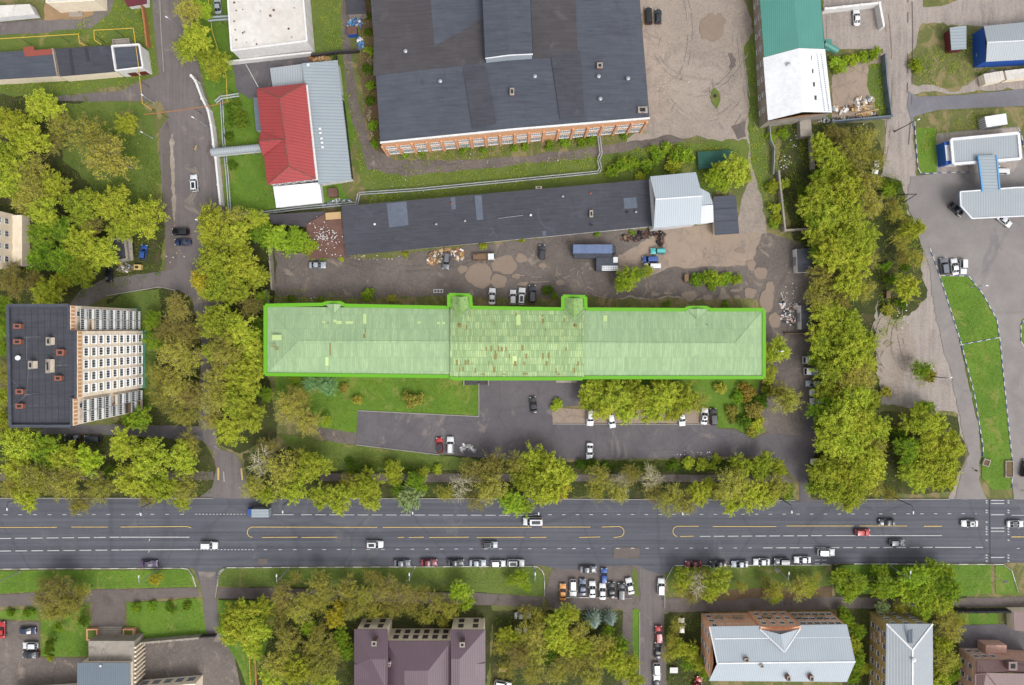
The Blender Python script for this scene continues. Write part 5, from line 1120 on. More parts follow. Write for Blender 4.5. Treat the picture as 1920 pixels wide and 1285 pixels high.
debris('scrap_pile', 'dark scrap metal pile along the shed foot in front of hall', [(1185,446,24,6),(1220,440,26,7),(1238,452,6,8)], 190, ['rust', 'steel_dark', 'dark', 'rust', 'bark'], .2, 1.3, 1)
debris('white_bag_pile', 'pale bluish bag heap beside the white car in the court', [(876,838,11,6),(868,842,5,6),(888,844,4,4)], 70, ['white_metal', 'concrete', 'steel'], .3, 1.0, .8)
debris('litter', 'white litter scattered along the belt and verges', [(1690,590,14,30),(1745,690,8,10),(1745,765,14,8),(1340,860,60,5),(1300,850,40,6),(1480,560,20,30),(1490,260,12,20),(1475,305,14,14)], 190, WH_, .1, .45, .1)
debris('litter', 'small pale scraps lying about the lots and meadow strips', [(880,300,200,14),(760,345,60,20),(1300,160,70,60),(700,480,60,8),(950,600,3,3),(1440,130,14,80),(640,480,40,6),(330,480,20,20),(1600,250,40,20),(560,560,40,8)], 160, WH_ + ['timber'], .1, .4, .1)
debris('timber_pile', 'pale boards and junk in the fenced yard by the white hall', [(1570,208,14,7),(1620,190,18,8),(1600,205,25,6),(1625,214,20,5)], 90, ['timber', 'timber', 'timber2', 'white_wall', 'steel'], .3, 1.6, .5)
b = thing('plank_stack', 'loose fan of long pale planks in the fenced timber yard', 'planks'); mb = MB()
for i, (x0, y0, x1, y1) in enumerate(((1612,195,1640,186),(1610,198,1636,199),(1618,184,1640,191),(1625,192,1638,182),(1605,215,1648,205),(1614,200,1630,206))): mb.bar(W(x0, y0, .2 + .08 * i), W(x1, y1, .2 + .08 * i), .35, .07)
mb.build('plank', M['timber'], b)
debris('wood_heap', 'orange boards and planks heaped north of the grey annex', [(600,110,18,4)], 40, ['timber', 'pipe_orange', 'timber'], .3, 1.6, .5)
debris('bin_junk', 'rubbish and crates beside the yellow container left of the street', [(235,503,16,8)], 60, ['concrete', 'timber2', 'white_wall', 'steel'], .3, 1.0, .5)
debris('branch_heap', 'tangled grey branches against the west wall of the workshop', [(693,215,4,12),(694,120,3,10),(694,255,4,10)], 120, ['bark', 'bark_pale'], .1, 1.2, .6)
debris('pipe_junk', 'pale junk between the heating pipes and the shed', [(640,378,25,4),(615,384,15,4)], 50, ['white_wall', 'steel', 'tarp_blue'], .3, .9, .4)
debris('fence_junk', 'dark clutter along the fence in front of the timber yard', [(1550,225,20,4),(1600,222,40,3)], 60, ['timber2', 'steel', 'dark', 'white_wall'], .2, 1.2, .5)
b = thing('yellow_container', 'small yellow waste container beside the rubbish left of the street', 'container', W(262, 502)); mb = MB(); mb.box((0, 0, .7), (2.0, 1.5, 1.2)); mb.build('body', M['yellow_paint'], b); mb = MB(); mb.box((-.2, 0, 1.34), (1.0, .7, .08)); mb.build('lid', M['dark'], b)

# ------------------------------------------------------------------ vehicles
PAINT = {}
def paint(col):
    if col not in PAINT:
        c = {'white': (226,228,230), 'silver': (168,176,184), 'grey': (108,112,120), 'dark': (44,50,58), 'black': (26,28,34), 'red': (186,44,44), 'darkred': (128,36,52), 'blue': (40,84,158), 'navy': (34,48,84), 'purple': (84,66,100), 'teal': (84,184,184), 'orange': (222,150,72), 'bluegrey': (96,110,134), 'cream': (214,204,176), 'blackred': (44,44,48)}[col]
        PAINT[col] = plain(col + '_car_paint', P(*c), .32, .0, .5)
    return PAINT[col]
CARS = {}
def car_kind(kind):
    if kind in CARS: return CARS[kind]
    # L, W, stations: hood height, cabin base x range, roof x range, belt z, roof z
    L, Wd, zh, zb, zr, cb, cr, zt = {
        'sedan': (4.5, 1.76, .78, .90, 1.42, (-1.55, .95), (-.85, .15), .92),
        'hatch': (4.1, 1.72, .80, .92, 1.48, (-1.95, .85), (-1.55, .15), .95),
        'suv':   (4.65, 1.88, .95, 1.05, 1.70, (-2.15, .95), (-1.85, .35), 1.05),
        'van':   (4.9, 1.92, .98, 1.10, 2.0, (-2.35, 1.35), (-2.28, .75), 1.1),
        'jeep':  (4.0, 1.70, 1.0, 1.05, 1.78, (-1.9, .55), (-1.85, .3), 1.05)}[kind]
    hl = L / 2
    xs = [-hl, -hl + .12, -hl + .4, cb[0], (cb[0] + cb[1]) / 2, cb[1], hl - .55, hl - .22, hl - .06, hl]
    ws = [.74, .88, .96, 1, 1, 1, .97, .90, .80, .66]
    zt_ = [zt * .75, zt * .95, zt, zb, zb, zb * .98, zh, zh * .95, zh * .82, zh * .66]
    zl = [.42, .30, .26, .24, .24, .24, .24, .26, .30, .40]
    mb = MB(); rows = []
    for x, w_, z1, z0 in zip(xs, ws, zt_, zl):
        hw = Wd / 2 * w_
        rows.append([(x, -hw * .9, z0), (x, -hw, z0 + .12), (x, -hw, z1 * .72), (x, -hw * .95, z1 * .92), (x, -hw * .80, z1), (x, 0, z1 + .025), (x, hw * .80, z1), (x, hw * .95, z1 * .92), (x, hw, z1 * .72), (x, hw, z0 + .12), (x, hw * .9, z0)])
    n = 11; v = [p for r in rows for p in r]; f = []
    for i in range(len(rows) - 1):
        for j in range(n - 1): a = i * n + j; f.append((a, a + 1, a + n + 1, a + n))
        f.append((i * n + n - 1, i * n, (i + 1) * n, (i + 1) * n + n - 1))
    f.append(tuple(range(n))); f.append(tuple(range((len(rows) - 1) * n + n - 1, (len(rows) - 1) * n - 1, -1)))
    mb.add(v, f)
    hw = Wd / 2 * .93; hr = Wd / 2 * .72
    x0, x1 = cb; r0, r1 = cr; zb_ = zb - .03
    # greenhouse with rounded roof
    base = [(x0, -hw), (x1, -hw), (x1 + .1, 0), (x1, hw), (x0, hw), (x0 - .06, 0)]
    roof = [(r0, -hr), (r1, -hr), (r1 + .07, 0), (r1, hr), (r0, hr), (r0 - .04, 0)]
    b0 = [(x, y, zb_) for x, y in base]; t0 = [(x, y, zr - .04 + (.04 if y == 0 else 0)) for x, y in roof]; c0 = [((r0 + r1) / 2, 0, zr + .02)]
    k = 6; mb.add(b0 + t0 + c0, [(i, (i + 1) % k, k + (i + 1) % k, k + i) for i in range(k)] + [(k + i, k + (i + 1) % k, 2 * k) for i in range(k)])
    body = mb
    def quad_in(p, s=.86, off=.012):      # glass panel set just proud of the greenhouse face
        p = [Vector(q_) for q_ in p]; c_ = sum(p, Vector()) / len(p); nn = (p[1] - p[0]).cross(p[2] - p[0]).normalized() * off
        return [c_ + (q_ - c_) * s + nn for q_ in p]
    parts = []
    B, T = b0, t0
    def glass(lst, s=.88):
        g_ = MB()
        for p in lst:
            q_ = quad_in(p, s, .014); g_.add(q_, [tuple(range(len(q_)))]); 
        return g_
    parts.append(('windscreen', glass([[B[1], B[2], T[2], T[1]], [B[2], B[3], T[3], T[2]]], .93), 'carglass', None))
    parts.append(('rear_window', glass([[B[4], B[5], T[5], T[4]], [B[5], B[0], T[0], T[5]]], .88), 'carglass', None))
    parts.append(('side_window', glass([[B[0], B[1], T[1], T[0]]], .9), 'carglass', None))
    parts.append(('side_window', glass([[B[3], B[4], T[4], T[3]]], .9), 'carglass', None))
    for sx in (-1, 1):
        for sy in (-1, 1):
            w_ = MB(); cx = sx * L * .31; cy = sy * (Wd / 2 - .08); w_.tube((cx, cy - .11, .32), (cx, cy + .11, .32), .32, .32, 14, 0); w_.tube((cx, cy + sy * .09, .32), (cx, cy + sy * .125, .32), .19, .19, 10, 1)
            parts.append(('wheel', w_, ('tyre', 'rim'), None))
    for sy in (-1, 1):
        h_ = MB(); h_.box((hl - .20, sy * Wd * .36, zh * .80), (.34, .32, .12)); parts.append(('headlight', h_, 'headlight', None))
        h_ = MB(); h_.box((-hl + .12, sy * Wd * .38, zt * .82), (.2, .28, .16)); parts.append(('tail_light', h_, 'taillight', None))
        h_ = MB(); h_.box((cb[1] - .25, sy * (Wd / 2 + .08), zb + .02), (.14, .2, .13)); parts.append(('wing_mirror', h_, 'body', None))
    out = []
    bo = body.build('body', M['steel'], smooth=True)
    me = bo.data; bpy.data.objects.remove(bo)
    try: me.set_sharp_from_angle(angle=math.radians(38))
    except Exception: pass
    for nm, m_, mat, _ in parts:
        mats = [M['steel']] if mat == 'body' else [M[t_] for t_ in (mat if isinstance(mat, tuple) else (mat,))]
        o = m_.build(nm, mats); out.append((nm, o.data, mat == 'body')); bpy.data.objects.remove(o)
    CARS[kind] = (me, out, Wd, zr, cr); return CARS[kind]
def setmat(o, mat):
    o.material_slots[0].link = 'OBJECT'; o.material_slots[0].material = mat
def car(x, y, ang, kind, col, label, group=None, roof=None, name='parked_car', cat='car', sc=1.0):
    me, parts, Wd, zr, cr = car_kind(kind)
    t_ = thing(name, label, cat, W(x, y), math.radians(ang), group); t_.location.z = ZL[0] + .01; t_.scale = (sc * 1.07, sc * 1.1, sc * 1.03)
    o = bpy.data.objects.new('body', me); link(o, t_); setmat(o, paint(col))
    for nm, d_, isb in parts:
        c_ = bpy.data.objects.new(nm, d_); link(c_, t_)
        if isb: setmat(c_, paint(col))
    if roof == 'sunroof':
        mb = MB(); mb.box(((cr[0] + cr[1]) / 2, 0, zr + .01), (abs(cr[1] - cr[0]) * .7, Wd * .42, .05)); mb.build('sunroof', M['carglass'], t_)
    elif roof == 'rack':
        mb = MB()
        for s in (-1, 1): mb.box(((cr[0] + cr[1]) / 2, s * Wd * .3, zr + .04), (abs(cr[1] - cr[0]), .06, .06))
        mb.build('roof_rack', M['steel_dark'], t_)
    elif roof == 'contrast':
        mb = MB(); mb.box(((cr[0] + cr[1]) / 2, 0, zr + .0), (abs(cr[1] - cr[0]) * 1.0, Wd * .66, .06)); mb.build('roof_panel', M['carglass'], t_)
    return t_
G1 = 'cars parked at the south kerb'
car(367,345,94,'suv','white','white car driving up the side street left of the red roof','moving cars','sunroof','driving_car')
car(342,436,180,'suv','black','black estate parked across the side street edge, upper of two','cars by the side street','rack')
car(346,455,180,'sedan','navy','dark blue saloon just below the black estate at the street edge','cars by the side street')
car(272,474,82,'hatch','blue','bright blue hatchback beside the open concrete garage')
car(208,515,90,'sedan','black','black car half under the trees beside the rubbish at the drive')
car(146,522,60,'hatch','blue','blue car almost hidden under the grove above the tower')
car(140,820,180,'sedan','black','black car in the shade south of the tower, left of two','cars below the tower')
car(178,822,180,'suv','dark','dark grey car in the shade south of the tower, right of two','cars below the tower')
car(597,498,0,'sedan','silver','silver saloon below the rubble strewn brown shed roof')
car(838,490,-97,'suv','grey','grey estate with pale roof between the two junk piles','cars in the muddy yard','rack')
car(1016,474,90,'jeep','dark','dark jeep with grey roof standing alone below the shed','cars in the muddy yard','rack')
car(923,556,88,'sedan','white','white saloon nosed to the green roof, leftmost of four','cars nosed to the green roof')
car(962,558,90,'hatch','white','small white hatchback, second of four against the green roof','cars nosed to the green roof')
car(978,556,86,'suv','white','white off-roader with dark panes, third of four against green roof','cars nosed to the green roof','sunroof')
car(998,552,90,'suv','dark','long dark off-roader, rightmost of four against the green roof','cars nosed to the green roof','rack', sc=1.05)
car(1232,472,180,'jeep','teal','turquoise jeep on the concrete slabs below the hall','cars by the trailers','rack')
car(1218,487,180,'van','blue','blue van body behind the turquoise jeep','cars by the trailers', sc=.85)
car(1222,500,180,'van','white','white van half under the bright green tree by the blue van','cars by the trailers', sc=.9)
car(1000,759,95,'sedan','blackred','black and red car standing in the middle of the front court',None,'contrast')
car(825,834,94,'hatch','red','red hatchback at the south edge of the front court','cars at the court edge','contrast')
car(845,834,90,'suv','white','large white car right beside the red hatchback','cars at the court edge','rack')
car(1106,782,-92,'suv','white','white estate at the left end of the brick parking strip','cars on the parking strip','rack')
car(1146,788,-80,'hatch','white','small white hatchback half under the court trees','cars on the parking strip')
car(1277,783,-86,'sedan','white','pale saloon under the right edge of the court trees','cars on the parking strip')
car(1319,780,85,'sedan','white','white saloon beside the black car on the parking strip','cars on the parking strip','sunroof')
car(1336,781,94,'suv','black','black car at the right end of the parking strip','cars on the parking strip')
car(1105,845,-92,'sedan','white','white saloon alone on the south side of the front court',None)
car(1522,719,180,'hatch','silver','silver car under the belt between the trucks and white cars','cars under the tree belt')
car(1529,736,180,'jeep','white','white jeep, upper of the two white cars under the belt','cars under the tree belt')
car(1530,752,180,'hatch','white','white hatchback, lower of the two white cars under the belt','cars under the tree belt')
car(1531,865,180,'jeep','white','lone white off-roader under the belt near the yard exit','cars under the tree belt','rack')
car(1215,33,93,'suv','black','black estate with pink tinted roof beside the workshop, left of two','cars beside the workshop','sunroof')
car(1233,34,90,'hatch','dark','dark hatchback beside the workshop, right of two','cars beside the workshop')
car(1603,36,92,'sedan','white','white saloon in the small walled yard by the teal roof')
car(1638,314,-93,'hatch','white','white car on the beige track left of the fuel station lawn',None,None,'driving_car')
car(411,14,95,'sedan','silver','silver saloon between the trees and the white block')
car(1789,394,-42,'sedan','black','black saloon slanting out from under the station canopy')
car(1879,415,-38,'sedan','white','white saloon slanting below the station canopy edge')
car(1876,323,0,'van','white','white van tail showing beside the station link roof', sc=.8)
car(1766,500,98,'suv','grey','grey car at the tip of the station lawn, leftmost of three','cars at the lawn tip')
car(1786,501,96,'sedan','white','white saloon in the middle of three at the lawn tip','cars at the lawn tip')
car(1802,501,-90,'jeep','white','boxy white jeep, rightmost of three at the lawn tip','cars at the lawn tip')
car(1918,878,80,'suv','black','black car cut by the right edge on the station apron')
D = 'cars driving on the main road'
car(395,1021,0,'suv','white','white car driving right just past the side lane mouth',D,None,'driving_car')
car(704,1019,0,'suv','white','white car driving right under the yellow loop',D,'sunroof','driving_car')
car(919,1020,0,'hatch','silver','black and silver hatchback driving right below the white van',D,'contrast','driving_car')
car(1660,978,180,'sedan','dark','dark saloon driving left in the upper lanes',D,None,'driving_car')
car(1814,980,180,'sedan','white','white saloon driving left before the crossing',D,'sunroof','driving_car')
car(1899,981,0,'sedan','white','white car driving right beyond the crossing',D,'contrast','driving_car')
car(1614,997,0,'hatch','red','red hatchback driving in the middle of the road',D,None,'driving_car')
car(1678,1016,0,'hatch','grey','grey hatchback driving right behind the red one',D,None,'driving_car')
car(1546,1034,0,'suv','white','white car driving right in the lower lane by the parked row',D,None,'driving_car')
for x, k, c, lb, y in ((283,'sedan','purple','purple saloon alone at the kerb left of the side lane',1055),(755,'sedan','grey','grey saloon, leftmost of the six at the kerb',1054),(805,'sedan','darkred','dark red saloon second in the kerb row',1053),(855,'sedan','dark','dark saloon right of the dark red one at the kerb',1053),(896,'sedan','silver','pale silver saloon right of the dark saloon at the kerb',1054),(934,'hatch','white','small plain white hatchback fifth in the kerb row',1055),(967,'suv','white','white car with dark sunroof ending the left kerb row',1054),
    (1299,'sedan','darkred','dark red saloon starting the right kerb row',1056),(1345,'sedan','dark','dark saloon behind the dark red one in the right kerb row',1056),(1385,'sedan','silver','silver white saloon between two darker cars in the right kerb row',1056),(1426,'sedan','white','white saloon left of the grey off-roader in the right kerb row',1052),(1463,'jeep','grey','boxy grey off-roader at the right kerb',1051),(1502,'sedan','white','white saloon ending the right kerb row',1048)):
    car(x, y, 0 if x < 1290 else 180, k, c, lb, G1, 'sunroof' if 'sunroof' in lb else None)
PK = 'cars on the forecourt south of the road'
for x, y, a, k, c, lb in ((1102,1066,0,'sedan','grey','dark grey saloon parked crosswise above the forecourt row'),(1132,1078,90,'hatch','blue','blue hatchback standing in front of the forecourt row'),(1055,1108,90,'sedan','orange','orange taxi at the left end of the forecourt row'),(1074,1100,-90,'suv','white','long white car right of the orange taxi'),(1092,1099,90,'sedan','bluegrey','bluish grey saloon third in the forecourt row'),(1110,1103,90,'sedan','white','white saloon fourth in the forecourt row'),(1129,1107,90,'sedan','white','white saloon behind the blue hatchback in the forecourt row'),(1146,1105,92,'sedan','black','black saloon left of the dark grey one in the forecourt row'),(1164,1107,90,'suv','dark','dark grey car near the right end of the forecourt row'),(1180,1097,102,'sedan','white','tilted white saloon at the right end of the forecourt row'),(1238,1098,88,'suv','white','white car alone at the mouth of the right lane'),
    (980,1152,0,'sedan','silver','silver car beside the dark walker at the footpath'),(1033,1168,-65,'hatch','white','white hatchback half under the trees right of the plum roof'),(1276,1171,90,'hatch','cream','cream hatchback under the trees left of the brick block'),(1234,1187,92,'suv','red','red car in the right lane, topmost of the column'),(1232,1217,90,'sedan','black','black car below the red one in the right lane'),(1230,1256,-88,'suv','white','white car below the black one in the right lane'),(1306,1280,70,'hatch','red','red hatchback cut by the bottom edge near the brick block'),(943,1281,-10,'suv','white','white car at the bottom edge right of the plum roof'),(1230,1287,90,'sedan','black','dark car cut by the bottom edge of the right lane'),
    (8,1179,90,'sedan','red','red car cut by the left edge of the lower car park'),(56,1180,0,'sedan','navy','blue saloon in the lower left car park'),(61,1208,180,'hatch','white','white and black hatchback in the lower left car park'),(62,1225,180,'sedan','dark','dark saloon lowest in the left car park')):
    car(x, y, a, k, c, lb, PK)
def truck(x, y, ang, label, cabc, boxmat, bl, bw, bh, cabl=1.8, name='truck', cat='truck', cabh=2.2, base=.9, open_=False, gap=.15, group=None):
    t_ = thing(name, label, cat, W(x, y), math.radians(ang), group); t_.location.z = ZL[0] + .01
    L = bl + cabl; cx = L / 2 - cabl / 2
    mb = MB(); z0, z1 = .45, cabh; hw = bw / 2 * .94; a0, a1 = cx - cabl / 2 + gap, cx + cabl / 2
    v = [(a0,-hw,z0),(a1,-hw,z0),(a1,hw,z0),(a0,hw,z0),(a0,-hw,z0+.7),(a1,-hw,z0+.7),(a1,hw,z0+.7),(a0,hw,z0+.7),(a0,-hw*.9,z1),(a1-.35,-hw*.86,z1),(a1-.35,hw*.86,z1),(a0,hw*.9,z1)]
    mb.add(v, [(3,2,1,0),(0,1,5,4),(1,2,6,5),(2,3,7,6),(3,0,4,7),(4,5,9,8),(5,6,10,9),(6,7,11,10),(7,4,8,11),(8,9,10,11)]); cab = mb.build('cab', cabc if not isinstance(cabc, str) else paint(cabc), t_)
    g_ = MB(); q_ = [Vector(p) for p in (v[5], v[6], v[10], v[9])]; c_ = sum(q_, Vector()) / 4; g_.add([c_ + (p - c_) * .88 + Vector((.012, 0, .008)) for p in q_], [(0,1,2,3)]); g_.build('windscreen', M['carglass'], cab)
    for s in (-1, 1):
        g_ = MB(); g_.box((a1 - .05, s * hw * .7, z0 + .25), (.14, .3, .2)); g_.build('headlight', M['headlight'], t_)
    b0, b1 = -L / 2, -L / 2 + bl; m_ = M[boxmat]
    mb = MB()
    if open_:
        mb.box(((b0 + b1) / 2, 0, base + .05), (bl, bw, .1))
        for s in (-1, 1): mb.box(((b0 + b1) / 2, s * (bw / 2 - .04), base + bh / 2 + .1), (bl, .08, bh)); mb.box((b0 + .04 if s < 0 else b1 - .04, 0, base + bh / 2 + .1), (.08, bw - .16, bh))
    else:
        mb.box(((b0 + b1) / 2, 0, base + bh / 2), (bl, bw, bh)); 
        n_ = int(bl / .8)
        for i in range(n_ + 1): mb.box((b0 + .06 + (bl - .12) * i / n_, 0, base + bh + .015), (.05, bw * .98, .05))
    mb.build('cargo_box', m_, t_)
    mb = MB(); mb.box((0, 0, .62), (L - .5, bw * .4, .25)); mb.build('chassis', M['steel_dark'], t_)
    for wx in (L / 2 - cabl * .5, -L / 2 + bl * .22) + ((-L / 2 + bl * .34,) if bl > 7 else ()):
        for s in (-1, 1):
            mb = MB(); cy = s * (bw / 2 - .18); mb.tube((wx, cy - .14, .45), (wx, cy + .14, .45), .45, .45, 14); mb.tube((wx, cy + s * .12, .45), (wx, cy + s * .155, .45), .25, .25, 10, 1); mb.build('wheel', [M['tyre'], M['rim']], t_)
    return t_
truck(490,957,180,'small lorry with blue cab and grey box driving on the main road','blue','metal_grey',4.9,2.3,2.2, 1.7)
truck(908,483,2,'flatbed lorry with white cab and long open dark bed in the muddy yard','white','timber2',4.2,2.0,.45,2.2,'flatbed_truck','truck',1.9,.7,True)
truck(1113,470,0,'long articulated trailer with blue tarpaulin roof beside the shed','dark','tarp_blue',11.2,2.5,2.8,1.4,'articulated_truck','truck',2.4,1.0)
truck(1519,675,180,'white lorry with blue striped bed under the belt, upper one','white','tarp_blue',3.4,2.2,.8,1.7,'truck','truck',2.0,.9, group='blue striped lorries')
truck(1521,696,180,'white lorry with blue striped bed under the belt, lower one','white','tarp_blue',3.4,2.2,.8,1.7,'truck','truck',2.0,.9, group='blue striped lorries')
b = thing('cargo_trailer', 'dark tarpaulin topped trailer lying along the lower side of the blue lorry', 'trailer'); p = W(1110, 481)
mb = MB(); mb.box((p.x, p.y, 1.5), (11, 1.5, 1.6)); mb.build('body', M['tarp_dark'], b)
b = thing('cargo_trailer', 'short grey container trailer with white patterned awning by the green tree', 'trailer'); p = W(1136, 497)
mb = MB(); mb.box((p.x, p.y, 1.5), (6.2, 3.8, 2.2)); mb.build('body', M['tarp_dark'], b)
mb = MB(); mb.box((p.x + .8, p.y - 1.2, 2.65), (4.6, 1.4, .08)); mb.box((p.x + 2.4, p.y + 1.2, 2.7), (1.3, 1.6, .2)); o = mb.build('awning', M['white_metal'], b)
mb = MB()
for r_ in range(2):
    for i in range(9): mb.box((p.x - 1.2 + i * .5, p.y - 1.5 + .6 * r_, 2.71), (.22, .28, .03), .4 * (i % 3))
mb.build('pattern', M['dark'], o)
# white minibus van on the road, junk cars in the woods
car(999,976,180,'van','white','white high roofed van driving left on the main road',D,'sunroof','driving_van','van',1.08)
for x, y, s_, lb in ((972,1182,(1.9,1.8),'square white crate lid under the trees right of plum roof'),(985,1180,(1.1,1.6),'narrow white board beside the square crate lid'),(975,1199,(1.9,1.3),'greyish crate lid below the two white ones'),(942,1253,(1.9,1.1),'small orange crate under the brown trees'),(1262,1254,(2.3,1.6),'white garden table in the grove left of the brick block'),(429,690,(1.9,1.9),'white tin roofed bin between the street trees'),(428,663,(1.5,1.7),'pale grey bin above the white one between the street trees')):
    b = thing('crate', lb, 'crate', W(x, y)); mb = MB(); mb.box((0, 0, .45), (s_[0] * .9, s_[1] * .9, .9)); mb.build('body', M['timber2'], b); mb = MB(); mb.box((0, 0, .95), (s_[0], s_[1], .1)); mb.build('lid', M['timber' if 'orange' in lb else 'white_wall' if 'white' in lb.split() or 'narrow' in lb else 'concrete'], b)
# ------------------------------------------------------------------ people
def skin_obj(name, joints, edges, mat, parent, sub=1):
    me = bpy.data.meshes.new(name); me.from_pydata([j[:3] for j in joints], edges, [])
    o = bpy.data.objects.new(name, me); link(o, parent); me.materials.append(mat)
    sk = o.modifiers.new('Skin', 'SKIN'); sk.use_smooth_shade = True
    if not me.skin_vertices: me.attributes.new('skin_vertex', 'FLOAT', 'POINT') if False else None
    lay = me.skin_vertices
    bpy.context.view_layer.objects.active = o
    if not len(lay):
        with bpy.context.temp_override(object=o, active_object=o): bpy.ops.mesh.customdata_skin_add()
        lay = me.skin_vertices
    for i, j in enumerate(joints):
        lay[0].data[i].radius = (j[3], j[4] if len(j) > 4 else j[3]); lay[0].data[i].use_root = (i == 0)
    ss = o.modifiers.new('Sub', 'SUBSURF'); ss.levels = sub; ss.render_levels = sub
    return o
def person(x, y, ang, label, jacket, trousers, hair):
    t_ = thing('person', label, 'person', W(x, y), math.radians(ang)); t_.location.z = ZL[0] + .01
    J = [(0,0,.95,.13,.15),(0,0,1.15,.12,.14),(0,0,1.38,.13,.17),(0,0,1.5,.06),(.01,0,1.58,.075),(.02,0,1.68,.10,.085),(.01,0,1.77,.07),
         (0,.19,1.42,.06),(-.08,.24,1.15,.045),(.06,.25,.92,.035),(.09,.25,.83,.03),(0,-.19,1.42,.06),(.10,-.24,1.16,.045),(.2,-.22,.95,.035),(.24,-.22,.87,.03),
         (0,.1,.88,.09),(.14,.1,.5,.065),(.1,.1,.08,.045),(.24,.1,.04,.035),(0,-.1,.88,.09),(-.06,-.1,.5,.065),(-.24,-.1,.12,.045),(-.12,-.1,.04,.035)]
    E = [(0,1),(1,2),(2,3),(3,4),(4,5),(5,6),(2,7),(7,8),(8,9),(9,10),(2,11),(11,12),(12,13),(13,14),(0,15),(15,16),(16,17),(17,18),(0,19),(19,20),(20,21),(21,22)]
    for s, k in ((1, 10), (-1, 14)):
        bx, by, bz = J[k][:3]
        for f_ in range(4): J.append((bx + .02 + .012 * (f_ == 1), by - .03 + .02 * f_, bz - .08 - .01 * (f_ in (1, 2)), .009)); E.append((k, len(J) - 1))
        J.append((bx + .045, by - .03 * s, bz - .03, .01)); E.append((k, len(J) - 1))
    b_ = skin_obj('body', J, E, M['skin'], t_)
    def grow(ids, es, d): return [tuple(J[i][:3]) + tuple(r + d for r in (J[i][3:] if len(J[i]) > 4 else (J[i][3], J[i][3]))) for i in ids], es
    js, es = grow([0,1,2,7,8,9,11,12,13], [(0,1),(1,2),(2,3),(3,4),(4,5),(2,6),(6,7),(7,8)], .03); skin_obj('jacket', js, es, jacket, t_)
    js, es = grow([0,15,16,17,19,20,21], [(0,1),(1,2),(2,3),(0,4),(4,5),(5,6)], .022); skin_obj('trousers', js, es, trousers, t_)
    js = [(.0,0,1.73,.11,.10),(-.03,0,1.79,.075,.08)]; skin_obj('hair', js, [(0,1)], hair, t_)
pj = plain('black_jacket', P(36,38,44), .8); pr = plain('dark_trousers', P(50,52,62), .8); ph = plain('dark_hair', P(44,34,28), .8)
person(1825, 881, 20, 'person in black walking beside the tip of the station lawn', pj, pr, ph)
person(986, 1136, -60, 'person in dark clothes walking on the footpath above the silver car', plain('navy_jacket', P(46,52,74), .8), pr, ph)

# ------------------------------------------------------------------ trees
def leaves(name, cen, nrm, size, asp=.62):
    n = len(cen); nrm = nrm / np.linalg.norm(nrm, axis=1, keepdims=True)
    t_ = rng.normal(size=(n, 3)); u = np.cross(nrm, t_); u /= np.linalg.norm(u, axis=1, keepdims=True) + 1e-9; v = np.cross(nrm, u)
    s = size[:, None]
    V = np.stack([cen + u * s, cen + v * s * asp, cen - u * s, cen - v * s * asp], 1).reshape(-1, 3)
    me = bpy.data.meshes.new(name); me.vertices.add(4 * n); me.vertices.foreach_set('co', V.ravel().astype(np.float32))
    me.loops.add(4 * n); me.loops.foreach_set('vertex_index', np.arange(4 * n, dtype=np.int32))
    me.polygons.add(n); me.polygons.foreach_set('loop_start', np.arange(0, 4 * n, 4, dtype=np.int32)); me.polygons.foreach_set('loop_total', np.full(n, 4, dtype=np.int32))
    me.materials.append(LEAF['y']); me.update(); me.validate(); return me
def unit(n):
    d = rng.normal(size=(n, 3)); return d / np.linalg.norm(d, axis=1, keepdims=True)
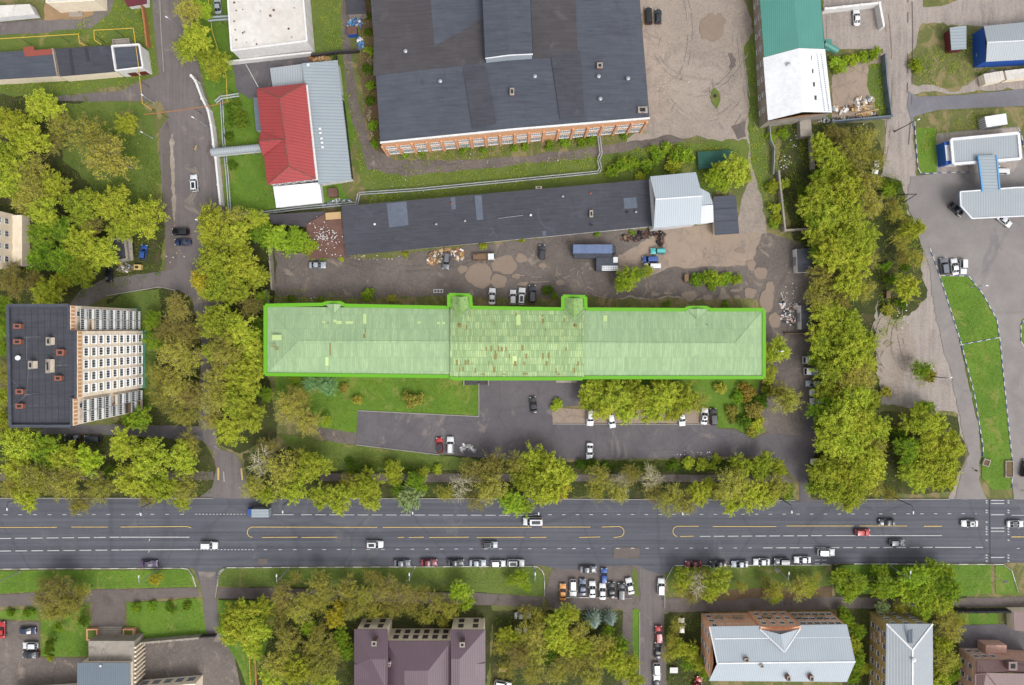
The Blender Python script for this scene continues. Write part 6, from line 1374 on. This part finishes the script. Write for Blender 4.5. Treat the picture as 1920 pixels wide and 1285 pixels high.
def crown(kind, seed):
    """limbs carry many leafy sprays that point up and outwards, with gaps between them"""
    global rng; rng = np.random.default_rng(seed); random.seed(seed)
    ns_, lv, zc, fl, ls, wd = {'dense': (190, 52, 1.15, .62, .031, .046), 'thin': (185, 27, 1.2, .62, .026, .055), 'bare': (110, 9, 1.2, .6, .028, .06), 'bush': (90, 48, .42, .42, .055, .06)}[kind]
    nl = {'dense': 11, 'thin': 12, 'bare': 9, 'bush': 7}[kind]
    lob = []
    for i in range(nl):
        a = i * 2.399 + rng.uniform(-.6, .6); r = .66 * math.sqrt((i + .2) / nl) * rng.uniform(.75, 1.2)
        lob.append((r * math.cos(a), r * math.sin(a), zc + fl * (.75 - .9 * r) * rng.uniform(.6, 1.25), rng.uniform(.24, .40)))
    tb = MB(); bush = kind == 'bush'; th_ = .1 if bush else zc * .5
    tb.tube((0, 0, -.02), (0, 0, th_), .045, .034, 7)
    cs, ns, ss = [], [], []
    tot = sum(l[3] ** 2 for l in lob)
    for (lx, ly, lz, lr) in lob:
        s_ = Vector((0, 0, th_ * .96)); m_ = Vector((lx * .5, ly * .5, th_ + (lz - th_) * .5)); e = Vector((lx, ly, lz))
        kk = {'thin': 1.2, 'bare': 1.5}.get(kind, 1); tb.tube(s_, m_, .024 * kk, .017 * kk, 5, cap=False); tb.tube(m_, e, .017 * kk, .010 * kk, 5, cap=False)
        for k in range(max(5, int(ns_ * lr * lr / tot))):
            d = unit(1)[0]; d[2] = abs(d[2]) * rng.uniform(.3, 1.3) - .12; d /= np.linalg.norm(d)
            st = np.array(e) * .8 + np.array(m_) * .2 + d * lr * .25; L = lr * rng.uniform(.65, 1.35)
            en = st + d * L + np.array([0, 0, -.12 * L]); 
            tb.tube(Vector(st), Vector(en), {'thin': .0075, 'bare': .013}.get(kind, .006), .002, 3, cap=False)
            n = int(lv * rng.uniform(.7, 1.3)); t_ = rng.beta(2.2, 1.3, n)[:, None]
            c = st + (en - st) * t_ * 1.05 + rng.normal(size=(n, 3)) * wd * (1.25 - t_ * .6)
            cs.append(c); ns.append(rng.normal(size=(n, 3)) * .75 + d * .5 + np.array([0, 0, .5])); ss.append(rng.uniform(.6, 1.25, n) * ls)
            if kind in ('thin', 'bare'):
                for _ in range(2):
                    u = rng.uniform(.3, .9); q0 = st + (en - st) * u; d2 = unit(1)[0] * .5 + d; tb.tube(Vector(q0), Vector(q0 + d2 * L * .4), .004, .0015, 3, cap=False)
    me = leaves('crown', np.concatenate(cs), np.concatenate(ns), np.concatenate(ss))
    to = tb.build('trunk', M['bark']); td = to.data; bpy.data.objects.remove(to)
    return me, td
def spruce(seed):
    global rng; rng = np.random.default_rng(seed); cs, ns, ss = [], [], []; tb = MB(); tb.tube((0,0,0),(0,0,2.6),.07,.01,6)
    for lay in range(14):
        z = .3 + 2.3 * lay / 13; R = 1.0 * (1 - lay / 14.2); nb = max(5, int(13 * R + 4))
        for k in range(nb):
            a = 2 * PI * (k + rng.uniform(-.2, .2)) / nb + lay; r1 = R * rng.uniform(.82, 1.08); e = Vector((r1 * math.cos(a), r1 * math.sin(a), z - .18 * R)); s_ = Vector((0, 0, z)); tb.tube(s_, e, .014, .004, 3, cap=False)
            n = int(46 * r1) + 8; t_ = rng.uniform(.1, 1.02, n); base = np.outer(1 - t_, np.array(s_)) + np.outer(t_, np.array(e)); side = np.array([-math.sin(a), math.cos(a), 0]) * 1.0
            c = base + side * (rng.normal(size=(n, 1)) * .07 * (1.3 - t_[:, None])) + rng.normal(size=(n, 3)) * .018
            cs.append(c); ns.append(rng.normal(size=(n, 3)) * .5 + np.array([0, 0, 1])); ss.append(np.full(n, .035))
    me = leaves('crown', np.concatenate(cs), np.concatenate(ns), np.concatenate(ss), .4)
    to = tb.build('trunk', M['bark']); td = to.data; bpy.data.objects.remove(to); return me, td
CR = {'dense': [crown('dense', 100 + i) for i in range(7)], 'thin': [crown('thin', 200 + i) for i in range(6)], 'bare': [crown('bare', 500 + i) for i in range(2)], 'bush': [crown('bush', 300 + i) for i in range(4)], 'spruce': [spruce(400)]}
KIND = {'v': ('bare', 'pale-branched', ''), 'y': ('dense', 'yellow-green', 'leafy'), 'g': ('dense', 'fresh green', 'leafy'), 'l': ('dense', 'bright lime', 'leafy'), 'o': ('thin', 'olive', 'thinly leafed'), 'b': ('thin', 'brown budding', 'nearly bare'),
        'p': ('dense', 'pale grey-green', 'willowy'), 'c': ('dense', 'bluish green', 'dense'), 's': ('spruce', 'blue', 'conical'), 'u': ('dense', 'orange', 'rounded'), 'd': ('dense', 'dark green', 'dense'), 'w': ('dense', 'golden', 'leafy')}
ORD = 'first second third fourth fifth sixth seventh eighth ninth tenth eleventh twelfth thirteenth fourteenth fifteenth sixteenth seventeenth eighteenth nineteenth twentieth'.split()
tcount = [0]; PLAN = []; REST = {}
def place(x, y, r, k, bush, i):
    shape = KIND[k][0]; rm = r * S * (1.07 if shape != 'spruce' else 1.0)
    if bush and shape != 'spruce': shape = 'bush'
    h = {'dense': 1.3, 'thin': 1.3, 'bare': 1.3, 'bush': .55, 'spruce': .8}[shape] * rm
    rm *= (H - h) / H; p = W(x, y, h); rr = random.Random(i * 17)
    me, td = CR[shape][i * 5 % len(CR[shape])]
    return me, td, (p.x, p.y, 0), rr.uniform(0, 6.28), (rm, rm * rr.uniform(.92, 1.08), rm * rr.uniform(.82, 1.12)), rr
def plant(x, y, r, k, label, bush=False, group=None):
    tcount[0] += 1; i = tcount[0]; me, td, loc, rz, sc, rr = place(x, y, r, k, bush, i)
    t_ = bpy.data.objects.new('bush' if bush else ('spruce_tree' if k == 's' else 'broadleaf_tree'), None); C.objects.link(t_)
    t_.location = loc; t_.rotation_euler = (0, 0, rz); t_.scale = sc
    tag(t_, label, 'bush' if bush else 'tree', group)
    o = bpy.data.objects.new('crown', me); link(o, t_); setmat(o, LEAF[k])
    o = bpy.data.objects.new('trunk' if not bush else 'stem', td); link(o, t_)
    if k == 'v': setmat(o, M['birch'])
    elif k in 'ob': setmat(o, M['bark_pale'] if rr.random() < .6 and k == 'o' else M['bark'])
def zone(phrase, data, bush=False, group=None):
    for tok in data.split():
        k = tok[0]; x, y, r = (float(v) for v in tok[1:].split(',')); PLAN.append((phrase, x, y, r, k, bush))
def plant_all(limit=298):
    big = sorted([p for p in PLAN if not p[5] and p[4] != 's'], key=lambda p: -p[3]); cut = set(id(p) for p in big[limit:])
    zones = {}
    for p in PLAN:
        if id(p) in cut: REST.setdefault(p[4], []).append(p)
        else: zones.setdefault((p[0], p[5]), []).append(p)
    for (phrase, bush), it in zones.items():
        it.sort(key=lambda p: (p[1], p[2])); w_ = 'bush' if bush else 'tree'
        for i, (_, x, y, r, k, _b) in enumerate(it):
            lb = f"{KIND[k][1]} {w_} {phrase}"
            if len(it) > 1: lb += ', rightmost one' if i == len(it) - 1 else f', {ORD[i]} from the left'
            plant(x, y, r, k, lb, bush, phrase)
    # everything past about 300 trees: one mass of small understorey trees, real crowns and stems merged
    vs, mi, keys = [], [], []; sv = MB(); i = 5000
    for k, lst in sorted(REST.items()):
        keys.append(k)
        for (_, x, y, r, _k, _b) in lst:
            i += 1; me, td, loc, rz, sc, rr = place(x, y, r, k, False, i)
            n = len(me.vertices); a_ = np.empty(n * 3, np.float32); me.vertices.foreach_get('co', a_); a_ = a_.reshape(-1, 4, 3)
            a_ = a_[np.random.default_rng(i).random(len(a_)) < .8]
            c_, s_ = math.cos(rz), math.sin(rz); v = a_ * np.array(sc, np.float32)
            v = np.stack([v[..., 0] * c_ - v[..., 1] * s_ + loc[0], v[..., 0] * s_ + v[..., 1] * c_ + loc[1], v[..., 2]], -1)
            vs.append(v.reshape(-1, 3)); mi.append(np.full(len(a_), len(keys) - 1, np.int32))
            sv.tube((loc[0], loc[1], 0), (loc[0], loc[1], sc[2] * .9), .05 * sc[0], .03 * sc[0], 6, len(keys))
    V = np.concatenate(vs); m_ = np.concatenate(mi); nq = len(m_); ns_ = len(sv.v)
    sf = [f for f in sv.f]; me = bpy.data.meshes.new('young_trees'); loops = np.concatenate([np.arange(nq * 4, dtype=np.int32)] + [np.array(f, np.int32) + nq * 4 for f in sf])
    tot = np.concatenate([np.full(nq, 4, np.int32), np.array([len(f) for f in sf], np.int32)]); st = np.concatenate([[0], np.cumsum(tot)[:-1]]).astype(np.int32)
    allv = np.concatenate([V, np.array(sv.v, np.float32)])
    me.vertices.add(len(allv)); me.vertices.foreach_set('co', allv.ravel().astype(np.float32)); me.loops.add(len(loops)); me.loops.foreach_set('vertex_index', loops)
    me.polygons.add(len(tot)); me.polygons.foreach_set('loop_start', st); me.polygons.foreach_set('loop_total', tot)
    for k in keys: me.materials.append(LEAF[k])
    me.materials.append(M['bark']); me.polygons.foreach_set('material_index', np.concatenate([m_, np.full(len(sf), len(keys), np.int32)])); me.update(); me.validate()
    o = bpy.data.objects.new('young_trees', me); link(o); tag(o, 'small young trees filling the gaps between the big crowns of the groves', 'trees', kind='stuff')
zone('in the top left grove beside the meadow', 'y70,195,38 o112,235,30 y22,235,42 y62,262,42 o165,258,46 o205,298,52 y235,235,26 y20,300,40 o60,320,42 y95,345,36 b100,270,26')
zone('in the grove above the concrete garage', 'y150,385,40 y205,382,44 y262,410,44 y228,425,36 g120,430,38 b168,425,30 y150,455,38 y185,480,40 g118,490,38 y150,510,36')
zone('at the left edge above the tower', 'y25,350,36 o60,370,38 y85,395,36 g75,440,34 g78,480,32 b25,530,34 b62,528,30 y92,550,34 y120,525,28 g5,570,22 b20,500,20')
zone('on the strip left of the tower', 'g2,610,24 g0,650,22 o2,700,24 y4,745,22 y8,790,26')
zone('beside the side street at the top', 'o352,22,36 y370,70,36 y396,112,34 y350,95,30 l378,20,24 y405,130,24')
zone('between side street and red roof yard', 'y400,412,38 y438,440,38 y395,450,32 o440,410,28 l520,448,32 l555,450,30 g490,440,28 y482,412,26 b455,425,20 l580,462,18')
zone('south of the heating pipes along the street', 'y400,490,40 y450,500,42 y412,535,36 w375,525,26 y478,520,30 y445,545,32 b470,575,26 y395,545,26 g488,565,22')
zone('along the street beside the green roof', 'y405,605,42 y445,620,40 y468,655,36 o425,660,42 y400,660,30 y450,700,40 y482,690,30 g485,640,24 o410,705,36 d490,610,22')
zone('near the street south of the green roof corner', 'o405,745,36 y440,755,40 y472,780,34 y430,805,36 o400,785,28 y460,735,28 g500,740,18')
zone('in the brown thicket east of the tower', 'b335,580,30 b345,625,34 o325,660,36 o355,680,36 b310,620,28 o330,725,38 b360,740,32 o300,745,28 g265,785,28 o345,775,32 g285,600,22 g290,640,24 o295,700,28 g240,790,20 b370,620,22')
zone('in the front row below the tower', 'y30,835,40 g75,850,42 y115,862,38 l165,862,36 y228,840,36 y285,860,46 y335,860,38 o355,835,26 y30,880,36 o78,900,40')
zone('on the verge left of the side street', 'o125,905,42 o180,920,34 y250,900,40 y305,910,38 y50,930,32 o345,915,32 o20,910,32 o150,945,26 b275,935,22 y340,940,20 d205,890,20')
zone('at the corner east of the side street', 'v485,872,34 o520,890,42 y585,875,36 o475,910,28 y550,915,34 y500,930,24 o560,860,26 b500,845,24')
zone('on the north verge left of the willow', 'y600,930,30 y635,935,34 y685,905,34 y695,935,28 y738,885,22 d660,880,16 o650,905,22 y740,900,18')
zone('on the north verge beside the willow', 'p768,938,30 g780,905,24 y792,888,14 g750,920,18')
zone('on the north verge before the big clump', 'v866,912,32 b905,880,34 o920,915,38 b880,885,26 o835,925,22 b890,940,22 b930,870,28')
zone('in the big clump below the front court', 'y1000,868,38 y1035,885,38 y985,900,32 y1020,920,38 w1045,920,28 l960,945,28 l985,950,22 d1015,895,24 y1060,895,24 l945,930,18 o970,875,28')
zone('on the north verge right of the big clump', 'o1125,900,30 v1168,905,26 o1160,925,26 v1222,898,30 b1225,925,24 o1120,925,20 o1262,935,34 y1312,928,28 o1185,890,24 y1330,910,18 o1285,945,24')
zone('on the north verge near the yard exit', 'o1375,905,38 y1405,930,34 y1440,925,32 y1392,875,26 y1430,875,28 o1455,912,30 y1370,940,24 y1460,880,18 g1475,920,18 o1350,925,22')
zone('in the hedge under the front court', 'd1265,872,14 y1290,868,16 y1315,872,15 y1335,875,12 d1110,872,14 d1090,870,12 d1135,875,12 y1345,862,12 d655,865,11 y730,868,10 y820,882,12 d690,882,12', True)
zone('on the lawn in front of the green roof', 'c582,720,20 c612,722,24 o545,765,34 o575,785,32 o560,745,26 l610,790,14 g552,715,14')
zone('on the front lawn', 'b775,750,22 b645,728,12 o670,750,12 l1045,758,14', True)
zone('in the clump beside the court', 'y1115,735,32 y1155,740,36 y1200,745,38 y1245,745,36 y1285,745,34 y1130,765,28 y1175,770,30 y1220,775,28 y1265,770,26 y1100,750,24 o1305,750,26 y1140,718,22 y1240,718,24 y1185,715,24')
zone('on the green island east of the court', 'u1402,735,22 o1350,728,14 b1375,770,14 d1395,790,16 y1420,795,18 b1415,770,22 g1385,745,16 d1430,750,18 y1440,730,16 b1372,785,10 o1410,810,14', True)
zone('at the east end of the green roof', 'o1475,750,34 y1458,655,30 y1440,700,22 y1440,670,20 o1462,735,24 d1447,735,14')
zone('in the scrub north of the east yard', 'y1448,350,16 y1455,390,16 y1462,410,14 g1445,255,12 y1470,345,14 g1450,420,12 g1470,250,14', True)
zone('at the upper end of the tree belt', 'y1540,275,26 y1560,300,34 g1545,330,30 o1605,280,36 b1580,255,24 o1625,260,26 y1585,320,30 b1560,250,20 o1640,300,26')
zone('in the belt beside the concrete wall', 'y1540,360,36 y1580,355,42 o1620,350,40 y1515,385,28 y1560,400,40 y1600,405,42 o1635,385,32 g1525,410,26 d1510,365,20 o1610,330,34')
zone('in the belt beside the black garage', 'y1545,440,34 y1590,450,44 y1625,450,34 y1560,480,40 y1605,490,36 o1630,480,24 g1535,475,24 d1600,430,24')
zone('in the belt between the two garages', 'o1550,525,34 y1590,525,38 o1545,560,32 b1580,560,30 o1615,545,28 y1560,585,36 g1530,545,18')
zone('in the belt right of the lone garage', 'y1555,620,38 y1595,615,40 y1625,640,28 y1545,650,32 y1585,660,44 w1590,645,18 g1530,675,22 y1620,680,30')
zone('in the belt beside the parked lorries', 'y1560,695,38 o1600,700,40 b1590,720,26 o1625,715,28 y1560,735,32 y1600,745,38 y1635,750,26 g1545,770,30')
zone('at the lower half of the tree belt', 'y1570,785,42 y1610,790,42 y1640,800,30 y1555,825,38 y1600,835,42 o1640,840,30 g1545,790,24 y1625,860,36 d1570,760,22')
zone('at the foot of the belt by the road', 'y1545,880,36 y1590,880,40 y1625,890,34 y1560,915,36 y1600,920,38 o1640,915,26 y1600,940,24 l1530,910,22 b1670,930,18')
zone('in the great lime clump by the access road', 'y1720,785,34 y1755,800,36 y1780,835,34 y1745,840,36 y1775,870,34 y1740,885,34 g1700,840,30 d1690,815,20 y1705,880,28 d1715,860,24 y1725,905,26 y1765,900,26 g1735,765,20 d1740,855,20')
zone('beside the access road right of the belt', 'y1700,540,30 o1715,485,22 y1712,430,26 o1690,455,24 b1690,485,18 d1680,350,16 o1682,400,22 g1665,360,18 b1672,380,16 o1700,425,20')
zone('standing alone on the dirt by the access road', 'g1728,695,22')
zone('beside the lone shrub on the dirt', 'o1745,705,16', True)
zone('in the scrub of the belt', 'g1655,345,14 d1700,500,12 g1660,500,14 d1690,570,14 g1670,525,14 o1665,580,14 y1735,765,12 o1660,735,14', True)
zone('on the meadow strip below the workshop', 'g1165,312,22 l1185,305,16 g1145,320,14 g1230,290,20 g1280,292,26 y1262,310,20 g1212,312,16 y1200,330,12 g1250,275,14', True)
zone('beside the green tarpaulin', 'l1340,335,24 y1382,318,32 l1360,345,22 y1350,318,20 y1400,330,18')
zone('in front of the trailers', 'l1178,522,26 l1165,535,18 g1195,515,18 y1215,508,14')
zone('in the round hedge of the muddy yard', 'g1305,525,16 g1325,520,18 l1345,525,18 g1362,522,17 l1380,525,14 g1335,532,15', True)
zone('in the lawn left of the red roof', 'd438,205,16 d450,222,20 d430,230,14 d430,255,12 d435,310,12 d445,195,12', True)
zone('in the hedge behind the walled yard', 'l1565,115,14 l1580,120,16 l1598,112,16 l1618,108,14 l1638,103,12 y1645,95,9 g1572,130,12', True)
zone('alone beside the beige track', 'l1716,122,15', True)
zone('along the foot of the workshop wall', 'g760,290,9 g790,285,10 g870,280,11 g985,275,10 g1030,272,11 g1060,268,12 g1090,266,12 g1110,262,12 g1170,255,9 g965,278,9 g905,282,8', True)
zone('against the west side of the workshop', 'd690,60,10 g692,95,12 d690,130,13 g695,160,12 d693,190,12 g700,235,12 d690,30,9 g702,270,10', True)
zone('along the shed by the muddy yard', 'y905,462,9 g585,480,10 g605,484,8 y980,450,7 g1120,440,7 y760,478,7 g1185,436,7 y640,486,7', True)
zone('on the rough strip behind the green roof', 'g690,552,16 d545,560,9 g600,562,8 d1025,545,12 g1360,572,10 g1250,570,9 o735,560,12 g1040,555,9', True)
zone('on the left south verge', 'w292,1086,15 b85,1098,20')
zone('at the footpath by the lower car park', 'b110,1105,34 b85,1118,26 o130,1130,34 o95,1145,26 o155,1110,22 d155,1165,14 g110,1175,12 d95,1205,14 g130,1140,18')
zone('in the lower car park verge', 'g20,1150,10 g50,1150,10 d90,1220,10 y95,1235,8 g60,1148,8 g255,1140,12 g285,1138,12 g320,1140,12 g350,1138,10', True)
zone('at the lane corner in the lower woods', 'y455,1150,38 y440,1185,34 y480,1180,30 y430,1160,24 y470,1215,26 l415,1180,14 y490,1140,26')
zone('on the south verge between road and woods', 'b530,1115,26 o600,1095,26 b555,1080,16 o610,1115,26 o650,1105,28 b700,1085,22 b720,1110,28 o680,1120,28 b760,1115,26 b535,1140,22')
zone('in the middle of the lower woods', 'b520,1170,26 o555,1150,30 l560,1155,18 l580,1180,22 o600,1130,24 w625,1160,24 w640,1140,18 o540,1195,32 o590,1210,28 b600,1180,22 g660,1150,20 o575,1130,26')
zone('at the bottom of the lower woods', 'o520,1240,36 y560,1255,36 o600,1250,34 y510,1275,30 g640,1190,20 o620,1225,28 g655,1225,22 o580,1230,30 g640,1210,20 y610,1280,26')
zone('in front of the plum roofed building', 'o660,1140,26 b790,1115,24 o820,1130,26 b770,1140,22 o800,1155,20 b740,1140,24 o700,1145,22 l860,1110,26 l875,1130,18 o845,1140,24 o830,1165,16 b690,1130,22')
zone('near the end of the south verge', 'l975,1082,20 l985,1098,14 l958,1090,12')
zone('right of the plum roof', 'o1010,1160,24 y965,1200,24 o1000,1190,28 y945,1190,18 b975,1225,28 o940,1215,18 o1010,1225,28 b955,1255,24 o1000,1260,28 b985,1150,20')
zone('in the grove between lane and plum roof', 'y1045,1160,28 y1070,1150,22 y1040,1190,28 y1060,1215,30 d1035,1230,22 o1090,1190,26 y1080,1225,24 y1100,1210,24 o1075,1250,30 o1045,1265,26 y1110,1170,14')
zone('in the grove beside the grassy lane edge', 'o1130,1210,26 y1150,1235,30 o1120,1240,28 g1165,1210,22 y1170,1260,26 o1110,1270,26 y1185,1245,22 g1140,1190,18 y1190,1275,24')
zone('at the top right of the lower grove', 's1113,1163,19 s1144,1161,17')
zone('on the verge left of the yellow banner', 'y1285,1085,24 v1312,1096,32 o1322,1085,22 y1345,1090,30 o1275,1100,20 y1335,1115,22 o1390,1100,16 b1300,1118,20')
zone('on the verge right of the yellow banner', 'o1450,1105,24 y1455,1120,16 o1500,1100,26 y1515,1105,22 b1435,1090,14 o1530,1085,14')
zone('left of the brick block', 'o1268,1175,16 o1262,1200,20 y1275,1215,22 y1295,1225,22 g1290,1245,18 y1310,1245,18 o1255,1225,18 g1320,1262,14')
zone('in the lime row right of the road lane', 'l1580,1085,24 l1605,1095,30 l1592,1110,22 d1640,1090,18 l1665,1100,26 l1690,1105,26 g1655,1075,20 l1650,1110,20')
zone('in the big lime clump below the crossing road', 'l1715,1080,30 l1750,1080,32 l1780,1105,30 l1740,1115,32 l1710,1115,26 l1730,1145,24 y1765,1130,28 l1775,1075,22 p1655,1138,16 o1690,1140,20')
zone('between the brick block and the ochre block', 'g1590,1165,20 g1610,1185,20 y1600,1210,20 g1605,1240,22 y1620,1255,16 g1585,1150,14 l1610,1225,16 g1600,1270,18')
zone('right of the ochre block', 'o1775,1155,26 o1785,1190,26 y1765,1210,24 o1770,1240,28 y1790,1245,20 y1765,1275,26 o1795,1165,20 g1785,1265,18')
plant_all()
# ------------------------------------------------------------------ grass tufts and undergrowth
def inside(pts, poly):
    x, y = pts[:, 0], pts[:, 1]; r = np.zeros(len(pts), bool); n = len(poly)
    for i in range(n):
        x0, y0 = poly[i]; x1, y1 = poly[(i + 1) % n]
        if y0 == y1: continue
        c = ((y0 > y) != (y1 > y)) & (x < (x1 - x0) * (y - y0) / (y1 - y0) + x0); r ^= c
    return r
def scatter(name, label, cat, polys, dens, size, mat, spread=.25, per=5, zt=.2, clump=.0):
    global rng; rng = np.random.default_rng(len(name) * 7 + len(polys)); cs = []
    for s_ in polys:
        poly = np.array(px(s_)); lo, hi = poly.min(0), poly.max(0); lo = np.maximum(lo, [-20, -20]); hi = np.minimum(hi, [1940, 1305])
        if (hi <= lo).any(): continue
        n = int((hi[0] - lo[0]) * (hi[1] - lo[1]) * S * S * dens); p = lo + rng.random((n, 2)) * (hi - lo); p = p[inside(p, poly)]
        if clump: 
            keep = np.array([noise.noise(Vector((a * .05, b_ * .05, 3.3))) + .5 * noise.noise(Vector((a * .2, b_ * .2, 8))) > clump for a, b_ in p]); p = p[keep] if len(p) else p
        cs.append(p)
    p = np.concatenate(cs); X = np.stack([(p[:, 0] - NX) * S, (NY - p[:, 1]) * S, np.zeros(len(p))], 1)
    c = np.repeat(X, per, 0); n = len(c); c += rng.normal(size=(n, 3)) * spread; c[:, 2] = ZL[0] + .02 + rng.random(n) * zt
    me = leaves(name, c, rng.normal(size=(n, 3)) * .6 + np.array([0, 0, .8]), rng.uniform(.6, 1.3, n) * size, .5)
    me.materials.clear(); me.materials.append(LEAF[mat]); o = bpy.data.objects.new(name, me); link(o); tag(o, label, cat, kind='stuff'); return o
WILD = ['0 180 130 175 235 205 300 300 312 420 300 520 130 570 100 570 0 600','0 815 200 812 380 826 395 870 395 930 0 930','425 400 560 400 590 470 520 480 500 700 510 770 460 840 408 740 405 560','210 560 290 545 340 550 372 600 372 790 275 790 270 700','460 850 600 840 850 870 1140 868 1450 868 1480 886 600 886','460 905 1480 907 1480 932 470 930',
        '1470 230 1640 240 1650 300 1650 620 1650 780 1670 930 1530 930 1535 600 1530 520 1470 430','1650 780 1790 790 1800 850 1785 918 1650 930','415 1130 560 1125 900 1140 910 1160 665 1160 660 1290 490 1290','925 1150 1170 1150 1160 1290 925 1290','1245 1150 1310 1150 1320 1290 1250 1290','1585 1140 1655 1145 1640 1290 1610 1290','1752 1120 1810 1145 1800 1290 1755 1290']
scatter('undergrowth', 'low green undergrowth below the trees of the groves and belt', 'undergrowth', WILD, 1.0, .17, 'd', .4, 5, .5, -.25)
scatter('undergrowth', 'brown and olive scrub mixed through the groves', 'undergrowth', WILD, .6, .15, 'b', .4, 5, .4, -.1)
STR = ['665 345 700 320 900 315 1120 285 1215 275 1300 265 1410 285 1420 320 1310 365 1200 330 1130 328 700 392','730 292 1120 262 1210 245 1240 250 900 298 760 315','585 0 640 0 660 180 690 290 675 330 650 160 590 105','665 0 695 0 712 280 695 260 672 130','1398 60 1412 60 1430 230 1445 340 1448 420 1408 300','520 540 640 548 845 558 845 572 515 568','1100 570 1430 575 1430 580 1100 580','1655 130 1668 222 1630 218 1640 150','1655 300 1690 340 1700 400 1735 430 1725 500 1735 560 1695 600 1690 640 1650 650','0 155 225 150 225 165 0 175','120 60 230 0 285 0 292 130 230 160 150 70','1720 100 1840 60 1870 125 1780 170 1720 150','1720 225 1900 205 1830 250 1765 252 1725 300','1570 125 1645 110 1650 130 1570 140','1440 230 1520 230 1515 320 1450 430 1445 330','1700 668 1760 680 1750 730 1710 720']
scatter('weeds', 'green weeds along the rough strips and fences', 'weeds', STR, 1.6, .15, 'g', .35, 5, .4, -.05)
scatter('weeds', 'olive dry weeds along the rough strips', 'weeds', STR, 1.0, .14, 'o', .35, 5, .4, -.1)
LAWN = ['515 712 896 712 896 778 672 768 668 808 600 804 520 765','1345 708 1430 708 1420 760 1436 800 1412 820 1346 800','520 816 668 835 825 854 850 880 560 880','0 1072 300 1070 350 1070 366 1098 180 1102 0 1112','412 1070 1004 1065 1018 1110 900 1108 520 1098 412 1098','1250 1076 1264 1064 1550 1062 1555 1096 1256 1108','1570 1064 1850 1060 1856 1110 1570 1110','1766 520 1812 520 1866 602 1892 860 1890 914 1862 914 1838 800','242 1132 378 1126 386 1190 264 1196','80 1152 165 1136 165 1228 80 1230','112 195 255 192 300 300 304 395 220 380','425 190 478 190 510 395 430 398','430 120 445 180 420 180 400 150','410 1126 518 1128 470 1280 414 1188']
scatter('grass', 'short green grass blades of the lawns and verges', 'grass', LAWN, 2.2, .11, 'g', .25, 3, .08, -.35)
scatter('grass', 'darker grass tufts of the lawns and verges', 'grass', LAWN, 1.0, .11, 'd', .25, 3, .08, .0)
scatter('hedge', 'dark dense hedge strips along the court edge and footpath', 'hedge', ['1080 862 1340 864 1340 884 1080 884','700 862 820 870 820 885 650 885','1345 862 1450 864 1478 884 1345 884'], 4, .17, 'd', .4, 6, 1.4)
print('trees', tcount[0], 'objects', len(bpy.data.objects), 'faces', sum(len(m_.polygons) for m_ in bpy.data.meshes))
